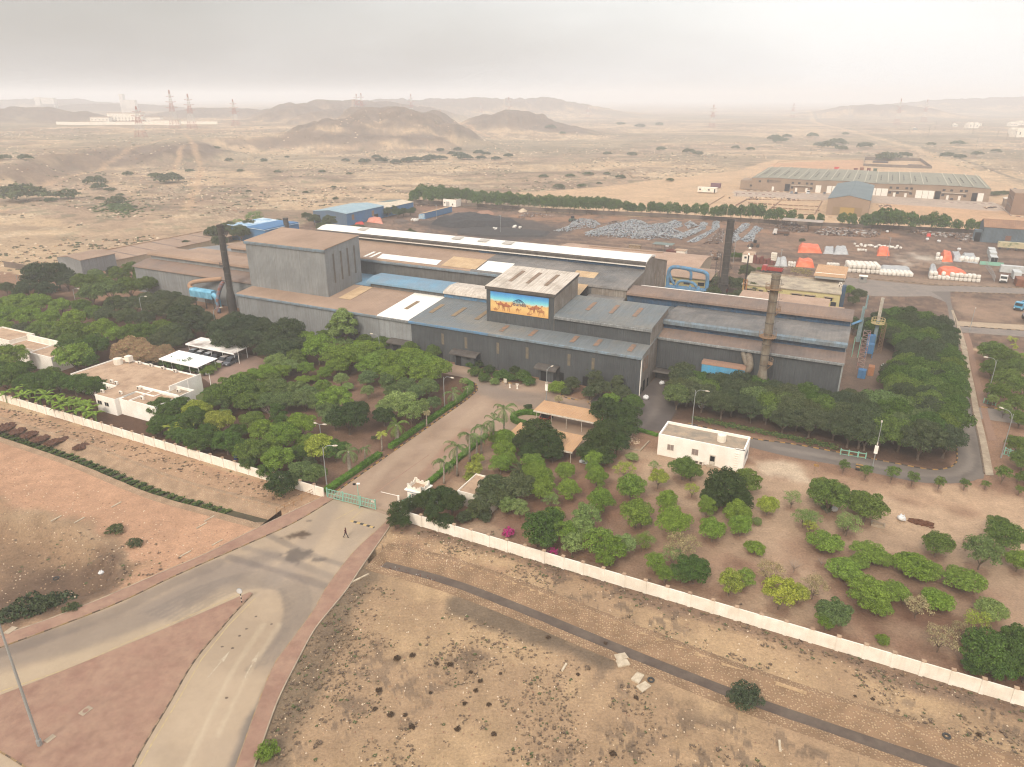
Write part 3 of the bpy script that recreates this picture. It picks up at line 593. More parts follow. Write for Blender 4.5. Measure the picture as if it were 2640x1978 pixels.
# billboard: a flat printed panel with its desert picture, camels and lettering
def bill_mat():
    m=bpy.data.materials.new('printed_desert_panel'); m.use_nodes=True; nt=m.node_tree; p=nt.nodes['Principled BSDF']; L=nt.links.new; p.inputs['Roughness'].default_value=.6
    g=N('ShaderNodeNewGeometry',nt); s=N('ShaderNodeSeparateXYZ',nt); L(g.outputs['Position'],s.inputs[0])
    al=mth('ADD',mth('MULTIPLY',s.outputs[0],AX.x,nt=nt),mth('MULTIPLY',s.outputs[1],AX.y,nt=nt),nt=nt)
    n=N('ShaderNodeTexNoise',nt); n.inputs['Scale'].default_value=.35; n.inputs['Detail'].default_value=4; cx=N('ShaderNodeCombineXYZ',nt); L(al,cx.inputs[0]); L(cx.outputs[0],n.inputs[0])
    u=mth('MULTIPLY_ADD',s.outputs[2],1/4.95,-12.9/4.95,nt=nt); u=mth('ADD',u,mth('MULTIPLY_ADD',n.outputs[0],-.30,.15,nt=nt),nt=nt)
    r=N('ShaderNodeValToRGB',nt); E=r.color_ramp; E.elements[0].position=0; E.elements[0].color=c(214,164,100,1.25); E.elements[1].position=1; E.elements[1].color=c(66,126,190,1.25)
    for q,col in ((.3,(222,186,120)),(.52,(216,176,112)),(.56,(190,206,190)),(.64,(128,206,214)),(.82,(84,166,212))): e=E.elements.new(q); e.color=c(*col,1.25)
    L(u,r.inputs[0]); L(r.outputs[0],p.inputs[0]); return m
bb=part(MB().abox(-40.7,-25.1,6.1,6.28,12.85,17.8),'billboard',bill_mat(),t)
cam_m=mm('printed_camel_brown',c(176,104,72),c(196,128,88),.5,2.,var=.15); cam_l=mm('printed_camel_tan',c(206,150,98),c(190,130,84),.5,2.,var=.12)
def camel(a,z,h,m,flip=1,sit=False):
    P=MB()
    def poly(pts):
        f=[W(a+flip*x*h,6.06,z+y*h) for x,y in pts]; k=[p+BX*.035 for p in f]; n=len(pts)
        P.mesh(f+k,[tuple(range(n)) ,tuple(range(2*n-1,n-1,-1))]+[(i,n+i,n+(i+1)%n,(i+1)%n) for i in range(n)])
    by=.18 if sit else .5
    poly([(-.42,by+.02),(-.3,by-.06),(.25,by-.06),(.4,by+.02),(.42,by+.16),(.3,by+.24),(.14,by+.27),(.04,by+.44),(-.06,by+.46),(-.16,by+.3),(-.34,by+.26),(-.44,by+.18)])
    poly([(.34,by+.04),(.5,by-.02),(.62,by+.06),(.68,by+.3),(.8,by+.3),(.88,by+.36),(.78,by+.42),(.64,by+.42),(.56,by+.2),(.46,by+.12),(.36,by+.2)])
    if sit: poly([(-.4,.0),(.34,.0),(.3,.14),(-.38,.14)])
    else:
        for x,k in ((-.36,-.05),(-.26,.04),(.2,-.03),(.32,.05)): poly([(x-.05,by+.02),(x+k-.025,0),(x+k+.03,0),(x+.05,by+.02)])
    o=part(P,'printed_camel',m,bb); return o
for args in ((-37.9,13.75,1.9,cam_m,-1),(-36.3,13.25,2.35,cam_m,1),(-33.2,13.3,1.2,cam_l,1),(-29.3,13.65,1.8,cam_m,-1),(-28.2,13.9,2.0,cam_m,1),(-26.9,13.15,1.9,cam_l,-1),(-39.3,13.1,1.2,cam_l,1,True),(-30.2,13.0,1.2,cam_l,1,True)): camel(*args)
navy=mm('navy_logo_paint',c(40,62,120),var=0); palet=mm('white_logo_paint',c(225,235,245,1.2),var=0)
def text(s,a,z,size,m,parent,b=6.03,ext=.012,spx=1.,name='lettering',fx=AX):
    cu=bpy.data.curves.new(name,'FONT'); cu.body=s; cu.size=size; cu.extrude=ext; cu.align_x='CENTER'
    o=bpy.data.objects.new(name,cu); COL.objects.link(o); bpy.context.view_layer.update()
    dg=bpy.context.evaluated_depsgraph_get(); me=bpy.data.meshes.new_from_object(o.evaluated_get(dg)); bpy.data.objects.remove(o)
    o=bpy.data.objects.new(name,me); COL.objects.link(o); me.materials.clear(); me.materials.append(m)
    Mx=Matrix((AX*spx,Vector((0,0,1)),-BX)).transposed().to_4x4(); me.transform(Mx)
    o.parent=parent; o.location=W(a,b,z)-wloc(parent); return o
text('the',-33.05,15.75,.95,navy,bb,name='logo_lettering'); text('dunes',-32.75,14.95,1.45,navy,bb,spx=1.05,name='logo_lettering')
p=MB()
arc=curve_pts([W(-34.6,6.03,15.6),W(-34.0,6.03,16.15),(W(-33.0,6.03,16.55)),W(-32.2,6.03,16.35),W(-31.4,6.03,15.75),W(-30.9,6.03,15.3)],6)
p.tube(arc,[.03+.07*math.sin(math.pi*i/(len(arc)-1)) for i in range(len(arc))],5)
p.tube(curve_pts([W(-33.0,6.03,16.5),W(-32.3,6.03,16.15),W(-31.6,6.03,15.45)],5),.05,5)
part(p,'logo_mark',navy,bb);
# --- main hall
t=empty('factory_hall',W(-70,50,0),'largest rear hall with stained roof and a long white raised ridge roof','factory')
zm=lambda b:16.1+.1*(b-30)
wallb(t,[(30,0),(69,0),(69,15.8),(54,19.4),(46,17.6),(30,15.95)],-128,-13.62,wall_mid); part(MB().prism([(30.02,8),(68.98,6),(68.98,15.78),(54,19.3),(46,17.58),(30.02,15.93)],-13.6,-13.54),'end_wall',wall_stain,t)
for a0,a1,m,l in ((-128.3,-60.02,roof_dust,'brown dusty roof stretch'),(-60,-13.3,roof_soot,'sooty grey roof stretch')): roof(t,[(29.6,15.6),(29.8,16.0),(30.2,16.2),(46,17.75)],a0,a1,m,label=l)
part(MB().prism([(29.3,15.2),(29.6,15.2),(29.9,15.5),(29.9,15.75),(29.6,15.85),(29.35,15.6)],-128.3,-42),'eave_trim',trim_grey,t)
roof(t,[(54,19.5),(69.3,15.95)],-128.3,-13.3,roof_stain,label='back slope of the roof')
wallb(t,[(46,17.3),(54,17.3),(54,19.9),(46,19.7)],-128.6,-13.65,wall_mid,'ridge_wall'); part(MB().prism([(45.8,17.8),(45.98,17.8),(45.98,19.6),(45.8,19.6)],-66,-13.7),'blue_fascia',trim_deep,t)
roof(t,[(45.2,19.1),(45.25,19.6),(45.7,19.95),(48.5,20.75),(51,20.9),(54.6,20.3)],-129.4,-13.3,roof_white,'ridge_roof',.5); part(MB().prism([(45.05,19.0),(45.18,19.0),(45.2,19.62),(45.6,19.97),(45.5,20.02),(45.05,19.66)],-129.4,-13.3),'eave_trim',steel,t)
part(MB().prism([(45.3,17.8),(54.5,17.8),(54.5,20.1),(51,20.75),(48.5,20.6),(45.6,19.8)],-13.52,-13.45),'ridge_end',wall_stain,t)
for a in (-112,-75.3,-66,-57.5): slight(t,a,47.6,50.4,20.75,21.02,3.2,mm('greyish_repair_sheet',c(200,192,182),var=.06,streak=(1.5,.5,c(150,146,140))))
slight(t,-82.5,30.6,35,zm(30.6)+.1,zm(35)+.1,21.5,roof_white,'rooflight',-.9); slight(t,-64.5,30.6,39.5,zm(30.6)+.1,zm(39.5)+.1,11.5,roof_cream,'rooflight',-.9)
slight(t,-53.8,30.5,39,zm(30.5)+.1,zm(39)+.1,8.8,roof_white,'rooflight',-.9)
for a in (-98.,-95.8): slight(t,a,30.7,36,zm(30.7)+.1,zm(36)+.1,.9,roof_white)
q=[W(-30,21.3,14.6),W(-23.7,21.3,14.6),W(-24.5,38.8,17.12),W(-31,38.8,17.12)]; part(MB().hexa(q,[p+Vector((0,0,.12)) for p in q]),'lean_to_roof',roof_cream,t,'cream lean-to roof')
slight(t,-41.5,30.4,37.5,zm(30.4)+.1,zm(37.5)+.1,13,roof_stain,'rooflight',-.9)
for b in (33,35.5,38,40.5,43,57,60,63,66): alight(t,-13.54,b,9.5,min(zm(b)-1.2,14.3),.8,mm('streaky_wall_light',c(138,118,98),c(170,160,150),.5,1.5,var=.15))
part(MB().prism([(29.9,13.1),(29.98,13.1),(29.98,15.4),(29.9,15.4)],-23.2,-13.7),'front_panel',wall_stain,t)
# --- right hall
t=empty('factory_hall',W(20,26,0),'charcoal right-hand hall with three stepped roofs and blue fascias','factory')
wallb(t,[(12.5,0),(44,0),(44,10),(30,12.6),(17,11),(12.5,10.3)],.1,39.6,wall_dark); part(MB().prism([(12.52,0),(44,0),(44,10),(40,14),(34,15.4),(30,14.6),(30,13),(17.1,12.2),(17,10.9),(12.52,10.2)],39.62,39.75),'end_wall',wall_grey2,t)
roof(t,[(12.1,10.15),(12.4,10.42),(17.1,11.15)],.05,40,roof_dust2); part(MB().prism([(11.85,9.75),(12.05,9.75),(12.4,10.02),(12.4,10.12),(12.1,10.3),(11.9,10.15)],.05,40),'eave_trim',trim_lgt,t)
wallb(t,[(17,10.9),(30,10.9),(30,13.2),(21,13.4),(17,12.9)],.1,39.6,trim_deep,'tier_wall',label='blue fascia wall')
roof(t,[(16.1,12.6),(16.2,13.1),(16.7,13.4),(21.5,13.95),(30.1,13.25)],.05,39.95,roof_soot,'tier_roof'); part(MB().prism([(15.95,12.35),(16.08,12.35),(16.1,13.1),(16.6,13.42),(16.5,13.46),(15.95,13.12)],.05,39.95),'eave_trim',trim_grey,t)
wallb(t,[(30,12.8),(42,12.8),(42,13.6),(34,15.2),(30,14.9)],-13.3,39.6,trim_deep,'tier_wall',label='blue fascia wall'); wallb(t,[(20.4,8),(42,8),(42,12.8),(20.4,12.8)],-13.2,.1,wall_mid,'wall')
roof(t,[(29.2,14.7),(29.3,15.1),(29.8,15.4),(34.5,15.95),(42.4,14.1)],-13.4,40,roof_dust2,'tier_roof'); part(MB().prism([(42.3,13.9),(42.7,13.9),(42.7,14.2),(42.3,14.2)],-13.4,22),'flashing',white_w,t)
part(MB().prism([(12.3,0),(12.7,0),(12.7,10.2),(12.3,10.2)],39.6,39.9),'corner_trim',galv,t)
part(MB().prism([(12.45,2.6),(9.6,2.9),(9.2,2.6),(9.3,2.45),(12.45,2.3)],.3,9.5),'door_canopy',steel,t); part(MB().abox(.6,9.,12.3,12.48,.02,2.7),'doorway',black,t); part(MB().abox(.7,4.,12.2,12.29,.02,2.6),'door',wall_mid,t)
t=empty('storehouse',W(20,78,0),'low tan-roofed annexe behind the right-hand hall','building'); wallb(t,[(73,0),(83,0),(83,5.6),(73,5.2)],8,32.5,yellow_w); roof(t,[(72.6,5.45),(83.4,5.95)],7.6,33,mm('pinkish_tan_roof_sheet',c(190,160,138),c(176,146,124),.5,.2,var=.05,streak=(1.5,.25,c(160,132,114)),ribs=.75))
t=empty('store_hut',W(35,79,0),'small brown block hut at the end of the tan annexe','hut'); part(MB().abox(33.3,37,76,82,0,4),'wall',mm('brown_block_wall',c(150,128,112),var=.08),t); part(MB().abox(33.1,37.2,75.8,82.2,4,4.15),'roof',flat_tan,t)
# ================================================================ roads, pavements, drains
Z0=.03
def pxc(L,n=6): return curve_pts([G(u,v) for u,v in L],n)
Lk=[(-420,1790),(-200,1730),(0,1670),(287,1562),(430,1495),(530,1450),(645,1400),(760,1347),(866,1283)]        # kerb on the left branch
Rk=[(520,2250),(560,2110),(610,1978),(655,1850),(705,1722),(757,1648),(810,1575),(846,1512),(915,1423),(988,1355),(1003,1336)]
il_top=[(-420,1940),(0,1796),(320,1668),(500,1592),(645,1529)]
il_rt=[(648,1536),(610,1575),(575,1615),(500,1705),(435,1815),(388,1893),(345,1970),(300,2080),(250,2250)]
bl=[(-60,1900),(0,1937),(75,1985),(180,2080),(260,2250)]
A1=pxc(Lk); B1=pxc(Rk); 
road=flat('road',A1+[G(1003,1330)]+B1[::-1]+[G(-420,2600)] ,Z0,asph_p,step=.33,paint=painter((186,164,138),lines=[([(-200,1745),(0,1700),(200,1650),(400,1575),(560,1490),(680,1440)],3.4,.6,(140,126,114)),([(-200,1720),(0,1683),(287,1580),(430,1512),(560,1455)],1.6,.5,(120,108,100)),([(0,1760),(250,1680),(450,1600),(600,1540)],1.8,.35,(198,178,148)),([(420,1570),(560,1490),(700,1480),(790,1520),(800,1590),(740,1700)],4.,.28,(140,126,116)),*[([(380+k*14,1580+k*4),(540+k*9,1505+k*4),(680+k*4,1474+k*7),(770-k*6,1492+k*11),(800-k*14,1560+k*14),(770-k*22,1680+k*8)],.42,.3,(116,106,98)) for k in range(7)],([(610,1978),(655,1870),(690,1800),(735,1720)],1.4,.7,(112,104,98)),([(592,1438),(720,1474),(845,1514)],.9,.55,(120,108,100)),([(632,1412),(750,1448),(868,1492)],.9,.4,(128,116,106)),([(690,1380),(790,1425),(895,1462)],.8,.5,(120,108,98)),([(860,1300),(780,1420),(700,1500)],2.2,.3,(150,136,124)),([(960,1330),(880,1430),(800,1540),(700,1700)],2.,.25,(150,136,122)),([(560,1900),(640,1740),(720,1610)],.4,.4,(204,186,158)),([(480,1978),(590,1750),(680,1610)],.5,.4,(206,188,160))],blobs=[(766,1379,2.1,1.1,.9,(92,76,62)),(775,1430,2.6,1.6,.75,(100,90,82)),(690,1440,4,2.,.2,(116,104,96)),(823,1443,1.2,.6,.6,(100,90,82)),(797,1343,.6,.4,.6,(110,98,88))],nz=[(.48,.6,.4,(168,148,126),9.)]))
isl=pxc(il_top)+[G(652,1533)]+pxc(il_rt); islc=pxc([(-300,1850),(-60,1902),(0,1937),(75,1985),(180,2080),(260,2250)])
flat('traffic_island',isl+islc[::-1],.17,redp)
kb=mm('worn_yellow_kerb',c(176,146,100),c(150,124,92),.5,2.,var=.15); kd=mm('worn_dark_kerb',c(96,82,70),c(130,110,90),.5,2.,var=.2); kc=mm('bare_kerb_stone',c(168,144,116),c(150,128,104),.5,2.,var=.12)
kerb(pxc(il_rt),ms=[kc,kd],step=.8); kerb(pxc(il_top),ms=[kc,kc],w=.2); kerb(islc,ms=[kb,kd]); kerb(A1,ms=[kb,kd,kc]); kerb(B1,ms=[kb,kc,kc])
Lo=[(-420,1745),(0,1640),(225,1560),(400,1485),(530,1430),(650,1370),(760,1317),(846,1276)]; Ro=[(575,2250),(610,2110),(657,1978),(690,1880),(720,1800),(765,1710),(810,1627),(855,1570),(894,1522),(935,1460),(998,1370),(1012,1345)]
A2=pxc(Lo); B2=pxc(Ro)
def strip(name,P,Q,z,m):
    n=60; P=resample(P,.5); Q=resample(Q,.5); f=lambda A,t:A[min(int(t*(len(A)-1)+.5),len(A)-1)]
    mb=MB(); vs=[]
    for i in range(n*3+1): t=i/(n*3); a,b=f(P,t),f(Q,t); vs+=[(a.x,a.y,z),(b.x,b.y,z)]
    fs=[(2*i,2*i+1,2*i+3,2*i+2) for i in range(n*3)]
    v0,v1,v2=Vector(vs[0]),Vector(vs[1]),Vector(vs[3])
    if (v1-v0).cross(v2-v1).z<0: fs=[tuple(reversed(x)) for x in fs]
    mb.mesh(vs,fs); return tag(mb.build(name,m),kind='structure')
strip('pavement',A2,A1,.16,redp); strip('pavement',B1,B2,.16,redp)
kerb(A2,w=.14,h=.19,ms=[conc]); kerb(B2,w=.14,h=.2,ms=[conc])
# entrance road inside the gate
ER=[W(-33.1,-65.3)]+[W(a,b) for a,b in [(-33.1,-50),(-33.1,-32),(-33,-20),(-33.6,-13.6),(-36,-10),(-41,-8),(-48,-8),(-56,-6),(-62,-3.5),(-68,-3),(-68,-1.2),(-49,-1.2),(-40,-1.6),(-37,-4),(-33,-5.6),(-28,-6),(-25.5,-5),(-25,-1.2),(-18,-1.2),(-17.8,-4.6),(-14,-7.6),(-10.5,-8),(-9.6,-6),(-9,-2),(0,-2),(1,12),(9,12),(9.5,-6),(10,-15.5),(3,-17),(-.5,-20),(-.5,-30),(-15,-30),(-21,-30.5),(-21.6,-33),(-21.6,-50),(-21.3,-58),(-21.3,-65.3)]]
flat('road',ER,Z0,asph_p,step=.6,paint=painter((170,144,122),lines=[([(1000,1300),(1080,1200),(1160,1120),(1250,1040)],2.2,.4,(190,164,138)),([(930,1275),(1020,1180),(1110,1100),(1180,1040)],1.6,.35,(192,168,142)),([(1240,1000),(1350,1030),(1500,1060),(1600,1090)],4.5,.55,(128,116,106)),([(1200,970),(1290,1010),(1400,1020)],2.5,.4,(138,122,110)),([(1080,1240),(1130,1180),(1200,1110)],1.2,.3,(160,112,92))],nz=[(.45,.6,.45,(150,124,104),10.),(.5,.6,.3,(188,162,136),4.)]))
flat('paved_apron',[W(a,b) for a,b in [(-.3,-1),(.3,12),(9.4,12.2),(9.6,-5),(10,-15.5),(5,-17),(-.6,-17),(-6,-12),(-8.5,-8),(-8.4,-2)]],Z0+.005,asph_p,step=.7,paint=painter((108,98,92),lines=[([(1700,1000),(1690,1060),(1640,1110)],1.,.4,(134,122,112)),([(1740,1010),(1730,1080),(1680,1130)],.8,.4,(86,78,74))],nz=[(.45,.6,.5,(84,76,72),5.)]))
flat('road_marking',[W(a,b) for a,b in [(-27.2,-61),(-27,-61),(-26.4,-45),(-26.6,-45)]],Z0+.008,redp); flat('threshold_strip',[W(-33,-65.7),W(-21,-64.7),W(-21,-64.2),W(-33,-65.2)],Z0+.01,kc)
kerb([W(-33.2,b) for b in (-65,-50,-48.5)],ms=[yel,blk]); kerb(curve_pts([W(-33.2,-46.5),W(-33.2,-30),W(-33.3,-20),W(-33.9,-13.6),W(-36.3,-10.2),W(-40,-8.7)]),ms=[yel,blk])
kerb(curve_pts([W(-38.6,-2.2),W(-36,-4.9),W(-32,-6.4),W(-28,-6.6),W(-25.6,-5.2)]),ms=[yel,blk]); kerb(curve_pts([W(-17.6,-5),W(-14.5,-8.3),W(-11,-8.6)]),ms=[yel,blk]); kerb(curve_pts([W(-21.5,-33),W(-21.5,-50),W(-21.2,-57)]),ms=[kc])
kerb(curve_pts([W(-9,-8.3),W(-7,-11),W(-5,-13)]),ms=[yel,blk])
# perimeter road on the right
PT=[(1775,1092),(1932,1130),(2040,1145),(2161,1167),(2311,1196),(2396,1211),(2441,1208),(2465,1193),(2467,1166),(2462,1100),(2460,1030),(2456,960),(2452,900),(2449,855),(2444,797),(2432,773),(2400,752)]
PB=[(2450,752),(2452,780),(2463,822),(2473,888),(2487,955),(2496,1000),(2508,1070),(2523,1136),(2538,1223),(2520,1236),(2493,1243),(2444,1247),(2372,1244),(2312,1233),(2161,1200),(2040,1179),(1932,1153),(1770,1112)]
PTc=pxc(PT,5); PBc=pxc(PB,5)
flat('road',PTc+PBc,Z0-.004,asph_p,step=.7,paint=painter((122,112,104),lines=[([(2000,1155),(2200,1190),(2400,1230),(2500,1200),(2490,1100),(2470,950)],1.2,.45,(156,144,132)),([(2100,1180),(2300,1215),(2420,1235),(2515,1210),(2505,1120)],.6,.4,(96,88,82)),([(2460,1000),(2462,900),(2450,820)],3.0,.5,(150,136,124))],nz=[(.45,.6,.4,(138,126,114),8.)])); kerb([p for p in PTc[:-30]],ms=[yel,blk],step=1.0)
kerb(pxc([(2463,822),(2473,888),(2487,955),(2496,1000),(2508,1070),(2523,1136),(2538,1223)]),ms=[kd],w=.25,h=.12)
strip('drain_cover_path',pxc([(2452,800),(2475,880),(2489,955),(2499,1000),(2511,1070),(2526,1136),(2541,1226)]),pxc([(2458,800),(2488,880),(2503,955),(2513,1000),(2527,1070),(2543,1136),(2562,1226)]),.06,conc)
strip('brick_path',pxc([(2481,860),(2492,890),(2506,955),(2518,1010),(2532,1070),(2548,1136)]),pxc([(2497,860),(2507,890),(2520,955),(2534,1010),(2549,1070),(2570,1136)]),.04,mm('brown_brick_path',c(150,118,98),var=.1,scale=.5))
flat('road',px([(2395,752),(2401,737),(2520,737),(2640,744),(2900,760),(2900,785),(2640,758),(2451,752)]),Z0,asph_d)
flat('road',px([(2187,716),(2300,728),(2410,738),(2445,756),(2440,780),(2400,764),(2330,765),(2250,764),(2190,750),(2160,735)]),Z0-.008,asph_d)
flat('road',px([(2463,828),(2640,838),(2900,860),(2900,880),(2640,852),(2470,840)]),Z0,asph); flat('road',px([(2470,841.5),(2640,853.5),(2900,882),(2900,905),(2640,869),(2474,857)]),Z0,asph_d)
kerb([G(2474,841),G(2640,852.7),G(2900,881)],ms=[kc,blk],step=1.1); flat('road',px([(2509,1050),(2560,1054),(2640,1068),(2640,1096),(2515,1078)]),Z0,asph_d)
kerb([G(2455,753),G(2640,759.5),G(2900,787)],ms=[kd,kc]); kerb([G(2190,714),G(2420,735.5),G(2640,743),G(2900,760)],ms=[kc,kd],step=1.2)
kerb([G(2530,1050),G(2580,1056),G(2640,1066)],ms=[yel,blk],step=1.2)
# parking court between the trees
flat('paved_apron',[W(a,b) for a,b in [(-113.5,-31),(-94,-36.8),(-90,-38.5),(-84,-33),(-80,-28),(-84,-22),(-96,-19),(-116,-19.5),(-120,-26)]],Z0,mm('brown_grey_paving',c(158,130,114),c(140,116,102),.5,.15,var=.08,rough=.9))
flat('paved_apron',[W(a,b) for a,b in [(-90,-52),(-82.5,-53),(-80,-49),(-84,-44),(-90,-43)]],Z0,redp)
kerb(curve_pts([W(-90,-43.5),W(-86,-43),W(-83.5,-45),W(-84,-48.5)]),ms=[yel,blk]); kerb([W(-88.5,-25.5),W(-83,-27)],ms=[yel,kc])
# road paint, stains and the traffic hump
def pflat(name,L,z,m): return flat(name,[G(u,v) for u,v in L],z,m)
def arrow(base,tip,w,name='lane_arrow'):
    b,t=G(*base),G(*tip); d=(t-b).normalized(); n=Vector((-d.y,d.x,0)); L=(t-b).length; h=min(2.4,L*.4)
    flat(name,[b-n*.09,b+n*.09,t-d*h+n*.09,t-d*h+n*w,t,t-d*h-n*w,t-d*h-n*.09],Z0+.008,arr)
arrow((536,1748),(593,1679),.32); arrow((630,1750),(668,1681),.34)
def dash(L,w,z=Z0+.006,m=None,name='road_line'):
    P=[G(u,v) for u,v in L]; A=offset(P,w/2); B=offset(P,-w/2); flat(name,A+B[::-1],z,m or yline)
dash([(660,1541),(590,1612),(520,1700),(450,1822),(395,1912),(340,2010)],.13); dash([(-100,1828),(0,1784),(200,1716),(320,1660),(480,1592),(620,1531)],.13); dash([(868,1338),(921,1310)],.12); dash([(905,1340),(937,1314)],.12)
for L in ([(595,1440),(660,1470),(760,1490),(845,1512),(850,1500),(770,1478),(690,1455),(620,1425)],[(660,1395),(720,1425),(800,1455),(885,1470),(892,1460),(810,1440),(740,1410),(690,1382)]): pass
def blot(u,v,rx,ry,m,seed=0):
    p=G(u,v); flat('oil_stain',[p+Vector((math.cos(a)*rx*(1+.35*mnoise.noise(Vector((math.cos(a),math.sin(a),seed*2.3)))),math.sin(a)*ry*(1+.4*mnoise.noise(Vector((math.sin(a),math.cos(a),seed*3.1)))),0)) for a in [k*math.pi/14 for k in range(28)]],Z0+.012,m)
for k,(u,v) in enumerate([(618,1640),(636,1622),(573,1668),(600,1672),(700,1610),(584,1800),(660,1590)]): blot(u,v,.18,.15,stain,k+9)
a,b=G(904,1343),G(965,1361); d=(b-a).normalized(); n=Vector((-d.y,d.x,0)); P=resample([a,b],.62); mb=MB()
for i,(p,q) in enumerate(zip(P[:-1],P[1:])):
    mb.mesh([p+n*.32,p+n*.14+Vector((0,0,.07)),p-n*.14+Vector((0,0,.07)),p-n*.32,q+n*.32,q+n*.14+Vector((0,0,.07)),q-n*.14+Vector((0,0,.07)),q-n*.32],[(0,4,5,1),(1,5,6,2),(2,6,7,3),(0,1,2,3),(7,6,5,4)],i%2)
o=mb.build('speed_hump',[mm('faded_hump_yellow',c(196,166,112),var=.1),mm('black_rubber',c(70,68,66),var=.1)],origin=tuple((a+b)/2)+() if False else (a+b)/2); tag(o,'short yellow and black striped speed hump outside the gate','speed hump')
# drains: stone-faced cuttings
def drain(L,near,far_,floorm,end,name='drainage_channel'):
    P=lineAB(L); P=resample(curve_pts(P,4),2.0); E=[]
    prof=[(-4.9,.03),(-4.2,.06),(-1.45,-1.05),(.45,-1.05),(.95,.08),(1.35,.07),(2.3,.02)]
    if end: prof=[(-o,z) for o,z in prof][::-1]
    n=len(prof); N_=[]
    for i,p in enumerate(P):
        t=(P[min(i+1,len(P)-1)]-P[max(i-1,0)]).normalized(); N_.append(Vector((-t.y,t.x,0)))
    def seg(i0,i1,m,nm):
        mb=MB(); vs=[]
        for i,p in enumerate(P):
            for k in range(i0,i1+1):
                o,z=prof[k]; jit=(.12*mnoise.noise(Vector((p.x*.4,p.y*.4,k)))) if 0<k<n-1 else 0
                vs.append(p+N_[i]*(-o+jit)+Vector((0,0,z)))
        w=i1-i0+1; mb.mesh(vs,[(i*w+k,i*w+k+1,(i+1)*w+k+1,(i+1)*w+k) for i in range(len(P)-1) for k in range(w-1)]); o=mb.build(nm,m)
        me=o.data; bm=bmesh.new(); bm.from_mesh(me); 
        if sum(f.normal.z for f in bm.faces)<0: bmesh.ops.reverse_faces(bm,faces=bm.faces[:])
        bm.to_mesh(me); bm.free(); return tag(o,kind='structure')
    seg(0,n-1,near,name)
    # floor liner just above the cut
    w0,w1=(-1.6,.55) if not end else (-.55,1.6)
    A=[p+N_[i]*(-w0)+Vector((0,0,0)) for i,p in enumerate(P)]; B=[p+N_[i]*(-w1) for i,p in enumerate(P)]
    mb=MB(); mb.mesh([(q.x,q.y,-.95) for ab in zip(A,B) for q in ab],[(2*i,2*i+1,2*i+3,2*i+2) for i in range(len(P)-1)]); o=mb.build('channel_bed',floorm); tag(o,kind='structure')
    e=P[0]; t=(P[0]-P[1]).normalized(); nn=N_[0]     # closed head wall of the cutting
    mb=MB(); ring=[(o,z) for o,z in prof]; vs=[e+nn*(-o)+Vector((0,0,z)) for o,z in ring]+[e+t*1.3+nn*(-o*.9)+Vector((0,0,.06)) for o,z in ring]
    mb.mesh(vs,[(i,i+1,n+i+1,n+i) for i in range(n-1)]); o=mb.build('channel_end',near); bm=bmesh.new(); bm.from_mesh(o.data)
    if sum(f.normal.z for f in bm.faces)<0: bmesh.ops.reverse_faces(bm,faces=bm.faces[:])
    bm.to_mesh(o.data); bm.free(); tag(o,kind='structure')
    return P,N_
def stone_mat(name,ca,cb,sc=2.2):
    m=bpy.data.materials.new(name); m.use_nodes=True; nt=m.node_tree; p=nt.nodes['Principled BSDF']; L=nt.links.new; p.inputs['Roughness'].default_value=.95; p.inputs['Specular IOR Level'].default_value=.1
    g=N('ShaderNodeNewGeometry',nt); v=N('ShaderNodeTexVoronoi',nt); v.inputs['Scale'].default_value=sc; v.inputs['Randomness'].default_value=.7; L(g.outputs['Position'],v.inputs[0])
    r=N('ShaderNodeMapRange',nt); r.inputs[1].default_value=.28; r.inputs[2].default_value=.42; L(v.outputs['Distance'],r.inputs[0])
    x=N('ShaderNodeMix',nt); x.data_type='RGBA'; L(r.outputs[0],x.inputs[0]); x.inputs[6].default_value=ca; x.inputs[7].default_value=cb
    n=N('ShaderNodeTexNoise',nt); n.inputs['Scale'].default_value=.5; n.inputs['Detail'].default_value=6; L(g.outputs['Position'],n.inputs[0])
    r2=N('ShaderNodeMapRange',nt); r2.inputs[1].default_value=.35; r2.inputs[2].default_value=.65; r2.inputs[3].default_value=.8; r2.inputs[4].default_value=1.12; L(n.outputs[0],r2.inputs[0])
    cm=N('ShaderNodeCombineColor',nt); [L(r2.outputs[0],cm.inputs[i]) for i in range(3)]
    y=N('ShaderNodeMix',nt); y.data_type='RGBA'; y.blend_type='MULTIPLY'; y.inputs[0].default_value=1; L(x.outputs[2],y.inputs[6]); L(cm.outputs[0],y.inputs[7]); L(y.outputs[2],p.inputs[0])
    b=N('ShaderNodeBump',nt); b.inputs['Distance'].default_value=.12; b.inputs['Strength'].default_value=.7; b.invert=True; L(r.outputs[0],b.inputs['Height']); L(b.outputs[0],p.inputs['Normal']); return m
stoneR=stone_mat('cobbled_bank',c(186,158,126),c(150,122,96),3.4); stoneL=stone_mat('pebbled_bank',c(190,164,134),c(168,140,114),3.8)
DR,NR=drain(CH_R,stoneR,None,mm('dark_silt',c(112,98,86),c(98,84,74),.5,.4,var=.15),0)
DL,NL=drain(CH_L,stoneL,None,mm('damp_silt',c(92,86,62),c(80,70,56),.5,.4,var=.15),1)
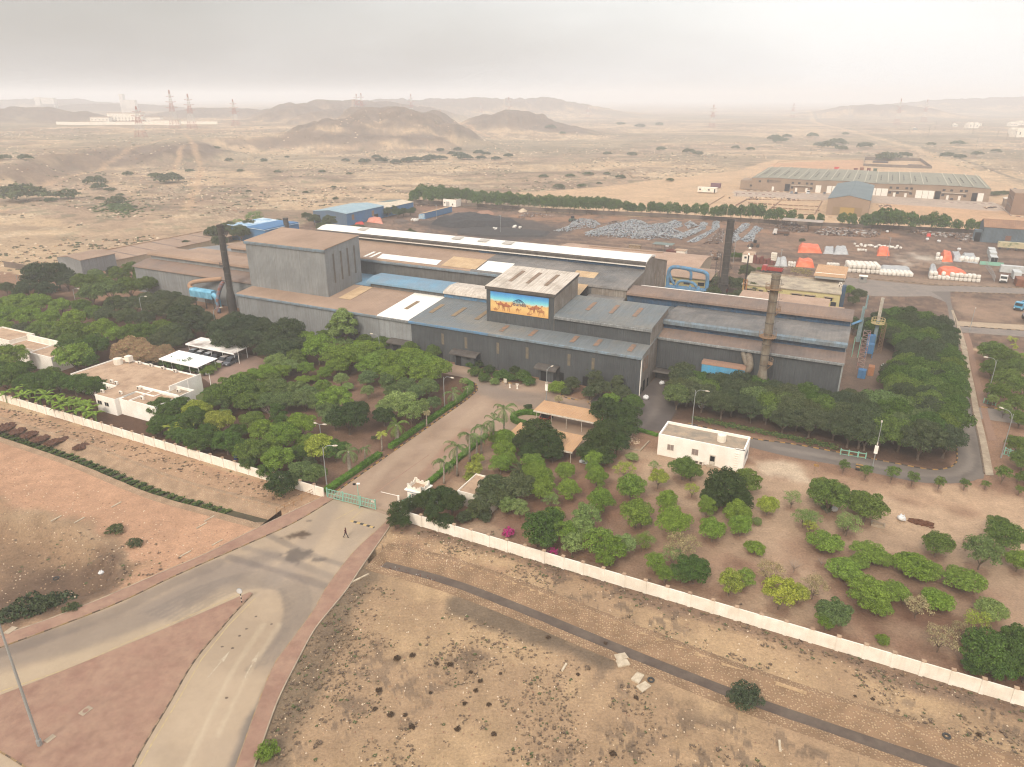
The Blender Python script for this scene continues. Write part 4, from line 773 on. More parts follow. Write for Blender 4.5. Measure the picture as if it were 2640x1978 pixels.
# scattered loose stones and weeds: uncountable
def tri_scatter(name,pts,mats,fn,kind='stuff'):
    mb=MB()
    for p in pts: fn(mb,p)
    return tag(mb.build(name,mats,uv=False),kind=kind)
def rndpoly(P,n,ok=None):
    xs=[p[0] for p in P]; ys=[p[1] for p in P]; out=[]
    k=0
    while len(out)<n and k<60:
        k+=1; X=rng.uniform(min(xs),max(xs),n*2); Y=rng.uniform(min(ys),max(ys),n*2); m=inpoly(X,Y,P)
        for a,b in zip(X[m],Y[m]):
            if ok is None or ok(a,b): out.append((a,b))
            if len(out)>=n: break
    return out
def rock(mb,p,s=None,m=None):
    s=s or random.uniform(.06,.22); a=random.random()*6.28; x,y=p[0],p[1]; z=p[2] if len(p)>2 else 0
    q=[(x+math.cos(a+k*1.571)*s*random.uniform(.7,1.2),y+math.sin(a+k*1.571)*s*random.uniform(.7,1.2),z) for k in range(4)]
    t=[(x+(u[0]-x)*.6,y+(u[1]-y)*.6,z+s*random.uniform(.4,.9)) for u in q]
    mb.hexa(q,t,random.randrange(3) if m is None else m)
INDP=px([(1250,500),(1560,478),(1900,440),(2000,405),(2420,410),(2560,465),(2640,490),(2640,640),(2000,600),(1330,560)])
rocks=[mm('pale_stone',c(222,200,172),var=.1),mm('buff_stone',c(192,160,128),var=.1),mm('brown_stone',c(158,124,100),var=.1)]
wasteR=px([(1010,1375),(1150,1380),(2640,1830),(3000,2000),(2640,2100),(1400,2050),(660,2000),(730,1800),(820,1630),(900,1530)])
def notch(a,b):
    d=dseg(np.array([a]),np.array([b]),[(p.x,p.y) for p in lineAB(CH_R)])[0]; return d>4.6
tri_scatter('loose_stones',rndpoly(wasteR,1700,notch)+rndpoly(px([(1000,1375),(1160,1385),(1300,1440),(1200,1470),(1020,1420)]),420),rocks,lambda mb,p:rock(mb,p,random.uniform(.04,.13)))
def notchL(a,b): return dseg(np.array([a]),np.array([b]),[(p.x,p.y) for p in lineAB(CH_L)])[0]>4.6
tri_scatter('loose_stones',rndpoly(px([(0,1060),(835,1290),(690,1360),(400,1475),(0,1620),(-100,1500),(-100,1050)]),1500,notchL),rocks,lambda mb,p:rock(mb,p,random.uniform(.05,.14)))
def tuft(mb,p,s=None,m=0,h=1.):
    x,y=p[0],p[1]; z=p[2] if len(p)>2 else 0; s=s or random.uniform(.15,.5)
    for k in range(int(9+s*16)):
        a=random.random()*6.28; r=random.uniform(0,.5)*s; e=random.uniform(.5,1.1)*s; w=random.uniform(.03,.09)
        bx,by=x+math.cos(a)*r,y+math.sin(a)*r; tx,ty=x+math.cos(a)*(r+e*.7),y+math.sin(a)*(r+e*.7); nx,ny=-math.sin(a)*w,math.cos(a)*w
        mb.face([(bx-nx,by-ny,z),(bx+nx,by+ny,z),(tx+nx,ty+ny,z+e*.45*h),(tx-nx,ty-ny,z+e*.5*h)],m if m is not None else random.randrange(3))
dryg=[mm('dry_grey_twigs',c(112,94,78),var=.2,scale=3),mm('dry_brown_twigs',c(136,114,90),var=.2,scale=3),mm('olive_weed_leaf',c(92,98,62),var=.2,scale=3)]
tp=[p for p in rndpoly(wasteR,8500,notch) if mnoise.noise(Vector((p[0]*.13,p[1]*.13,3)))+.6*mnoise.noise(Vector((p[0]*.5,p[1]*.5,9)))>.12]
tri_scatter('dry_scrub',tp,dryg,lambda mb,p:tuft(mb,p,random.uniform(.05,.12) if random.random()<.75 else random.uniform(.12,.26),random.choice([0,0,1,1,1,2])))
edge=[]
for L,w,n in (([(1050,1356),(1300,1418),(1700,1549),(2200,1703),(2640,1838)],1.5,520),([(1190,1565),(1300,1602),(1420,1652),(1560,1712)],2.0,260),([(930,1480),(850,1640),(760,1770),(700,1910),(665,1990)],2.6,520),([(0,1058),(300,1150),(560,1225),(740,1290)],1.2,380),([(100,1395),(250,1450),(330,1500),(420,1490)],3.0,160),([(0,1105),(200,1170),(400,1250),(560,1300)],.9,0)):
    P=resample([G(u,v) for u,v in L],.5)
    for _ in range(n): q=random.choice(P); edge.append((q.x+random.gauss(0,w),q.y+random.gauss(0,w)))
edge=[p for p in edge if notch(*p) and notchL(*p) and not inpoly(np.array([p[0]]),np.array([p[1]]),A1+B1[::-1])[0]]
tri_scatter('dry_scrub',edge,dryg,lambda mb,p:tuft(mb,p,random.uniform(.08,.3),random.choice([0,0,1,1,1,2])))
dp=[]
for _ in range(26000):
    r=240*math.exp(random.random()*1.7); a=random.uniform(-.72,.72); x,y=math.sin(a)*r,math.cos(a)*r
    if mnoise.noise(Vector((x/70,y/110,4)))+.6*mnoise.noise(Vector((x/18,y/26,7)))<-.08: continue
    if y<430 and AB((x,y))[1]<285 and AB((x,y))[0]>-248: continue
    if inpoly(np.array([x]),np.array([y]),INDP)[0]: continue
    dp.append((x,y))
dX,dY=np.array([p[0] for p in dp]),np.array([p[1] for p in dp]); dZ,_,_=terrain(dX,dY); dp=[(x,y,z-.1) for (x,y),z in zip(dp,dZ)]
tri_scatter('desert_stones',dp[::2],rocks+[mm('grey_scree',c(140,120,102),var=.1)],lambda mb,p:rock(mb,p,random.uniform(.3,1.1)*(.8+max(0,p[1]-330)/1300),random.choice([0,0,1,2])))
def scrubb(mb,p):
    s=random.uniform(.5,1.7)
    for _ in range(3): a=random.random()*6.28; rock(mb,(p[0]+math.cos(a)*s*.6,p[1]+math.sin(a)*s*.4,p[2]),s*.55,random.choice([0,0,1,2]))
tri_scatter('desert_scrub',dp[1::2],[mm('grey_olive_scrub',c(104,98,76),var=.2),mm('brown_scrub',c(118,98,78),var=.2),mm('green_scrub',c(88,96,66),var=.2)],scrubb)
greenl=[mm('reed_green_leaf',c(82,104,48),var=.25,scale=2),mm('dark_reed_leaf',c(60,82,38),var=.25,scale=2),mm('olive_reed_leaf',c(110,118,64),var=.2,scale=2)]
rp=[]
for i,p in enumerate(DL):
    if i<4: continue
    for _ in range(60): o_=random.uniform(-.4,1.5); rp.append((p.x-NL[i].x*o_+random.uniform(-.8,.8)*AX.x,p.y-NL[i].y*o_+random.uniform(-.8,.8)*AX.y,-1.0))
tri_scatter('reeds',rp,greenl,lambda mb,p:tuft(mb,p,random.uniform(.18,.4),random.choice([0,1,1,2]),1.5))
tri_scatter('debris',[(DR[i].x+random.gauss(0,.4),DR[i].y+random.gauss(0,.4),-.97) for i in range(5) for _ in range(30)],[mm('brown_leaf_litter',c(110,64,48),var=.2),mm('grey_litter',c(120,108,98),var=.2),mm('pale_litter',c(196,186,176),var=.1)],lambda mb,p:rock(mb,p,random.uniform(.05,.16),random.choice([0,0,0,1,2])))
# rust-brown manure heaps spread along the left drain bank
for k,(u,v,rx,ry) in enumerate([(15,1100,3.4,1.5),(45,1112,2.6,1.2),(75,1120,2.4,1.1),(105,1130,2.6,1.2),(135,1140,2.2,1.),(160,1133,1.6,.8),(208,1151,2.4,1.)]):
    p=G(u,v); mb=MB(); 
    for _ in range(70):
        a=random.random()*6.28; r=random.random()**.6; q=p+AX*(math.cos(a)*r*rx*.5)+BX*(math.sin(a)*r*ry*1.3); mb.blob((q.x,q.y,-.02),.35,.35,random.uniform(.1,.25),k*9+_,.3,6)
    o=mb.build('soil_heap',soilm,origin=p); tag(o,'rust-brown soil heap on the left drain bank, %s from the left edge'%['first','second','third','fourth','fifth','sixth','seventh'][k],'soil heap','brown soil heaps beside the left drain')
# ================================================================ walls, gate, small buildings
ORD='first second third fourth fifth sixth seventh eighth ninth tenth eleventh twelfth thirteenth fourteenth fifteenth sixteenth seventeenth eighteenth nineteenth twentieth'.split()
ORD+=['twenty-'+x for x in ORD[:9]]+['thirtieth']+['thirty-'+x for x in ORD[:9]]
def bwall(a0,a1,b,label,step=3.0,h=1.75,sgn=1,off=0.):
    t=empty('boundary_wall',W((a0+a1)/2,b,0),label,'wall')
    mb=MB(); mb.abox(a0,a1,b-.09,b+.09,0,h); part(mb,'wall_panel',cream_w,t)
    x=a0+off
    while x<=a1+.01:
        p=MB(); p.abox(x-.2,x+.2,b-.2,b+.14,0,h+.22); o=part(p,'pillar',cream_w,t); p=MB(); p.abox(x-.25,x+.25,b-.25,b+.19,h+.22,h+.34); part(p,'pillar_cap',flat_tan,o); x+=step
    return t
bwall(-205,-33.9,-65.6,'long white boundary wall left of the mint gate',3.02,1.72)
bwall(-17.6,98,-65.6,'long white boundary wall right of the mint gate',2.98,1.85)
# outer yard wall
t=empty('yard_wall',W(-60,252,0),'low grey-brown block wall behind the row of yard trees','wall'); mb=MB(); pts=[(-222,238.5),(-132,242),(-53,254),(3,256.5),(53,266),(112,273)]
for (a0,b0),(a1,b1) in zip(pts[:-1],pts[1:]):
    p,q=W(a0,b0),W(a1,b1); n=Vector((-(q-p).y,(q-p).x,0)).normalized()*.12; mb.hexa([p-n,q-n,q+n,p+n],[x+Vector((0,0,1.9)) for x in (p-n,q-n,q+n,p+n)])
part(mb,'wall_panel',mm('grey_brown_block',c(132,118,106),c(116,102,92),.5,.3,var=.1),t)
t=empty('side_wall',W(-255,40,0),'grey block wall at the far left corner of the compound','wall'); part(MB().abox(-262,-238,14,14.2,0,2.2),'wall_panel',mm('grey_brown_block',c(132,118,106)),t)
# gates
def gate(p,q,label,h=1.75,leafs=None,step=.3,tilt=None):
    t=empty('sliding_gate',(p+q)/2,label,'gate'); d=(q-p).normalized(); L=(q-p).length; z=Vector((0,0,1)); n=Vector((-d.y,d.x,0))
    fr=MB()
    for zz in (.15,.95,h-.05): fr.box((p+q)/2+z*zz,d*(L/2),n*.03,z*.04)
    part(fr,'gate_frame',teal,t); br=MB(); k=int(L/step)
    for i in range(k+1): br.box(p+d*(L*i/k)+z*(h/2+.05),d*.03,n*.02,z*(h/2-.08))
    part(br,'bars',teal,t)
    for f in (0,.33,.7,1.): part(MB().box(p+d*L*f+z*(h/2+.08),d*.09,n*.07,z*(h/2+.08)),'gate_post',teal,t)
    return t
g1=gate(W(-33.3,-65.5),W(-23.9,-64.9),'mint green barred gate across the entrance road'); part(MB().box(W(-24.3,-65.0,1.45),AX*.3,BX*.02,Vector((0,0,.18))),'sign_plate',whp,g1)
gate(W(-19.9,-64.9),W(-19.6,-59.5),'short mint gate leaf folded back beside the guardhouse')
gate(G(2166,1172),G(2231,1183),'mint horizontal barrier beside the perimeter road kerb',1.1,step=1.2); gate(G(2535,1040),G(2566,1046),'mint rail fence by the side road junction at right edge',1.1,step=.8); gate(G(2588,1172),G(2626,1186),'mint rail fence right of the perimeter road bend',1.4,step=.5)
t=empty('boom_barrier',G(983,1281),'thin white raised-arm barrier pole inside the gate','barrier'); p,q=G(983,1281)+Vector((0,0,.95)),G(1028,1293)+Vector((0,0,1.05)); part(MB().tube([p,q],.05,6),'arm',white_w,t); part(MB().box(q+Vector((0,0,-.5)),(.15,0,0),(0,.15,0),(0,0,.55)),'base',white_w,t)
t=empty('post_camera',G(927,1311),'slim mint post with a white double camera above the gate','post'); b=G(927,1311); part(MB().tube([b,b+Vector((0,0,4.4))],.06,6),'pole',teal,t); part(MB().box(b+Vector((-.5,0,4.5)),(.22,0,0),(0,.12,0),(0,0,.12)),'camera',black,t); part(MB().box(b+Vector((.15,0,4.6)),(.25,0,0),(0,.14,0),(0,0,.08)),'camera_hood',white_w,t)
# handrail by the left pavement
t=empty('handrail',G(745,1320),'ochre pipe handrail above the left drain end','handrail'); P=[G(714,1327),G(735,1315),G(757,1303),G(778,1291),G(800,1279),G(820,1268)]; m1=MB(); z=Vector((0,0,1))
for h in (.55,1.05): m1.tube([p+z*h for p in P],.04,5)
part(m1,'rail',rail_y,t)
for p in P: part(MB().tube([p,p+z*1.05],.05,5),'post',rail_y,t)
# generic flat-roofed block in site axes
def block(t,a0,a1,b0,b1,h,par=.35,wm=None,rm=None,name='wall',pw=.2):
    wm=wm or white_w; rm=rm or flat_tan
    part(MB().abox(a0,a1,b0,b1,0,h),name,wm,t); part(MB().abox(a0+pw,a1-pw,b0+pw,b1-pw,h,h+.03),'roof_deck',rm,t)
    m=MB(); m.abox(a0,a1,b0-.002,b0+pw,h,h+par); m.abox(a0,a1,b1-pw,b1,h,h+par); m.abox(a0,a0+pw,b0+pw,b1-pw,h,h+par); m.abox(a1-pw,a1,b0+pw,b1-pw,h,h+par); part(m,'parapet',wm,t)
def awin(t,a,b,z,w,h,m=None,d=.05,frame=True,name='window'):   # on a wall facing -b
    o=part(MB().abox(a-w/2,a+w/2,b-d,b+.01,z,z+h),name,m or blind,t)
    if frame:
        f=MB(); f.abox(a-w/2-.06,a+w/2+.06,b-d-.03,b,z-.09,z-.002); f.abox(a-w/2-.06,a+w/2+.06,b-d-.03,b,z+h+.002,z+h+.08); f.abox(a-.03,a+.03,b-d-.02,b-d-.001,z,z+h); part(f,'frame',whp,o)
    return o
def bwin(t,a,b,z,w,h,m=None,d=.05): return part(MB().abox(a-.01,a+d,b-w/2,b+w/2,z,z+h),'window',m or glass,t)
def tank(loc,label,r=.75,h=1.3,m=None,group=None):
    t=empty('water_tank',loc,label,'water tank',group); prof=[(r,0)]; k=9
    for i in range(k): z=h*i/k; prof+=[(r,z+.02),(r*.94,z+h/k*.5)]
    prof+=[(r,h),(r*.6,h+.12),(.22,h+.16),(.22,h+.24),(.05,h+.26)]
    part(MB().lathe(loc,prof,18),'tank_body',m or cream_w,t,smooth=False); mb=MB()
    for k in range(10): a=k*.628; mb.box(Vector(loc)+Vector((math.cos(a)*r*1.0,math.sin(a)*r*1.0,h*.55)),Vector((math.cos(a),math.sin(a),0))*.05,Vector((-math.sin(a),math.cos(a),0))*.06,(0,0,h*.42))
    part(mb,'ribs',m or cream_w,t); return t
def acunit(loc,label,rz=0,group='air conditioning units on the office roof'):
    t=empty('air_conditioner',loc,label,'air conditioner',group); l=Vector(loc); X=AX*.42; Y=BX*.17
    part(MB().box(l+Vector((0,0,.42)),X,Y,(0,0,.32)),'casing',cream_w,t); part(MB().box(l-BX*.175+Vector((-.05,0,.44)),AX*.24,BX*.012,(0,0,.24)),'fan_grille',mm('dark_grille',c(110,96,86),var=.05),t)
    m=MB(); m.box(l+AX*.3+Vector((0,0,.05)),AX*.04,Y*1.2,(0,0,.05)); m.box(l-AX*.3+Vector((0,0,.05)),AX*.04,Y*1.2,(0,0,.05)); part(m,'feet',galv,t); return t
# white pump house
t=empty('utility_building',W(19,-22.5,0),'white flat-roofed building with two windows beside the dark road','building')
block(t,11.5,26.9,-25.75,-19.4,3.75,.5,None,flat_grey,pw=.28); part(MB().abox(25.3,26.95,-25.8,-25.2,0,4.25),'stair_tower',white_w,t)
for k in range(8): part(MB().abox(25.35,26.0,-25.95,-25.8,.35+.45*k,.42+.45*k),'wall_rung',cream_w,t)
awin(t,13.9,-25.75,1.5,1.15,1.05); awin(t,18.4,-25.75,1.55,1.15,1.1); d=awin(t,21.6,-25.75,.15,1.05,2.0,whp,name='door'); part(MB().abox(21.2,22.0,-25.84,-25.8,1.0,2.0),'door_glass',black,d)
bwin(t,26.9,-22.4,1.7,2.8,.9,mm('grey_steel_shutter',c(150,150,150))); part(MB().abox(20.7,22.8,-26.5,-25.76,0,.15),'door_step',conc,t); acunit(W(19.8,-26.2,0),'white air conditioner on the ground by the utility building door',group=None); acunit(W(19.0,-26.1,0),'small dark-backed cooling unit left of the utility building door',group=None)
tank(W(22.3,-22.6,3.78),'ribbed cream water tank on the white utility building roof')
t=empty('rubble_heap',W(5.3,-22.5,0),'heap of pale stones left of the white utility building','stone heap'); mb=MB()
for _ in range(260): a=random.random()*6.28; r=random.random()**.5*1.9; q=W(5.3,-22.5)+Vector((math.cos(a)*r,math.sin(a)*r,max(0,(1.9-r)*.35*random.random()))); rock(mb,q,random.uniform(.08,.22))
part(mb,'stones',rocks,t)
t=empty('kerb_block',W(8.4,-24.3,0),'low concrete upstand left of the white utility building','concrete upstand'); mb=MB(); mb.box(W(8.5,-23.8,.15),(BX*2.4+AX*.2),AX*.13,(0,0,.15)); mb.box(W(7.2,-26,.12),AX*1.2,BX*.12,(0,0,.12)); part(mb,'upstand',conc,t)
# guardhouse
t=empty('guardhouse',W(-18.9,-59.9,0),'white castellated guardhouse beside the mint gate','guardhouse')
ga,gb=-20.35,-17.55; g0,g1_=-60.9,-58.4
part(MB().abox(ga,gb,g0,g1_,0,2.55),'wall',white_w,t); part(MB().abox(ga-.35,gb+.35,g0-.35,g1_+.35,2.55,2.72),'roof_slab',white_w,t); part(MB().abox(ga-.01,gb+.01,g0-.012,g1_+.01,2.2,2.5),'blue_band',mm('blue_grey_band',c(96,126,170)),t)
mb=MB()
def cren(P,Q):
    d=(Q-P); L=d.length; d=d/L; n=Vector((-d.y,d.x,0)); H=[(0,1.0),(.12,1.0),(.16,.7),(.27,.7),(.31,.42),(.42,.42),(.44,.68),(.56,.68),(.58,.42),(.69,.42),(.73,.7),(.84,.7),(.88,1.0),(1,1.0)]
    a=[P+d*L*x+Vector((0,0,y*.95)) for x,y in H]; f=[P]+a+[Q]; f=f[::-1]; k=[p+n*.12 for p in f]; m_=len(f)
    mb.mesh(f+k,[tuple(range(m_)),tuple(range(2*m_-1,m_-1,-1))]+[(i,m_+i,m_+(i+1)%m_,(i+1)%m_) for i in range(m_)])
cz=2.72
for P,Q in ((W(ga,g0,cz),W(gb,g0,cz)),(W(gb,g0,cz),W(gb,g1_,cz)),(W(gb,g1_,cz),W(ga,g1_,cz)),(W(ga,g1_,cz),W(ga,g0,cz))): cren(P,Q)
part(mb,'crenellations',cream_w,t); part(MB().abox(ga+.2,gb-.2,g0+.2,g1_-.2,2.721,2.76),'roof_deck',flat_tan,t)
w_=part(MB().abox(-19.5,-18.2,g0-.04,g0+.01,1.05,2.05),'window',glass,t); f=MB()
for x in (-19.5,-19.18,-18.85,-18.53,-18.2): f.abox(x-.025,x+.025,g0-.07,g0-.041,1.05,2.05)
for z_ in (1.05,1.38,1.72,2.05): f.abox(-19.5,-18.2,g0-.085,g0-.071,z_-.025,z_+.025)
part(f,'bars',whp,w_); bwin(t,gb,-59.6,1.1,1.3,.9,glass)
def chair(loc,rz,label):
    t=empty('plastic_chair',(0,0,0),label,'chair','white plastic chairs behind the guardhouse'); w=mm('white_plastic',c(250,250,250,1.15),rough=.4,var=0)
    part(MB().xbox(-.23,.23,-.22,.22,.40,.43),'seat',w,t); m=MB(); m.xbox(-.23,-.17,-.26,-.21,.43,.9); m.xbox(.17,.23,-.26,-.21,.43,.9); m.xbox(-.23,.23,-.27,-.22,.78,.92); m.xbox(-.05,.05,-.26,-.22,.43,.8); part(m,'backrest',w,t)
    for sx in (-.2,.2):
        for sy in (-.19,.19): part(MB().xbox(sx-.025,sx+.025,sy-.025,sy+.025,0,.4),'leg',w,t)
        part(MB().xbox(sx-.03,sx+.03,-.22,.2,.62,.65),'armrest',w,t)
    t.location=loc; t.rotation_euler=(0,0,rz); return t
for (a,b_,r,l) in ((-16.9,-59.3,.4,'white plastic chair nearest the guardhouse wall'),(-16.2,-59.0,2.6,'white plastic chair in the middle of the three'),(-14.9,-58.9,2.4,'white plastic chair farthest from the guardhouse by the hedge')): chair(W(a,b_,0),r+SA,l)
# cream shed with tank
t=empty('garden_shed',W(-9.8,-54.4,0),'small cream flat-roofed shed half hidden by trees near the guardhouse','shed'); block(t,-12.9,-6.5,-57.5,-51.2,2.3,.28,cream_w,flat_tan,pw=.15); tank(W(-9.6,-55.2,2.33),'stubby cream water tank on the shed near the guardhouse',.6,.8)
# staff offices at left
t=empty('office_building',W(-98,-51,0),'white flat-roofed office with a long parapet and roof cooling units','building')
part(MB().abox(-116,-88.5,-54.5,-42.2,0,3.7),'wall',white_w,t); part(MB().abox(-115.7,-88.7,-54.2,-42.5,3.7,3.74),'roof_deck',flat_tan,t); part(MB().abox(-100.6,-94.3,-59.4,-54.49,0,3.69),'wall',white_w,t); part(MB().abox(-100.4,-94.4,-59.2,-54.3,3.75,3.78),'roof_deck',flat_tan,t)
m=MB(); m.abox(-116,-115.75,-54.5,-42.2,3.7,4.0); m.abox(-115.75,-88.75,-42.45,-42.2,3.7,4.0); m.abox(-88.75,-88.5,-50.5,-42.2,3.7,4.5); m.abox(-116,-100.6,-54.5,-54.3,3.7,3.85); part(m,'parapet',white_w,t)
part(MB().abox(-90.9,-83.2,-58.4,-52.6,0,3.5),'wall',white_w,t); part(MB().abox(-94.3,-90.9,-58.4,-57.4,0,3.5),'wall',white_w,t); part(MB().abox(-93.9,-83.5,-58.2,-52.8,3.5,3.53),'roof_deck',flat_tan,t)
m=MB(); m.abox(-91.1,-83.2,-58.5,-58.3,3.5,3.85); m.abox(-83.4,-83.2,-58.3,-50.6,3.5,3.9); m.abox(-91.1,-90.9,-58.3,-52.7,3.5,3.85); m.abox(-95.4,-83.4,-52.75,-52.4,3.7,4.15); m.abox(-94.2,-90.9,-52.9,-52.76,3.0,3.85); part(m,'parapet',white_w,t)
part(MB().abox(-88.5,-83.2,-52.4,-48.6,0,3.4),'wall',white_w,t); m=MB(); m.abox(-88.5,-83.2,-48.8,-48.6,3.4,3.95); m.abox(-83.4,-83.2,-52.4,-48.8,3.4,3.95); part(m,'parapet',white_w,t); part(MB().abox(-88.3,-83.5,-52.3,-48.9,3.42,3.46),'roof_deck',flat_grey,t)
for a in (-99.4,-97.2): awin(t,a,-59.4,1.7,1.2,.8,glass)
awin(t,-92.6,-54.45,1.2,1.2,1.8,black,name='doorway'); awin(t,-93.8,-54.45,1.2,.7,1.8,black,name='doorway')
for k,(a,b_,l) in enumerate([(-103,-53.6,'air conditioner at the tree-side roof edge of the office'),(-101.2,-53.8,'white air conditioner second along the office roof edge'),(-100.3,-56.3,'air conditioner on the near left office roof corner'),(-99.6,-58.2,'air conditioner nearest the boundary wall on the office roof'),(-95.4,-57,'brown air conditioner beside the office light well'),(-94.3,-53.6,'brown air conditioner at the head of the office light well'),(-89.3,-56.6,'white air conditioner on the lower office wing'),(-108,-42.9,'air conditioner under the tan-flowered tree on the office roof'),(-104,-42.9,'white air conditioner centred on the rear office parapet'),(-100,-42.9,'air conditioner near the shrub at the rear office parapet'),(-96,-42.9,'air conditioner beside the green shrub above the office'),(-86,-50.4,'air conditioner in the small walled office terrace')]): acunit(W(a,b_,3.76 if k not in (6,11) else 3.5),l)
tank(W(-112.6,-45.0,3.75),'round ribbed cream tank on the office roof corner',.95,1.4); t=empty('water_tank',W(-111.2,-43.6,3.75),'square cream tank on short legs on the office roof','water tank'); p=W(-111.0,-43.3,3.75); part(MB().box(p+Vector((0,0,1.05)),AX*.75,BX*.6,(0,0,.65)),'tank_body',cream_w,t); m=MB()
for sx in (-.6,.6):
    for sy in (-.45,.45): m.box(p+AX*sx+BX*sy+Vector((0,0,.2)),AX*.06,BX*.06,(0,0,.2))
part(m,'legs',galv,t)
t=empty('office_building',W(-145,-46,0),'white flat-roofed offices at the left edge among the trees','building')
block(t,-139.4,-130.4,-49.8,-43.2,3.7,.3,white_w,flat_tan); block(t,-152,-139.6,-48.5,-42.8,3.1,.2,white_w,flat_tan,name='wall'); block(t,-166,-151.9,-47,-40.5,3.8,.4,cream_w,flat_tan); part(MB().abox(-151.8,-139,-42.6,-42.2,3.0,4.6),'parapet',cream_w,t); part(MB().abox(-151,-140,-48.4,-48.3,3.3,4.1),'roof_railing',whp,t)
# car shelters
def shelter(a0,a1,b0,b1,z0,z1,label,m,fm,n=5,colour=None):
    t=empty('car_shelter',W((a0+a1)/2,(b0+b1)/2,0),label,'car shelter'); q=[W(a0,b0,z0),W(a1,b0,z0),W(a1,b1,z1),W(a0,b1,z1)]
    part(MB().hexa(q,[p+Vector((0,0,.1)) for p in q]),'roof',m,t); part(MB().hexa([W(a0,b0-.05,z0-.22),W(a1,b0-.05,z0-.22),W(a1,b0-.01,z0-.22),W(a0,b0-.01,z0-.22)],[W(a0,b0-.05,z0+.12),W(a1,b0-.05,z0+.12),W(a1,b0-.01,z0+.12),W(a0,b0-.01,z0+.12)]),'fascia',fm,t)
    for i in range(n):
        a=a0+.5+(a1-a0-1)*i/(n-1); part(MB().tube([W(a,b0+.5,0),W(a,b0+.5,z0)],.06,6),'post',fm,t); part(MB().tube([W(a,b1-.5,0),W(a,b1-.5,z1)],.06,6),'post',fm,t)
    return t
tanr=mm('sandy_ribbed_shelter_roof',c(206,164,124),c(196,154,116),.5,.3,var=.03,streak=(1.2,.12,c(180,142,108)),ribs=.5)
shelter(-15.0,-.9,-23.6,-18.3,2.75,2.95,'tan-roofed car shelter with a red car, nearest the works',tanr,whp); shelter(-14.9,-1.2,-36.6,-30,2.45,2.75,'tan-roofed car shelter behind the two dark trees',tanr,whp)
whs=mm('white_shelter_sheet',c(252,250,246,1.18),var=.02,streak=(.9,.12,c(200,196,190))); whd=mm('grimy_white_shelter_sheet',c(240,234,226,1.1),c(130,108,96),.42,.28,var=.05,sharp=.16)
shelter(-113.3,-96.2,-25.7,-20.6,2.7,3.0,'white car shelter with a leaf-stained end and parked cars',whd,whs); shelter(-110,-96.6,-36.3,-30.4,2.6,2.9,'clean white car shelter beside the green shrub tree',whs,whs)
# buildings behind the works
t=empty('tan_shed',W(-30,122,0),'long curved tan-roofed shed behind the main hall','shed'); wallb(t,[(112,0),(136,0),(136,4.6),(124,6.0),(112,4.2)],-70,-13.2,mm('dusty_pale_wall',c(188,170,146),var=.06,streak=(1.2,.4,c(160,140,118)))); roof(t,[(111.3,4.1),(113,4.7),(118,5.6),(124,6.15),(130,5.8),(136.6,4.6)],-71,-12.6,mm('pinkish_tan_roof_sheet')); part(MB().abox(-60,-30,126,127.5,6.0,6.5),'ridge_vent',roof_dust,t); part(MB().abox(-17,-11.5,110.2,112,0,3),'side_porch',flat_tan,t)
t=empty('yellow_building',W(-22,105,0),'pale yellow building with a dusty roof behind blue ducts','building'); part(MB().abox(-62,-5.8,97,111,0,4.7),'wall',yellow_w,t); roof(t,[(96.2,4.75),(97,5.0),(104,5.7),(111.6,5.1)],-62.6,-5,roof_dust)
for a in (-18.2,-13.2,-8.3,-23.5,-29): o=awin(t,a,97,2.2,2.1,1.1,glass,frame=False); part(MB().abox(a-1.3,a+1.3,96.3,97,3.5,3.62),'sun_shade',conc,o)
t=empty('yellow_building',W(20,105,0),'long pale yellow workshop with a stained flat roof and shaded windows','building'); part(MB().abox(5.5,35.2,95.5,113,0,4.6),'wall',yellow_w,t); part(MB().abox(5.2,35.4,95.2,113.3,4.6,4.9),'roof_slab',mm('stained_grey_roof_slab',c(196,180,154),c(160,146,128),.5,.25,var=.06,c3=c(140,128,114),scale3=.5,amt3=.36),t); part(MB().abox(5.2,35.4,112.9,113.3,4.9,5.3),'parapet',flat_grey,t)
for a,w in ((8,2.8),(15,2.8),(22.5,3.),(26.4,3.),(32,2.2),(11.5,1.2)): o=awin(t,a,95.5,2.3,w,1.1,glass,frame=False); part(MB().abox(a-w/2-.3,a+w/2+.3,94.6,95.5,3.55,3.68),'sun_shade',conc,o)
awin(t,33.6,95.5,.2,1.6,1.9,glass,frame=False); 
t=empty('tan_block',W(30.5,116,0),'taller tan-roofed block at the end of the yellow workshop','building'); part(MB().abox(26,35.2,113.3,124.5,0,7.1),'wall',cream_w,t); roof(t,[(109.6,6.9),(125,7.6)],25.8,35.6,mm('sandy_ribbed_shelter_roof')); part(MB().abox(26.2,35,109.7,109.8,6,6.9),'fascia',galv,t)
part(MB().abox(35.25,36.4,99,101.5,0,6.6),'stair_tower',trim_deep,t)
for k,(a,b_) in enumerate([(34.4,108.5),(34.6,106.5),(34.3,104.8)]): acunit(W(a,b_,4.9),['cooling unit at the far roof corner of the yellow workshop','cooling unit halfway along the yellow workshop roof edge','cooling unit nearest on the yellow workshop roof edge'][k],group='cooling units on the yellow workshop')
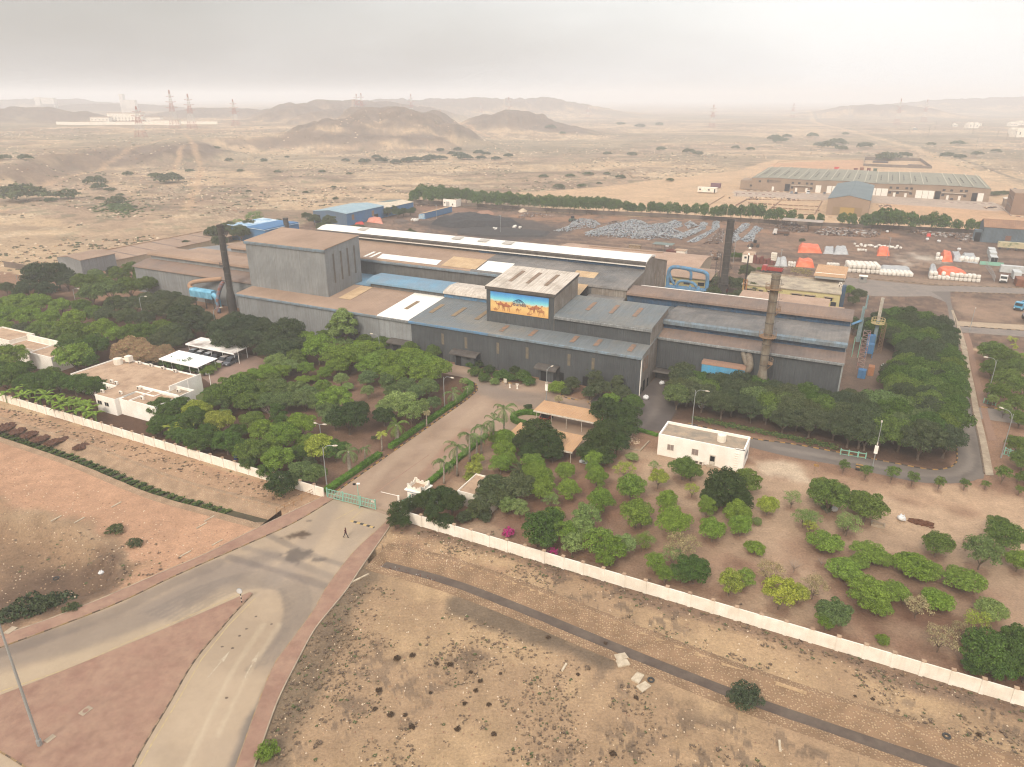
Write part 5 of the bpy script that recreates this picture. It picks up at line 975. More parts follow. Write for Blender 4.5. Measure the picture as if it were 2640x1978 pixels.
# sheds at the left rear
def gable(name,label,a0,a1,b0,b1,h,rise,wm,rm,em=None,axis='b',cat='shed',ov=.3):
    t=empty(name,W((a0+a1)/2,(b0+b1)/2,0),label,cat); am=(a0+a1)/2; bm=(b0+b1)/2
    if axis=='b':
        prof=[(a0,0),(a1,0),(a1,h),(am,h+rise),(a0,h)]; fn=lambda s,a,z:W(a,s,z); part(MB().prism(prof[::-1],b0,b1,fn=fn),'wall',wm,t)
        for A0,A1,Z0_,Z1 in ((a0-ov,am,h-.05,h+rise+.02),(am,a1+ov,h+rise+.02,h-.05)): part(MB().prism([(A0,Z0_+.02),(A1,Z1+.02),(A1,Z1+.16),(A0,Z0_+.16)][::-1],b0-ov,b1+ov,fn=fn),'roof',rm,t)
        if em: part(MB().prism(prof[::-1],b0-.06,b0-.005,fn=fn),'end_wall',em,t)
    else:
        prof=[(b0,0),(b1,0),(b1,h),(bm,h+rise),(b0,h)]; part(MB().prism(prof,a0,a1),'wall',wm,t)
        for A0,A1,Z0_,Z1 in ((b0-ov,bm,h-.05,h+rise+.02),(bm,b1+ov,h+rise+.02,h-.05)): part(MB().prism([(A0,Z0_+.02),(A1,Z1+.02),(A1,Z1+.16),(A0,Z0_+.16)],a0-ov,a1+ov),'roof',rm,t)
        if em: part(MB().prism(prof,a1+.005,a1+.06),'end_wall',em,t)
    return t
t=gable('blue_warehouse','large bright blue gabled warehouse by the coal heap',-224,-202,150,182,6.2,1.0,blue_s,mm('pale_sheet_roof_blue',c(166,188,196),c(150,176,188),.5,.2,var=.04,streak=(1.,.3,c(140,160,168)),ribs=.75),blue_e,cat='warehouse')
part(MB().abox(-223,-219.5,149.8,149.93,.0,4.4),'open_doorway',black,t); part(MB().abox(-213,-209,149.8,149.93,0,4.2),'sliding_door',blue_e,t); part(MB().abox(-201.99,-201.9,154,156,2.5,5.2),'wall_light',skyl,t); part(MB().abox(-201.99,-201.9,171,173,2.2,5),'wall_light',skyl,t); part(MB().abox(-201.99,-201.88,173,176.5,0,2.8),'open_doorway',black,t)
t=gable('blue_warehouse','second blue shed with a pale roof behind the bright blue warehouse',-219,-202,183,211,4.8,.7,blue_s,mm('pale_beige_roof_sheet',c(222,206,182),c(206,190,166),.5,.2,var=.04,ribs=.75),None,cat='warehouse'); part(MB().hexa([W(-219,200,4.95),W(-210.5,200,5.66),W(-210.5,211.3,5.66),W(-219,211.3,4.95)],[W(-219,200,5.08),W(-210.5,200,5.8),W(-210.5,211.3,5.8),W(-219,211.3,5.08)]),'roof_patch',mm('grey_green_sheet',c(120,134,128)),t)
t=empty('blue_shed',W(-180,200,0),'low narrow blue lean-to with a cream roof beside the coal','shed'); wallb(t,[(-182,0),(-178.4,0),(-178.4,3.2),(-182,2.6)][::-1],187,215.5,blue_s,fn=lambda s,a,z:W(a,s,z)); part(MB().prism([(-182.2,2.6),(-178.2,3.25),(-178.2,3.35),(-182.2,2.72)][::-1],186.8,215.7,fn=lambda s,a,z:W(a,s,z)),'roof',roof_cream,t); part(MB().prism([(-182.2,0),(-178.2,0),(-178.6,2.8),(-182,2.3)][::-1],186.2,187,fn=lambda s,a,z:W(a,s,z)),'torn_end_sheet',mm('torn_pale_blue_sheet',c(130,176,206),c(200,210,214),.5,.8),t)
t=empty('white_block_house',W(-190,236,0),'small white flat-roofed house at the coal yard corner','building'); block(t,-195.6,-186.6,233.6,240,4,.3,white_w,flat_tan); awin(t,-192.4,233.6,0,2.4,2.9,mm('pale_roller_door',c(190,186,178)),name='roller_door',frame=False); awin(t,-189,233.6,.9,.8,1.0,glass); awin(t,-194.6,233.6,1.8,.9,.7,glass)
t=gable('grey_shed','small grey gabled shed with a tan roof behind the left trees',-234,-220.3,18.5,32.5,5.6,.9,wall_grey,roof_dust,wall_grey)
t=empty('low_shed',W(-231,55,0),'very long low tan-roofed shed running back from the grey shed','shed'); part(MB().abox(-239,-222,33.5,90,0,2.6),'wall',mm('dusty_pale_wall'),t); roof(t,[(-239.6,3.4),(-221.5,2.75)],33.2,108.3,roof_dust,fn=lambda s,a,z:W(a,s,z)) if False else part(MB().prism([(-239.6,3.5),(-221.5,2.75),(-221.5,2.6),(-239.6,2.61)],33.2,108.3,fn=lambda s,a,z:W(a,s,z)),'roof',roof_dust,t)
part(MB().abox(-239.7,-238.9,33,90.5,2.6,3.9),'parapet',flat_tan,t)
for b_ in (42,52,62,72,82): part(MB().abox(-238.5,-222,b_,b_+1.1,3.42,3.46) if False else MB().hexa([W(-238.5,b_,3.47),W(-222,b_,2.79),W(-222,b_+1.1,2.79),W(-238.5,b_+1.1,3.47)],[W(-238.5,b_,3.5),W(-222,b_,2.82),W(-222,b_+1.1,2.82),W(-238.5,b_+1.1,3.5)]),'roof_strip',roof_dust2,t)
t=empty('blue_shed',W(-222,120,0),'blue and white shed peeping above the left hall roof','shed'); part(MB().abox(-226,-205,96,118,0,6.5),'wall',blue_s,t); part(MB().prism([(-228,6.9),(-204.5,6.0),(-204.5,5.9),(-228,6.7)][::-1],95.6,118.4,fn=lambda s,a,z:W(a,s,z)),'roof',mm('white_blue_sheet',c(206,222,232),c(120,170,206),.45,.15),t)
# chimneys
def stack(loc,r0,r1,h,label,m,plats,ladder=True,name='chimney_stack',rings=9):
    t=empty(name,loc,label,'chimney'); l=Vector(loc); part(MB().lathe(loc,[(r0,0),(r0,h*.2),(r1,h*.26),(r1,h-.5),(r1*1.12,h-.5),(r1*1.12,h),(r1*.85,h),(r1*.85,h-.9)],20),'flue',m,t,smooth=False)
    for i in range(rings): z=h*(.3+.66*i/max(rings-1,1)); mb=MB(); mb.lathe((l.x,l.y,l.z+z),[(r1*1.03,0),(r1*1.09,.02),(r1*1.09,.14),(r1*1.03,.16)],20); part(mb,'flange_ring',steel,t)
    for z,w,ph in plats:
        pm=MB(); n=14; a0=ph; a1=ph+w
        for k in range(n):
            t0=a0+(a1-a0)*k/n; t1=a0+(a1-a0)*(k+1)/n; f=lambda a,r,zz:(l.x+math.cos(a)*r,l.y+math.sin(a)*r,l.z+zz)
            pm.hexa([f(t0,r1,z),f(t0,r1+.95,z),f(t1,r1+.95,z),f(t1,r1,z)],[f(t0,r1,z+.1),f(t0,r1+.95,z+.1),f(t1,r1+.95,z+.1),f(t1,r1,z+.1)])
            for hh in (.55,1.05): pm.tube([f(t0,r1+.92,z+hh),f(t1,r1+.92,z+hh)],.035,4)
            if k%2==0: pm.tube([f(t0,r1+.92,z),f(t0,r1+.92,z+1.05)],.035,4); 
            if k%5==0: pm.tube([f(t0,r1+.9,z),f(t0,r1,z-1.2)],.05,4)
        part(pm,'service_platform',steel if m is not steel_l else mm('rusty_platform_steel',c(150,120,92)),t)
    if ladder:
        lm=MB(); d=Vector((.93,-.36,0)); s=Vector((.36,.93,0)); c0=l+d*(r1+.28)
        for sg in (-.22,.22): lm.tube([c0+s*sg+Vector((0,0,3)),c0+s*sg+Vector((0,0,h-1))],.03,4)
        z=3
        while z<h-1: lm.tube([c0-s*.22+Vector((0,0,z)),c0+s*.22+Vector((0,0,z))],.025,4); z+=.8
        z=4.
        while z<h-1:
            lm.tube([c0+s*(.38*math.cos(q))*1.0+d*(.6*math.sin(q))+Vector((0,0,z)) for q in [math.pi*k/6 for k in range(7)]],.025,4); z+=1.6
        part(lm,'ladder',steel,t)
    return t
stack(W(24.5,8.6,0),1.12,.86,28.4,'pale stained chimney with rusty platforms before the right-hand hall',steel_l,[(25.3,3.6,1.8),(20.8,2.0,5.6),(14.9,6.2,0),(8.9,2.4,5.4)])
stack(W(-131.5,7,0),1.3,.92,27,'sooty dark chimney in front of the left hall',mm('sooty_black_steel',c(84,80,76),c(70,66,62),.5,.6,var=.12,streak=(1.,.5,c(60,56,54))),[(24.2,2.2,5.5),(14.8,2.4,2.4)])
stack(W(-.4,94.5,0),1.5,1.15,25.5,'sooty lattice-braced chimney behind the main hall near blue ducts',mm('sooty_black_steel'),[(21.5,2.2,5.8),(15.8,2.2,5.8),(9.8,2.2,5.8),(4.6,2.2,3.)])
stack(W(-181,100,0) if False else G(742,615),1.3,1.15,9.5,'short stub chimney beside the tall block, ringed by a ladder',mm('sooty_black_steel'),[],rings=4)
def latt(loc,w,h,label,m,cat='mast',name='lattice_mast',top=.5,n=10,part_='lattice'):
    t=empty(name,loc,label,cat); l=Vector(loc); mb=MB(); f=lambda k,q:l+AX*((1 if q in(1,2) else -1)*w/2*(1-(1-top)*k/n))+BX*((1 if q>1 else -1)*w/2*(1-(1-top)*k/n))+Vector((0,0,h*k/n))
    for q in range(4): mb.tube([f(0,q),f(n,q)],.05,4)
    for k in range(n):
        for q in range(4): mb.tube([f(k,q),f(k+1,(q+1)%4)],.035,4); mb.tube([f(k+1,q),f(k+1,(q+1)%4)],.035,4)
    part(mb,part_,m,t); return t
latt(W(-2.6,93.6,0),1.4,15,'grey ladder tower strapped to the dark chimney behind the hall',steel,'ladder tower',top=1,n=14)
t=latt(W(6.7,92.6,0),1.1,7,'slim black flue in an orange frame with a small flame','flue' and mm('orange_painted_steel',c(206,130,66)),'flare stack',name='flare_stack',top=1,n=6,part_='orange_frame'); p=W(6.7,92.6,0); part(MB().tube([p,p+Vector((0,0,15.5))],.22,8),'flue_pipe',mm('black_pipe',c(52,46,44),var=.1),t)
em=bpy.data.materials.new('flame_glow'); em.use_nodes=True; em.node_tree.nodes['Principled BSDF'].inputs['Emission Color'].default_value=(1,.35,.2,1); em.node_tree.nodes['Principled BSDF'].inputs['Emission Strength'].default_value=.8; part(MB().blob(p+Vector((0,0,15.2)),.3,.3,.45,2),'flame',em,t); part(MB().blob(p+Vector((0.1,0,17.2)),.5,.4,.3,5),'steam_cap',white_w,t)
# ducts and filter house
def duct(t,P,r,m,name='duct',n=10): return part(MB().tube(curve_pts(P,4),r,n),name,m,t,smooth=True)
t=empty('dust_collector',W(-12,92,0),'tangle of blue bent ducts over a filter plant','duct plant'); 
duct(t,[W(-17.5,88,2),W(-17.5,88,7.5),W(-16.8,88,9.3),W(-14.8,88,9.9),W(-8,88,9.4),W(-5.2,88,8.8),W(-4.6,88,7),W(-4.6,88,2)],.62,blue_pipe); duct(t,[W(-12,88,9.7),W(-10.2,88,8.8),W(-10,88,6)],.45,blue_pipe); duct(t,[W(-17.4,88,8),W(-16.4,88,5.6),W(-15.2,88,4)],.45,blue_pipe); duct(t,[W(-14.5,87,2.5),W(-13.8,87,5),W(-12.2,87,5.7),W(-9,87,5.4),W(-7.6,87,4.2)],.45,blue_pipe)
part(MB().abox(-18,-4,86.4,89.6,0,3.4),'filter_casing',blue_pipe,t)
for a in (-9.6,-6.8): part(MB().lathe(W(a,86.2,2.6),[(1.2,0),(.3,2.0),(.05,2.1)],12),'hopper',blue_pipe,t)
t=empty('exhaust_duct',W(16,9.5,0),'bright blue lagged duct with a brown top by the right chimney','duct'); part(MB().prism([(8.6,4.6),(10.6,4.6),(10.8,6.6),(10.3,7.1),(8.9,7.1),(8.4,6.6)],11.5,20.8),'lagged_duct',blue_ins,t); part(MB().prism([(8.3,6.7),(8.9,7.15),(10.3,7.15),(10.9,6.7),(10.4,7.3),(8.8,7.3)],11.4,20.9),'duct_lid',mm('rusty_brown_lid',c(150,118,98)),t); duct(t,[W(20.6,9.3,5.8),W(21.6,9.6,7.0),W(21.2,11.0,8.4),W(20.6,12.6,8.9)],.75,steel_l,'elbow'); duct(t,[W(19.4,12.6,9.3),W(20.2,11.2,8.2),W(21.0,10.0,7.4)],.55,steel_l,'elbow')
for a in (12.5,16,19.6): part(MB().abox(a-.12,a+.12,9.4,9.64,0,4.6),'support_leg',steel,t)
t=empty('exhaust_duct',W(-145,8,0),'bright blue lagged duct bending beside the left chimney','duct'); part(MB().prism([(6.2,3.6),(8.2,3.6),(8.4,5.6),(7.9,6.2),(6.6,6.2),(6.0,5.6)],-148.5,-139),'lagged_duct',mm('pale_blue_insulation',c(140,204,230),c(110,176,206),.5,.8,var=.05,streak=(.9,.5,c(70,120,150))),t); duct(t,[W(-148,7.5,5.4),W(-149.8,7.6,6.4),W(-148.6,8.6,7.6),W(-142,11,8.6),W(-140,12.2,8.8)],.7,mm('dusty_duct_steel',c(176,140,112)),'elbow'); duct(t,[W(-139.2,7,5),W(-137.6,7,4),W(-137.2,7,1)],.8,mm('pale_blue_insulation'),'elbow')
for a in (-147.5,-143,-139.6): part(MB().abox(a-.12,a+.12,7,7.24,0,3.6),'support_leg',steel,t)
t=empty('exhaust_duct',W(-134,5.5,0),'rusty and blue banded duct leaning on the dark left chimney','duct'); duct(t,[W(-135.5,5.2,0),W(-135.4,5.2,4),W(-134.4,5.8,7.5),W(-133,6.3,9.8)],[.6]*13,mm('rust_and_blue_lagging',c(96,150,176),c(150,96,78),.5,.7),'duct_run')
# slim masts right of the works
t=empty('scrubber_mast',W(42.2,50,0),'slim pale blue scrubber column right of the right-hand hall','mast')
def bseg(p,q,w,m,name): return part(MB().tube([p,q],w,4),name,m,t)
bseg(W(42,50,4),W(42,50,10),.55,mm('pale_teal_metal',c(150,170,170),c(126,146,148),.5,.8,var=.12,streak=(1,.5,c(104,106,102))),'column'); bseg(W(42,50,10),W(42,50,13.2),.4,mm('pale_teal_metal'),'column'); bseg(W(42.4,50,12.6),W(42.4,50,16.2),.24,mm('pale_teal_metal'),'column'); bseg(W(39.8,45,9.6),W(42,50,9.6),.35,blue_pipe,'inlet_duct')
for q in range(4): part(MB().tube([W(41.3+1.4*(q%2),49.3+1.4*(q//2),0),W(41.3+1.4*(q%2),49.3+1.4*(q//2),5)],.1,4),'support_leg',teal,t)
t=empty('scrubber_mast',W(45.9,55.6,0),'taller pale chimney mast with a yellow ring platform beyond the hall','mast')
bseg(W(45.9,55.6,0),W(45.9,55.6,8.6),.5,mm('pale_teal_metal'),'column'); bseg(W(45.9,55.6,8.6),W(45.9,55.6,14.6),.45,mm('weathered_white_flue',c(206,200,186),c(176,160,140),.5,1.,var=.1),'column')
pm=MB()
for z in (7.9,8.5,9.1): pm.tube([W(45.9,55.6,z)+Vector((math.cos(k*.524)*1.6,math.sin(k*.524)*1.6,0)) for k in range(13)],.08,4)
for k in range(12): pm.tube([W(45.9,55.6,7.9)+Vector((math.cos(k*.524)*1.6,math.sin(k*.524)*1.6,0)),W(45.9,55.6,9.1)+Vector((math.cos(k*.524)*1.6,math.sin(k*.524)*1.6,0))],.06,4)
part(pm,'ring_platform',mm('pale_yellow_steel',c(206,190,132),c(176,150,110),.5,1.5),t); part(MB().lathe(W(45.9,55.6,7.8),[(.5,0),(1.6,0),(1.6,.08),(.5,.08)],12),'platform_floor',mm('pale_yellow_steel'),t)
latt(W(47.5,55.8,0),.9,8,'caged ladder frame beside the mast with the yellow platform',mm('rusty_platform_steel',c(150,120,92)),'ladder tower',top=1,n=9)
latt(W(43.6,40.6,0),1.5,9.7,'red and white lattice conveyor frame right of the hall',mm('dull_red_steel',c(170,104,96),c(190,180,172),.5,.5),'lattice frame',top=1,n=9)
t=empty('blue_bin',W(45,52,0),'bright blue square hoppers at the foot of the masts','hopper'); part(MB().abox(44.2,46,53.4,55,2.6,5),'bin_body',blue_s,t); part(MB().abox(44.2,46,50,51.8,1.2,3.6),'bin_body',blue_s,t)
for a in (44.3,45.9):
    for b_ in (50.2,54.8): part(MB().abox(a-.08,a+.08,b_-.08,b_+.08,0,2.6),'leg',blue_s,t)
t=empty('equipment_frame',W(44.6,34.8,0),'small orange caged plant with a blue cabinet near the trees','machinery'); part(MB().abox(43.2,44.9,33.6,35.4,0,2.0),'cabinet',blue_s,t); part(MB().abox(45.3,46.6,36.5,38.5,0,2.2),'frame',mm('rust_orange_steel',c(176,122,86)),t)
# ================================================================ vegetation
def leaf_mat(name,tr=.18,var=.38,sc=1.1,fixed=None,c2=None,amt=.4):
    m=bpy.data.materials.new(name); m.use_nodes=True; nt=m.node_tree; nt.nodes.clear(); L=nt.links.new
    o=N('ShaderNodeOutputMaterial',nt); d=N('ShaderNodeBsdfDiffuse',nt); t=N('ShaderNodeBsdfTranslucent',nt); x=N('ShaderNodeMixShader',nt); x.inputs[0].default_value=tr
    L(d.outputs[0],x.inputs[1]); L(t.outputs[0],x.inputs[2]); L(x.outputs[0],o.inputs[0])
    g=N('ShaderNodeNewGeometry',nt); n=N('ShaderNodeTexNoise',nt); n.inputs['Scale'].default_value=sc; n.inputs['Detail'].default_value=5; n.inputs['Roughness'].default_value=.75; L(g.outputs['Position'],n.inputs[0])
    r=N('ShaderNodeMapRange',nt); r.inputs[1].default_value=.3; r.inputs[2].default_value=.7; r.inputs[3].default_value=1-var; r.inputs[4].default_value=1+var; L(n.outputs[0],r.inputs[0])
    oi=N('ShaderNodeObjectInfo',nt); src=oi.outputs['Color']
    cm=N('ShaderNodeCombineColor',nt); rv=mth('MULTIPLY',r.outputs[0],mth('MULTIPLY_ADD',g.outputs['Random Per Island'],.75,.62,nt=nt),nt=nt); L(rv,cm.inputs[0]); L(mth('MULTIPLY_ADD',rv,.92,.06,nt=nt),cm.inputs[1]); L(mth('MULTIPLY',rv,.95,nt=nt),cm.inputs[2])
    y=N('ShaderNodeMix',nt); y.data_type='RGBA'; y.blend_type='MULTIPLY'; y.inputs[0].default_value=1
    if fixed: y.inputs[6].default_value=fixed
    else: L(src,y.inputs[6])
    L(cm.outputs[0],y.inputs[7]); col=y.outputs[2]
    if c2:
        n2=N('ShaderNodeTexNoise',nt); n2.inputs['Scale'].default_value=2.3; n2.inputs['Detail'].default_value=3; L(g.outputs['Position'],n2.inputs[0]); r2=N('ShaderNodeMapRange',nt); r2.inputs[1].default_value=1-amt-.05; r2.inputs[2].default_value=1-amt+.05; L(n2.outputs[0],r2.inputs[0])
        z=N('ShaderNodeMix',nt); z.data_type='RGBA'; L(r2.outputs[0],z.inputs[0]); L(col,z.inputs[6]); z.inputs[7].default_value=c2; col=z.outputs[2]
    L(col,d.inputs[0]); L(col,t.inputs[0]); return m
leafm=leaf_mat('tree_leaves'); leafpink=leaf_mat('magenta_bracts',c2=c(206,60,140,1.2),amt=.56); leaftan=leaf_mat('tan_flowered_leaves',c2=c(176,140,110,1.1),amt=.52)
def leaf_mesh(name,lobes,n,size,mat_,seed,up=.35,fill=.35,elong=1.5):
    r=np.random.default_rng(seed); w=np.array([l[3]**2 for l in lobes]); w=w/w.sum(); idx=r.choice(len(lobes),n,p=w)
    C=np.array([l[:3] for l in lobes])[idx]; rad=np.array([l[3] for l in lobes])[idx]; fz=np.array([l[4] for l in lobes])[idx]
    d=r.normal(size=(n,3)); d/=np.linalg.norm(d,axis=1)[:,None]; d[:,2]=np.where(d[:,2]<-.35,-d[:,2]*.6,d[:,2]); 
    k=1-fill*r.random(n)**2; P=C+d*(rad*k)[:,None]*np.stack([np.ones(n),np.ones(n),fz],1)
    nn=d+r.normal(size=(n,3))*.55; nn[:,2]+=up; nn/=np.linalg.norm(nn,axis=1)[:,None]
    t=np.cross(nn,r.normal(size=(n,3))); t/=np.linalg.norm(t,axis=1)[:,None]; b=np.cross(nn,t); s=(size*(.6+.8*r.random(n)))[:,None]
    V=np.stack([P-t*s*elong*.5,P-b*s*.5,P+t*s*elong*.5,P+b*s*.5],1).reshape(-1,3)
    me=bpy.data.meshes.new(name); me.vertices.add(4*n); me.vertices.foreach_set('co',V.ravel()); me.loops.add(4*n); me.loops.foreach_set('vertex_index',np.arange(4*n,dtype=np.int32)); me.polygons.add(n); me.polygons.foreach_set('loop_start',np.arange(0,4*n,4,dtype=np.int32)); me.update(calc_edges=True); me.materials.append(mat_); return me
def trunk_mesh(zc,rz,rr,seed,nb=6,spread=.75,thick=.05,whorl=False,h0=.3,m=None):
    R_=random.Random(seed); mb=MB(); top=zc-rz*.35; fork=h0*zc
    mb.tube([(0,0,-.03),(R_.uniform(-.03,.03),R_.uniform(-.03,.03),fork*.6),(R_.uniform(-.05,.05),0,fork)],[thick*1.25,thick,thick*.85],7)
    for k in range(nb):
        a=k*2.4+R_.random(); e=spread*R_.uniform(.5,1.)*rr; z1=fork+(top-fork)*R_.uniform(.4,.8); z2=top+R_.uniform(-.1,.6)*rz
        q=[(0,0,fork*.9),(math.cos(a)*e*.35,math.sin(a)*e*.35,z1),(math.cos(a)*e,math.sin(a)*e,z2)]; mb.tube(q,[thick*.6,thick*.4,thick*.12],5)
        for j in range(2):
            a2=a+R_.uniform(-.9,.9); p=Vector(q[1]); mb.tube([p,p+Vector((math.cos(a2)*e*.5,math.sin(a2)*e*.5,(z2-z1)*R_.uniform(.5,1.2)))],[thick*.28,thick*.07],4)
    me=mb.build('trunk',m or bark,uv=False); d=me.data; bpy.data.objects.remove(me); return d
def lobes(seed,n,rx,rz,zc,rl,flat=.85,top=0.,base=.55,squash=None):
    R_=random.Random(seed); L=[(0,0,zc-rz*.05,rx*base,flat*rz/rx)]
    for k in range(n):
        ph=k*2.39996+R_.random()*.5; u=1-(k+.5)/n*1.45; u=max(min(u,1),-.45); s=math.sqrt(max(0,1-u*u)); f=R_.uniform(.62,.92)
        r=rl*R_.uniform(.75,1.25); L.append((math.cos(ph)*s*rx*f,math.sin(ph)*s*rx*f,zc+u*rz*f+top*R_.random(),r,flat))
    return L
PROTO={}
def proto(key,var,*a,**k): PROTO.setdefault(key,[]).append((a,k))
CRM={}
def defk(key,name,cat,variants,zc,mat_=None,tm=None): CRM[key]=dict(name=name,cat=cat,v=variants,zc=zc)
def mkv(seed,n,rx,rz,zc,rl,leaves,size,flat=.85,base=.55,up=.35,nb=6,spread=.75,thick=.05,h0=.3,mat_=None,tm=None,top=0.,fill=.35,elong=1.5):
    cm_=leaf_mesh('crown',lobes(seed,n,rx,rz,zc,rl,flat,top,base),int(leaves*1.9),size*.74,mat_ or leafm,seed,up,fill,elong)
    return cm_,(trunk_mesh(zc,rz,rx,seed,nb,spread,thick,h0=h0,m=tm) if nb else None)
defk('r','orchard_tree','tree',[mkv(s,22,.92,.80,1.10,.34,3600,.085,thick=.045) for s in (1,2,3,4)],1.10)
defk('n','shade_tree','tree',[mkv(s,20,.98,.72,1.05,.36,4200,.078,flat=.72,base=.5,thick=.06) for s in (11,12,13,14)],1.05)
defk('f','spreading_tree','tree',[mkv(s,22,1.0,.42,.72,.30,2300,.085,flat=.6,base=.4,spread=.9,thick=.045,h0=.25,up=.8) for s in (21,22,23)],.72)
defk('s','thin_tree','tree',[mkv(s,16,.95,.62,1.2,.30,800,.075,base=.35,nb=9,spread=.95,thick=.035,fill=.7) for s in (31,32,33)],1.2)
defk('t','slender_tree','tree',[mkv(s,18,.75,1.25,1.45,.34,3200,.085,base=.5,thick=.05) for s in (41,42)],1.45)
defk('b','bush','bush',[mkv(s,14,.9,.6,.5,.38,1900,.095,flat=.8,base=.6,nb=0) for s in (51,52,53)],.5)
defk('w','young_tree','tree',[mkv(s,14,.92,.9,1.75,.40,1500,.13,base=.55,nb=4,thick=.05,h0=.45) for s in (61,62,63)],1.75)
defk('q','windbreak_tree','tree',[mkv(s,14,.9,1.0,1.15,.42,900,.16,base=.62,nb=3,thick=.07,h0=.3) for s in (71,72,73,74)],1.15)
defk('l','leafy_tree','tree',[mkv(s,20,.95,.85,1.3,.33,2400,.085,base=.45,nb=7,thick=.04,fill=.5) for s in (81,82,83)],1.3)
defk('o','flowering_tree','tree',[mkv(s,22,1.0,.6,.8,.32,4200,.07,base=.5,thick=.05,mat_=leaftan) for s in (91,92)],.8)
defk('k','bougainvillea','shrub',[mkv(101,14,.9,.7,.6,.34,1700,.09,nb=0,mat_=leafpink)],.6)
defk('a','acacia_bush','bush',[mkv(s,14,1.,.32,.3,.3,520,.13,flat=.6,base=.55,nb=0,up=.5) for s in (111,112,113)],.3)
defk('d','tall_dense_tree','tree',[mkv(s,26,.98,.95,1.0,.34,4200,.085,base=.65,thick=.06) for s in (121,122)],1.0)
defk('z','bare_tree','tree',[(None,trunk_mesh(1.2,.6,.9,131,14,.95,.03,h0=.3,m=mm('pale_bare_wood',c(160,142,128)))) ],1.1)
defk('v','sapling','tree',[mkv(s,12,.85,.8,1.5,.36,900,.11,base=.5,nb=8,thick=.035,spread=.5,h0=.12) for s in (141,142)],1.5)
PAL=dict(m=(96,116,56),d=(66,82,46),b=(114,138,58),y=(146,156,68),g=(84,94,64),o=(160,148,110),t=(126,146,86),x=(80,104,50),h=(72,84,60),e=(100,118,72))
PALL={k:c(*v,1.18) for k,v in PAL.items()}; PALW=dict(m='mid-green',d='dark green',b='bright green',y='yellow-green',g='grey-green',o='tan-flowered',t='feathery green',x='deep green',h='dusky green',e='dull green')
SPOTS=[]
def plant(key,u,v,r,col,label,group,vs=1.,base=None,nm=None):
    K=CRM[key]; 
    if base is None:
        Rw=3.
        for _ in range(4): p=G(u,v,K['zc']*Rw*vs); dep=p.y*cp+(CH-p.z)*sp; Rw=r*dep/F
        loc=(p.x,p.y,terr(p.x,p.y))
    else: loc,Rw=base,r
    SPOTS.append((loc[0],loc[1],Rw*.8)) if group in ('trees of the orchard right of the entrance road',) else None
    cmh,trm=random.choice(K['v']); t=empty(nm or K['name'],loc,label,K['cat'],group,rz=random.random()*6.28); t.scale=(Rw*random.uniform(.93,1.07),Rw*random.uniform(.93,1.07),Rw*vs)
    q=PALL[col]; j=random.uniform(.88,1.12); q=(q[0]*j*random.uniform(.94,1.06),q[1]*j,q[2]*j*random.uniform(.9,1.1),1)
    if cmh: o=bpy.data.objects.new('crown',cmh); COL.objects.link(o); o.parent=t; o.color=q
    if trm: o=bpy.data.objects.new('trunk',trm); COL.objects.link(o); o.parent=t
    return t
def terr(x,y):
    if y<330: return float(hollow(np.array([float(x)]),np.array([float(y)]))[0])
    z,_,_=terrain(np.array([float(x)]),np.array([float(y)])); return float(z[0])-.1
TWORD={'r':'round tree','n':'broad tree','f':'low spreading tree','s':'thin see-through tree','t':'tall narrow tree','b':'bush','w':'small tree','q':'clipped-looking tree','l':'leafy tree','o':'tree','k':'shrub','a':'desert bush','d':'dense tree','z':'leafless tree','v':'sapling'}
def batch(place,group,items,key='n',col='m',vs=1.,first='left'):
    it=[]
    for s in items.split(';'):
        s=s.strip()
        if not s: continue
        f=s.split(); u,v,r=map(float,f[:3]); k=key; cc=col
        for x in f[3:]:
            if x.startswith('k'): k=x[1]
            if x.startswith('c'): cc=x[1]
        it.append((u,v,r,k,cc))
    it.sort(); cnt={}
    for q in it: cnt[(q[3],q[4])]=cnt.get((q[3],q[4]),0)+1
    seen={}
    for q in it:
        kk=(q[3],q[4]); i=seen.get(kk,0); seen[kk]=i+1
        adj=PALW[q[4]] if q[3]!='z' else 'pale'; base='%s %s'%(adj,TWORD[q[3]])
        lab=('the only ' if False else '')+(base if cnt[kk]==1 else '%s, %s from the %s,'%(base,ORD[i],first))+' '+place
        plant(q[3],q[0],q[1],q[2],q[4],lab,group,vs)
GA='trees of the left plantation'
batch('by the far left lamp',GA,'101 716 40 kd;148 712 36 kd;70 742 26;172 724 27;50 755 20;120 748 26;15 742 18 cg',col='h')
batch('left of the left hall',GA,'217 729 31 cm;246 717 27 ce;308 708 27;338 694 24;293 702 20 ch;235 757 33 ce;281 748 33 ce;335 740 33;380 735 27;264 728 24 cm;365 712 20',col='m')
batch('above the left offices',GA,'45 783 31;11 783 22;96 783 31;154 790 26;18 814 31;72 818 31;127 820 28;190 822 29;11 845 22;60 852 26 cg;30 798 24;110 845 26;160 845 24',col='b')
batch('before the left hall',GA,'208 790 24 cm;299 787 31;344 787 30;380 772 24;244 808 27 cm;272 814 27;326 818 30;371 822 28;422 800 34;465 795 30;500 812 28 kd;530 822 24;415 770 26;395 790 28;450 768 22;480 780 24',col='g')
batch('between the two offices',GA,'145 865 31;210 855 31;263 850 34 cb;299 862 27 cb;333 860 30;371 858 33;178 880 26;235 885 30 cx;170 898 28 cx;100 855 26;190 920 42 cb;244 896 33 cx;222 930 30 cx;420 850 30;407 880 26 cg',col='m')
batch('beside the white car shelters',GA,'443 858 30 cg;471 815 36 ch;498 840 33 ch;450 885 24 cg;475 870 22 ch;525 845 26 cg',col='g')
batch('above the office roof',GA,'335 901 42;378 912 36;402 918 30;310 920 26;350 925 26;443 920 20;425 905 24',key='o',col='o')
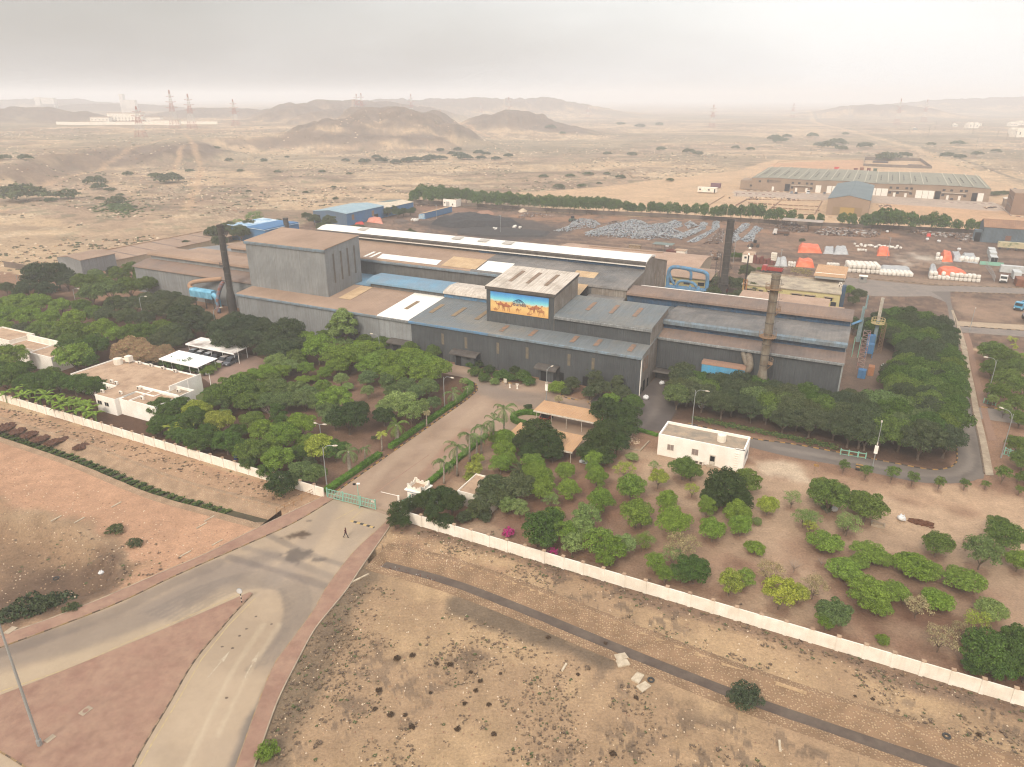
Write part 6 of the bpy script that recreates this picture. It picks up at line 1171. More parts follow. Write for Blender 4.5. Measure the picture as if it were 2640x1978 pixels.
batch('left of the offices',GA,'24 922 42 cb;27 965 38;62 950 26;6 955 30;106 981 34;149 986 34;191 991 32;234 996 34;70 985 28;130 965 24 cm;215 985 26;262 1000 26;14 985 26 cm;85 1005 24',col='x')
batch('behind the white car shelters',GA,'579 849 38;612 836 36;645 846 38;575 880 30;615 880 36;650 878 34;679 852 36;705 880 34;742 861 46;733 907 38;690 905 28;770 895 30;560 860 26;760 925 28 cm',col='h',vs=1.1)
batch('beside the parking court',GA,'715 935 30 ct;745 945 24 ct;590 900 14 kb cx;480 943 27 kb;425 934 20 kb;452 938 24 kb;534 957 20 kb cb;554 945 15 kb cb;508 952 20 kb;655 972 26 cb;624 966 14 cb kf;688 965 30 cb;724 958 24 cb;700 980 26 cm',key='n',col='x')
batch('right of the offices',GA,'561 1015 32 cm;606 1006 50 cm;585 1030 34;640 1035 34 cm;661 1012 36 cm;715 1006 38;760 1010 34;738 1035 34;690 1035 30;546 1035 26 cm;630 985 30 cm;790 1022 32',col='e')
batch('between offices and wall',GA,'416 1051 32;434 1062 30;461 1046 30;507 1058 34 cy;500 1078 34;480 1090 28;565 1088 38 cy;414 1093 30;445 1092 28;515 1137 36;583 1139 36;548 1135 26;478 1125 28;579 1066 20 kf ct;610 1115 26;540 1110 28;450 1120 24;400 1108 20',col='x')
batch('along the left boundary wall',GA,'648 1165 40 cm;675 1110 34 cb;732 1125 42 cb;776 1096 38 cb;824 1153 40 cy;862 1160 34;716 1185 40 cb;652 1084 30 cm;716 1066 24 kt;728 1098 28 kt;700 1150 30 cb;690 1215 26;640 1195 24;618 1155 26;770 1170 26;790 1140 26 cb',col='x')
batch('by the left gate post',GA,'778 1215 32;812 1222 30;721 1250 34 kd cd;758 1240 20;795 1195 20 cg',col='e')
batch('in the left clearing',GA,'790 951 22 kl;838 962 20 kr;879 978 19 kl ct;895 997 17 kf ct;781 980 19 kf;831 999 24 kl;948 1008 18 kl ct;810 975 14 kf',col='b')
batch('before the charcoal wall',GA,'783 877 32;820 898 44;855 915 34;898 923 42;930 905 34;955 905 36;955 940 36;990 925 32;1012 935 36;1045 925 34;1070 935 42;1105 945 36;1127 951 36;1092 966 34;1020 965 30;985 955 26;870 945 28',col='b')
batch('against the grey cladding',GA,'886 880 24 kf ct;886 843 40 kt ct;862 855 26 kt;960 866 28 kf ct;940 880 22;1042 880 26 kf;1058 900 24;1099 895 24 kf;1120 905 22;985 885 22;832 868 22',col='m')
batch('below the left clearing',GA,'863 1031 42 cb;830 1040 34;783 1030 34;898 1077 46 cd;862 1078 34;925 1058 30 cd;847 1055 30;948 976 25;998 987 24 kt;1047 994 25;1104 999 28;1075 1010 24;1031 1038 40 ct;1000 1050 28 ct;989 1072 28 cd;1058 1060 34 kl ct;1118 1040 22 kl;1085 1050 24 kl ct;1015 1010 24',col='e')
batch('near the small floodlight',GA,'826 1134 14 kb;964 1130 9 kv cd;1210 1000 12 kf ct;1195 985 14 ks ct',col='b')
GO='trees of the orchard right of the entrance road'
batch('by shed and palms',GO,'1302 1132 30;1300 1160 28;1290 1196 28;1310 1185 24;1275 1130 16;1223 1208 22 kl cy;1232 1185 18 kl cy;1210 1230 16 kb cy;1374 1193 30;1392 1232 34;1395 1262 34;1380 1215 28',key='r',col='b')
batch('beside the tan car shelters',GO,'1383 1122 44 kd;1414 1146 40 kd;1350 1140 30;1365 1168 30;1425 1170 26;1560 1060 44;1605 1068 40;1610 1100 38;1572 1110 38;1545 1146 42 kd;1590 1140 34;1520 1170 30;1560 1180 26;1630 1040 28 cx',key='n',col='d')
batch('behind the guardhouse',GO,'1135 1285 38 cd;1165 1295 34 cd;1090 1292 30 cd;1120 1330 30 cd kt;1150 1345 24 cd;1196 1335 22 kb;1215 1325 20 kb ct;1250 1330 22 kb;1272 1262 44;1330 1255 44;1255 1290 34;1310 1300 26 ct;1340 1310 24 kl ct;1232 1310 28;1300 1275 36;1420 1290 24 ks ct',key='n',col='g')
batch('outside the right gate leaf',GO,'1030 1318 30;1018 1342 22;1058 1302 22;1040 1345 20',key='l',col='d')
batch('right of the pink shrub',GO,'1386 1360 46 cx;1420 1345 40 cx;1400 1390 34 cx;1455 1370 36;1475 1400 30 ct;1513 1330 38 ct;1500 1365 34 ct;1540 1395 40;1575 1415 40;1610 1400 30 ct;1560 1440 26;1655 1395 28 ks;1430 1330 26',key='l',col='b')
batch('in the upper orchard rows',GO,'1533 1181 27;1539 1229 31;1457 1215 28;1465 1262 30;1548 1290 35;1627 1257 37;1640 1322 42;1612 1208 30 ks cy;1630 1177 17 kf ct;1687 1199 16 ks ct;1698 1232 26 kl cy;1719 1290 29;1738 1345 43;1530 1205 20;1655 1340 24',key='r',col='b')
batch('before the utility building',GO,'1762 1206 34 kn cm;1782 1215 28 kn cm;1785 1260 22 ks cy;1871 1262 54 kd cd;1905 1290 34 kd cd;1840 1285 34 kd cd;1926 1241 38 cm;1823 1308 27 kt cb;1838 1365 34 kr cb;1901 1322 36 kr cb;1910 1355 30 kr cb;1980 1303 27 kr cy;2043 1284 26 ks ct',key='n',col='m')
batch('in the middle orchard rows',GO,'1666 1390 26 ks;1760 1405 46 ks co;1735 1430 30 ks;1690 1450 28 kl cb;1716 1480 24 kl cb;1790 1468 42 kn cx;1760 1478 30 kn cx;1945 1412 26 kf cb;2074 1330 30 ks ct;2090 1355 22 ks cy;2132 1310 16 kb cg;1950 1345 14 kb;2188 1345 36 ks ct;2140 1278 12 kb',key='l',col='t')
batch('by the two dark trees',GO,'2140 1278 50 cm;2120 1262 34 cm;2236 1305 46 cm;2215 1290 30 cm;2093 1335 30 ks ct;2128 1395 42 kf cb;2180 1352 28 ks ct',key='n',col='m')
batch('in lower right orchard',GO,'2239 1425 42 kf;2275 1440 30 kf;2179 1468 44 kf;2215 1450 26 kf;2357 1458 50 kf;2400 1470 34 kf;2419 1402 36 kr cm;2535 1422 44 kl ce;2595 1383 44 kn cm;2628 1446 32 kr;2490 1497 48 kf;2575 1350 24 kn cm;2340 1440 26 kf',key='f',col='b')
batch('near the bottom right wall',GO,'1883 1500 34 kl cy;1920 1490 26 kl;1985 1470 38 ks co;2014 1523 46 kl cy;2060 1530 26 kl cy;2100 1510 36 ks co;2150 1580 44 kn ce;2130 1600 26 kl;2240 1530 48 kn cb;2265 1560 34 kn cb;2307 1523 38 kf;2367 1562 34 ks co;2422 1549 38 kf;2405 1530 24 kf;2554 1570 42 kf ct;2520 1600 36 ks cy;2427 1640 44 ks co;2480 1620 26 ks co;2274 1650 18 kb;2180 1480 30 kf',key='l',col='b')
batch('at bottom right corner',GO,'2545 1680 58;2600 1690 56;2620 1650 44;2575 1720 44;2650 1720 50;2510 1715 30;2640 1685 40',key='n',col='x')
batch('in the middle orchard',GO,'1568 1362 24 kz;2050 1450 30 kz;2120 1440 22 kz',key='z',col='g')
plant('z',693,1050,28,'g','pale leafless tree standing in the left plantation','bare trees')
batch('along the perimeter road',GO,'2177 1199 17;2234 1213 18;2302 1217 21;2355 1231 18;2423 1243 17;2489 1246 15;2542 1248 12;2589 1220 22;2626 1232 13;2630 1262 13',key='v',col='m')
batch('right of perimeter road',GO,'2625 1145 28;2640 1185 30;2632 1080 26;2655 1230 22;2560 905 30;2590 925 34;2620 950 34;2560 950 28;2600 980 36;2640 1000 34;2575 1010 30;2560 1030 16 kl ct;2625 1040 30;2590 1055 20 kl ct',key='n',col='m')
batch('before the works entrance',GO,'1228 960 20;1248 975 18;1212 940 14;1290 968 22;1275 985 14 ct;1315 975 18;1350 972 24;1365 985 18;1260 955 18 cd;1235 940 16 cd;1330 955 18 cd',key='b',col='x')
batch('against the charcoal wall',GO,'1437 1000 26 kb cb;1460 1010 16 kb;1475 990 22;1530 960 24 kt;1535 985 26 kt;1548 1000 26;1520 1012 20;1592 990 22 kt;1600 1015 26;1575 1030 22 cb;1440 1030 12 kv co',key='n',col='g')
batch('in the looped hedge',GO,'1362 1050 12 kb cd',key='b',col='d')
plant('k',1311,1374,19,'x','bougainvillea shrub with magenta flowers behind the right wall','bougainvilleas'); plant('k',1425,1424,16,'x','pink-flowered shrub spilling over the white wall','bougainvilleas')
# the grove in front and right of the right-hand hall
def grove(poly,n,place,group,key,cols,h=(3.2,4.4),mind=4.6,vs=1.):
    P=[]; k=0
    while len(P)<n and k<40000:
        k+=1; a=random.uniform(min(p[0] for p in poly),max(p[0] for p in poly)); b=random.uniform(min(p[1] for p in poly),max(p[1] for p in poly))
        if inpoly(np.array([a]),np.array([b]),poly)[0] and all(math.hypot(a-q[0],b-q[1])>mind for q in P): P.append((a,b))
    P.sort()
    cnt={}; its=[(a,b,random.choice(cols)) for a,b in P]; seen={}
    for a,b,cc in its:
        i=seen.get(cc,0); seen[cc]=i+1; plant(key,0,0,random.uniform(*h),cc,'%s tree, %s from the left, %s'%(PALW[cc],ORD[i%20],place),group,vs,nm='neem_tree',base=tuple(W(a,b)))
GG='trees of the dark grove by the right-hand hall'
grove([(8,-4.5),(30,-6),(46,-7),(46,-4.5),(30,-2.5),(8,-1)],13,'in the front grove row',GG,'n','hgeh',(2.5,3.2),2.9,1.1)
grove([(7,0),(28,-2),(46,-3.5),(46,.5),(28,2.5),(7,3)],15,'in the second grove row',GG,'n','hgem',(2.7,3.3),3.0,1.12)
grove([(7,4),(20,4),(42,2),(42,7),(30,8),(7,7)],14,'in the back grove row',GG,'n','hgx',(2.6,3.2),3.1,1.15)
grove([(44,-6.5),(56,-7),(60,-3),(60,8),(44,8)],17,'at the grove corner',GG,'n','mxeh',(3.0,3.8),3.3,1.1)
grove([(50,9),(60.5,9),(61.5,26),(50,26)],15,'behind the grove corner',GG,'n','mxh',(3.0,3.7),3.3,1.1)
grove([(51,27),(62,27),(62.5,42),(51,42)],14,'in the grove by the masts',GG,'n','xhm',(3.0,3.7),3.3,1.1)
grove([(51,43),(62.5,43),(63,60),(51,60)],15,'in the grove beyond the masts',GG,'n','xhm',(2.9,3.6),3.3,1.1)
grove([(46,62),(63,61),(63,77),(52,80),(43,72)],17,'at the far grove end',GG,'n','xhdh',(2.9,3.6),3.3,1.1)
grove([(40.5,58),(46,60),(46,72),(40.5,70)],4,'between the hall and the far grove',GG,'n','hg',(2.4,3.),3.,1.1)
grove([(41.3,2),(44,2),(44,16),(41.3,16)],4,'beside the right end wall',GG,'n','hg',(2.0,2.4),2.6,1.1)
batch('beside the yellow workshop','trees behind the works','1925 700 22;1910 735 24;1940 745 22;1880 728 20;1845 730 22;1838 755 22;1905 765 22;1880 770 18;2190 750 18 cb;2215 760 18;2200 775 14;2055 700 18 ks co;2080 705 16 ks co;2055 752 14 ks ct;1500 640 16 kb;2068 620 8 kb;1957 694 7 kb cb;1893 660 12 cx;1910 660 10 cx',key='n',col='g')
batch('around the grey shed and long shed','trees behind the works','385 640 14 ka;370 648 12 ka;440 625 14 ka;500 610 16 ka;550 600 22;590 590 24;615 575 18 ks ct;640 585 24;655 560 26 ks ct;700 578 9;718 572 11;620 600 24;565 622 20;420 655 12 ka;810 565 16;850 570 20;870 550 14;790 556 12;830 585 16;925 590 18 kb;945 598 16 kb;1060 600 14 kb;480 628 12',key='n',col='g')
batch('in front of the second blue shed','trees behind the works','1000 545 14;1012 540 14;1025 548 14;1040 545 12;1058 545 11;1064 540 9;883 564 10',key='n',col='d')
# the row behind the yard wall
GR='windbreak trees along the rear yard wall'
bz=lambda x,y:(880+x/2.5136,200+y/2.5136)
L1=[(470,775,24),(500,755,26),(530,745,28),(560,770,26),(590,750,26),(620,765,26),(650,745,24),(675,770,24)]; L2=[(700,760,24),(735,765,26),(775,770,24),(810,765,24),(850,775,24),(880,790,24),(915,765,20),(940,785,22),(975,790,24),(1010,785,24),(1045,795,26),(1080,785,24),(1110,800,24),(1150,795,24),(1180,805,22),(1215,790,22),(1250,812,20)]
L3=[(1290,805,22),(1330,810,26),(1365,815,24),(1400,815,24),(1440,818,22),(1480,815,26),(1510,822,24),(1550,815,24),(1590,822,26),(1625,825,26),(1660,822,26),(1700,820,24),(1735,828,24),(1770,835,24)]; L4=[(1800,830,24),(1850,845,22),(1895,850,20),(1950,845,20),(2015,848,22),(2070,850,24),(2115,848,18),(2180,858,22)]
for (L,pl) in ((L1,'at the left windbreak end'),(L2,'right of the block house'),(L3,'in the middle windbreak'),(L4,'in the gappy windbreak')):
    batch(pl,GR,';'.join('%f %f %f'%(*bz(x,y),r/2.5136*(1.55 if L is not L4 else 1.25)) for x,y,r in L),key='q',col='x',vs=1.3)
L5=[(75,560,45),(130,565,35),(220,575,40),(330,568,50),(420,572,45),(510,578,48),(600,580,50),(705,592,45),(800,592,45),(890,602,52),(1000,620,45),(1090,612,55),(1190,612,50),(1290,618,55),(1400,612,62),(1490,622,58)]
L6=[(1600,650,50),(1690,650,58),(1820,660,48),(1920,672,30),(2030,692,34)]
batch('behind the silver scrap',GR,';'.join('%f %f %f'%(1600+x/4.142,400+y/4.142,r/4.142*1.15) for x,y,r in L5),key='q',col='x',vs=1.35); batch('left of the gabled warehouse',GR,';'.join('%f %f %f'%(1600+x/4.142,400+y/4.142,r/4.142*1.15) for x,y,r in L6),key='q',col='x',vs=1.35)
L7=[(175,245,30),(270,240,34),(470,240,36),(560,250,42),(680,265,44),(760,245,50),(850,235,66),(905,245,50),(950,240,58),(1010,240,50),(1110,262,56),(1210,265,42),(1310,265,56),(1420,280,52),(1540,300,38),(1660,300,42),(1740,302,30)]
batch('right of the gabled warehouse',GR,';'.join('%f %f %f'%(2040+x/3.6017,500+y/3.6017,r/3.6017*1.2) for x,y,r in L7),key='q',col='x',vs=1.35)
# far desert acacias
GD='acacia bushes scattered over the far desert'
batch('before the dark left slopes',GD,'245 465 30;255 480 22;60 498 60;30 490 36;170 500 34;285 488 14;300 515 26;345 533 9;255 510 12;130 515 16;435 462 36;400 455 18;330 450 16;75 450 20;20 450 20;310 500 10;590 413 12;680 412 10;680 415 8;640 490 8',key='a',col='g')
batch('in the mid-left river bed',GD,'788 492 8;865 510 9;715 443 10;560 400 10;740 405 8;830 440 10;1120 505 9;620 440 10;860 480 8;490 440 12;900 445 9',key='a',col='g')
batch('in the middle bush line',GD,'940 415 16;970 405 14;985 412 18;1020 415 16;1050 410 18;1065 408 20;1095 408 18;1110 404 18;1135 405 16;1165 396 14;1185 400 20;1200 404 20;1235 392 16;1240 405 14;1280 408 14;1310 400 14;1135 388 12;1180 385 12;1255 395 12;890 412 12',key='a',col='h')
batch('beyond the windbreak',GD,'1402 455 12;1470 452 12;1516 446 14;1600 453 14;1440 477 18;1500 475 12;1545 470 8;1728 463 12;1567 393 12;1705 382 14;1630 395 14;1420 345 14;1450 350 10;1600 320 12;1650 325 14;1700 320 12;1565 445 10',key='a',col='g')
batch('by the far right road',GD,'1775 388 18;1897 378 12;1935 382 12;1800 395 14;1998 355 20;2010 360 20;2135 372 24;2160 365 24;2115 370 16;2230 375 20;2180 345 10;2330 402 18;2290 405 30;2445 402 18;2475 407 16;2400 372 12;2470 370 16;2520 398 14;2570 390 12;2030 352 14;2095 350 16;2170 380 16;2240 372 12;2560 500 16;2575 498 16;2590 497 14',key='a',col='g')
# palms
def palm_mesh(seed,n=15,L=1.,droop=1.,w=.16):
    R_=random.Random(seed); mb=MB()
    for k in range(n):
        a=k*2.39996+R_.random()*.3; e0=R_.uniform(-.15,1.25)*(.9); pts=[]; d=Vector((math.cos(a),math.sin(a),0)); p=Vector((0,0,0)); el=e0; S=9; s=Vector((-math.sin(a),math.cos(a),0))
        for i in range(S+1): pts.append((p.copy(),el)); p=p+(d*math.cos(el)+Vector((0,0,math.sin(el))))*(L/S); el-=droop*.2*(1+.16*i)
        mb.tube([q for q,_ in pts],[.018*(1-.07*i) for i in range(S+1)],3)
        for i in range(1,S):
            for sg in (-1,1):
                for h in (0,.5):
                    q=pts[i][0].lerp(pts[i+1][0],h); dn=(pts[i+1][0]-pts[i][0]).normalized(); ww=w*math.sin(math.pi*min(.12+(i+h)/S*.9,1))*2.1
                    tip=q+s*sg*ww*.8+dn*ww*.55+Vector((0,0,-ww*.55*droop)); mb.face([q,q+dn*.045,tip+dn*.012,tip-dn*.012])
    o=mb.build('fronds',leafm,uv=False); d_=o.data; bpy.data.objects.remove(o); return d_
PM=[palm_mesh(s,11,1.15,.95,.085) for s in (1,2,3)]; PMy=[palm_mesh(5,9,1.,.8)]; PD=[palm_mesh(8,26,1.,.55,.07)]
def palm(u,v,top,R_,label,col='m',pm=None,tr=.17,flare=1.5,group='palms beside the entrance road'):
    b=G(u,v); r=ray(*top); k=(b.x*r[0]+b.y*r[1])/(r[0]**2+r[1]**2); h=CH+r[2]*k-R_*.02
    t=empty('palm_tree',b,label,'palm',group,rz=0); part(MB().tube([b,b+Vector((0,0,h*.15)),b+Vector((.05,0,h*.6)),b+Vector((.1,0,h))],[tr*flare,tr*1.15,tr,tr*.75],9),'trunk',palebark,t,smooth=True)
    o=bpy.data.objects.new('fronds',random.choice(pm or PM)); COL.objects.link(o); o.parent=t; o.location=(.1,0,h-.1); o.scale=(R_,R_,R_); o.color=PALL[col]; o.rotation_euler=(0,0,random.random()*6)
    part(MB().tube([b+Vector((.1,0,h-.9)),b+Vector((.1,0,h+.15))],[tr*.75,tr*.35],7),'crownshaft',mm('green_crownshaft',c(120,140,70)),t)
    return t
for k,(b_,t_,R_,l) in enumerate([((1145,1247),(1142,1190),2.6,'palm nearest the guardhouse on the right of the road'),((1179,1227),(1178,1150),2.9,'second palm from the guardhouse, with ringed base'),((1211,1190),(1205,1120),2.8,'third palm from the guardhouse along the hedge'),((1229,1180),(1226,1128),2.4,'fourth palm from the guardhouse, shorter and hidden'),((1241,1172),(1241,1099),2.8,'fifth palm from the guardhouse with a pale trunk'),((1272,1147),(1269,1082),2.8,'sixth palm from the guardhouse, left of the tallest'),((1299,1120),(1299,1053),3.2,'tallest palm at the far end of the road hedge')]): palm(*b_,t_,R_,l,'e')
palm(902,1219,(900,1162),2.7,'thick-trunked palm just inside the gate left of the road','e',tr=.3); palm(942,1193,(943,1154),1.6,'small slim palm left of the road behind the gate','e',tr=.12); palm(985,1162,(980,1118),1.5,'slim palm with yellow-green fronds left of the road','y',PMy,tr=.14); palm(1024,1137,(1021,1095),3.0,'squat palm with a swollen base left of the road','m',tr=.38,flare=1.7); palm(1168,1042,(1168,1012),2.9,'wide palm by a white ring at the road corner','e',tr=.25); palm(1205,1020,(1205,1000),1.8,'low palm at the tip of the left hedge','e',tr=.15)
palm(1100,1100,(1104,1062),1.3,'dead palm with brown fronds beside the left hedge','o',PMy,tr=.14); palm(2608,880,(2608,872),1.8,'young coconut palm, upper one in the right garden','y',PMy,tr=.12); palm(2613,897,(2612,889),1.4,'young coconut palm, lower one in the right garden','y',PMy,tr=.12); palm(2625,925,(2625,912),2.2,'bright palm among trees at the right edge','b',PMy,tr=.14)
t=palm(1341,1226,(1341,1216),2.6,'bushy grey-green date palm in the orchard','g',PD,tr=.4)
def ban_mesh(seed):
    R_=random.Random(seed); mb=MB()
    for k in range(8):
        a=k*2.4; el=R_.uniform(.5,1.3); d=Vector((math.cos(a),math.sin(a),0)); s=Vector((-math.sin(a),math.cos(a),0)); p=Vector((0,0,.9)); pr=None
        for i in range(8):
            w=.17*math.sin(math.pi*min(.1+i/7,1)); q=[p-s*w-Vector((0,0,w*.3)),p,p+s*w-Vector((0,0,w*.3))]
            if pr: mb.face([pr[0],pr[1],q[1],q[0]]); mb.face([pr[1],pr[2],q[2],q[1]])
            pr=q; p=p+(d*math.cos(el)+Vector((0,0,math.sin(el))))*.17; el-=.28
    o=mb.build('leaves',leafm,uv=False); d_=o.data; bpy.data.objects.remove(o)
    o=MB().tube([(0,0,0),(0,0,1.1)],[.11,.06],7).build('stem',mm('green_crownshaft'),uv=False); e=o.data; bpy.data.objects.remove(o); return d_,e
BN=[ban_mesh(s) for s in (1,2,3)]
bl_=[(20,1030),(45,1022),(62,1035),(80,1018),(95,1030),(108,1040),(125,1036),(138,1046),(152,1038),(165,1055),(180,1052),(192,1062),(205,1050),(218,1060),(230,1055),(242,1068),(160,1070),(200,1078),(225,1080),(250,1085)]
for k,(u,v) in enumerate(bl_):
    b=G(u,v+8); d_,e=random.choice(BN); t=empty('banana_plant',b,'banana plant, %s from the left, behind the left boundary wall'%ORD[k],'banana plant','banana plants along the left boundary wall',rz=random.random()*6); s=random.uniform(1.9,2.4); t.scale=(s,s,s)
    for nm,me in (('leaves',d_),('stem',e)): o=bpy.data.objects.new(nm,me); COL.objects.link(o); o.parent=t; o.color=PALL['b']
for k,(u,v,l) in enumerate([(449,1130,'bright banana plant nearest the wall below the offices'),(475,1118,'banana plant between two others below the offices'),(512,1112,'banana plant farthest from the wall below the offices'),(668,1135,'banana plant poking between trees at mid wall'),(610,1168,'lone banana plant by the blue barrel'),(128,995,'banana-leaved plant by the left office wall')]):
    b=G(u,v); d_,e=random.choice(BN); t=empty('banana_plant',b,l,'banana plant','banana plants along the left boundary wall'); s=2.3; t.scale=(s,s,s)
    for nm,me in (('leaves',d_),('stem',e)): o=bpy.data.objects.new(nm,me); COL.objects.link(o); o.parent=t; o.color=PALL['y' if k<3 else 'b']
# hedges
hleaf=leaf_mat('hedge_leaves',.15,.3,2.5,fixed=c(84,116,46,1.35))
def hedge(P,w,h,label,n=None,col=None):
    P=resample(P,.5); t=empty('hedge',P[len(P)//2],label,'hedge','clipped hedges'); mb=MB(); R_=random.Random(len(P))
    for a,b in zip(P[:-1],P[1:]):
        d=(b-a).normalized(); s=Vector((-d.y,d.x,0)); q=[a-s*w*.42,b-s*w*.42,b+s*w*.42,a+s*w*.42][::1]; q=[q[0],q[1],q[2],q[3]]; mb.hexa(q,[x+Vector((0,0,h*.9)) for x in q])
        for _ in range(int(26*w)+14):
            f=R_.random(); o_=R_.uniform(-.5,.5)*w; z=h if R_.random()<.55 else R_.uniform(.1,h)
            if z<h: o_=(.5 if R_.random()<.5 else -.5)*w
            p=a+(b-a)*f+s*o_+Vector((0,0,z)); e=R_.uniform(.06,.13); v1=Vector((R_.uniform(-1,1),R_.uniform(-1,1),R_.uniform(-.4,.5))).normalized()*e; v2=Vector((R_.uniform(-1,1),R_.uniform(-1,1),R_.uniform(-.4,.5))).normalized()*e
            mb.face([p-v1,p-v2,p+v1,p+v2])
    part(mb,'foliage',hleaf,t); return t
hedge([W(-34.6,-64.3),W(-34.5,-49.2)],1.2,.85,'clipped green hedge left of the road nearest the gate'); hedge([W(-34.5,-46.2),W(-34.4,-30),W(-34.4,-20),W(-34.9,-14.5)],1.15,.8,'long clipped hedge left of the entrance road')
hedge([W(-34.9,-14.2),W(-36.6,-11.4),W(-39.5,-9.8)],1.1,.8,'curved end of the hedge at the road corner')
hedge([W(-20.6,-57.4),W(-20.6,-45),W(-20.6,-33.4)],1.1,.7,'clipped hedge under the palms right of the road'); hedge([W(-20.2,-57.9),W(-13.2,-57.9)],1.3,.75,'short clipped hedge behind the guardhouse chairs'); hedge([W(-20,-32.8),W(-18,-31.2),W(-15.6,-31)],.9,.7,'hedge bend beside the tallest palm')
hedge(curve_pts([W(-15.5,-19.5),W(-18.3,-20.2),W(-19.8,-22.5),W(-18.6,-25),W(-15.6,-25.3)],4),1.3,.9,'looped hedge left of the red car shelter'); hedge([W(.5,-15.9),W(4,-17.2),W(9.5,-18.2)],.9,.5,'low hedge strip left of the white utility building')
tri_scatter('roadside_grass',[tuple(W(10+random.random()*33,-10.8-random.random()*.2-.05*k*0+random.gauss(0,.45)))[:2] for k in range(900)] if False else [(lambda t_:(lambda p:(p.x,p.y))(G(1790+t_*370,1078+t_*76)+Vector((random.gauss(0,.6),random.gauss(0,.6),0))))(random.random()) for k in range(1100)],greenl,lambda mb,p:tuft(mb,p,random.uniform(.15,.3),random.choice([0,1,2])))
flat('lawn',[W(-89,-45.5),W(-88,-40),W(-84,-36.5),W(-80,-36),W(-80.5,-43),W(-85,-46)],.05,mm('clipped_lawn',c(104,118,62),c(120,112,72),.4,.5,var=.15)); hedge(curve_pts([W(-91,-43),W(-88,-42.6),W(-85.5,-41),W(-84,-38.6)],3),1.4,.35,'low wavy light-green hedge by the flagpoles')
# black tussocks on the near waste ground
BT=[(1023,1700,13),(1063,1692,11),(1126,1713,8),(1160,1716,11),(977,1782,12),(1062,1876,12),(967,1829,9),(1226,1782,9),(1213,1735,8),(1238,1758,9),(1273,1894,10),(1580,1945,13),(1413,1645,9),(1260,1818,9),(1197,1815,8),(1110,1788,7),(1008,1845,12),(1180,1882,11),(1290,1738,6),(1045,1845,8),(2522,1896,10),(2250,1804,7),(2204,1796,6),(1560,1660,8),(1640,1800,9),(1490,1740,7)]
tuss=leaf_mat('charred_twigs',.05,.3,3.,fixed=c(92,76,62,1.15))
tm_=leaf_mesh('twigs',lobes(77,12,.9,.45,.3,.35,.6),420,.13,tuss,3,up=.2,elong=3.)
for k,(u,v,r) in enumerate(BT):
    b=G(u,v); dep=b.y*cp+CH*sp; s=.78*r*dep/F; o=bpy.data.objects.new('dry_tussock',tm_); COL.objects.link(o); o.location=b; o.scale=(s,s,s); o.rotation_euler=(0,0,random.random()*6)
    tag(o,'blackened dry tussock, %s from the left, on the near waste ground'%(ORD[sorted(BT).index((u,v,r))]),'tussock','blackened tussocks on the waste ground')
plant('b',1922,1795,44,'h','dark green thorny bush at the edge of the right drain','bushes on the waste ground',vs=.9); plant('b',690,1935,30,'b','pale green leafy bush at the bottom by the brick pavement','bushes on the waste ground',vs=.8)
for u,v,r,l in ((70,1555,50,'dark green creeping bush in the left hollow nearest the lamp'),(20,1575,40,'dark green creeping bush at the left picture edge hollow'),(140,1530,45,'dark green creeping bush at the right end of the hollow'),(110,1558,36,'middle dark creeping bush in the left hollow'),(295,1365,24,'grey-green bush above the left hollow'),(345,1400,22,'second grey-green bush above the left hollow'),(185,1565,20,'dry olive bush beside the left pavement')): plant('a',u,v,r,'h' if 'dark' in l else 'g',l,'bushes in the left hollow',vs=1.1)
tri_scatter('desert_weeds',[(lambda p:(p.x,p.y))(G(random.gauss(310,28),random.gauss(536,9))) for _ in range(260)],greenl,lambda mb,p:tuft(mb,p,random.uniform(.8,1.8),0))
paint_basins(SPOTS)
# ================================================================ street lamps, people, vehicles, yard
def lamp(base,h,arm,label,L=1.8,rad=.09,double=None,extra=None,group='street lamps'):
    b=Vector(base); t=empty('street_lamp',b,label,'street lamp',group); a=Vector(arm).normalized()
    part(MB().tube([b,b+Vector((0,0,.9)),b+Vector((0,0,.92)),b+Vector((0,0,h*.97))],[rad*1.5,rad*1.5,rad,rad*.6],8),'pole',galv,t)
    for k,ar in enumerate([a]+([Vector(double).normalized()] if double else [])):
        P=curve_pts([b+Vector((0,0,h*.8 if not double else h*.97)),b+ar*L*.12+Vector((0,0,h*.93 if not double else h*.985)),b+ar*L*.45+Vector((0,0,h*.995)),b+ar*L+Vector((0,0,h*1.0))],4); part(MB().tube(P,rad*.5,6),'arm',galv,t)
        e=b+ar*(L+.35)+Vector((0,0,h)); s=Vector((-ar.y,ar.x,0)); m=MB(); m.tube([e-ar*.45,e-ar*.2,e+ar*.25,e+ar*.5],[.05,.15,.17,.04],8); part(m,'lamp_head',whp,t)
    if extra: part(MB().box(b+Vector((0,0,h*.45)),a*.12,Vector((-a.y,a.x,0))*.3,(0,0,.75)),'banner',white_w,t); part(MB().box(b+Vector((0,0,h*.58)),a*.3,Vector((-a.y,a.x,0))*.1,(0,0,.2)),'floodlight',whp,t)
    return t
lamp(G(104,1924),16.6,(-.75,.35,0),'tall double-headed street lamp on the brick island, bottom left',1.5,.16,double=(-.2,-1,0)); lamp(W(-35.6,-62.9),8.0,AX*.6+BX*.3,'curved street lamp just inside the gate wall on the left',1.7)
lamp(W(-34.9,-25.8),7.6,AX,'curved street lamp halfway along the left road hedge'); lamp(W(-16.9,-12.9),8.0,AX*.25+BX*.9,'street lamp with white banner behind the red car shelter',1.4,extra=True); lamp(W(14.5,-11.0),8.3,AX*.9,'street lamp rising behind the white utility building',1.9)
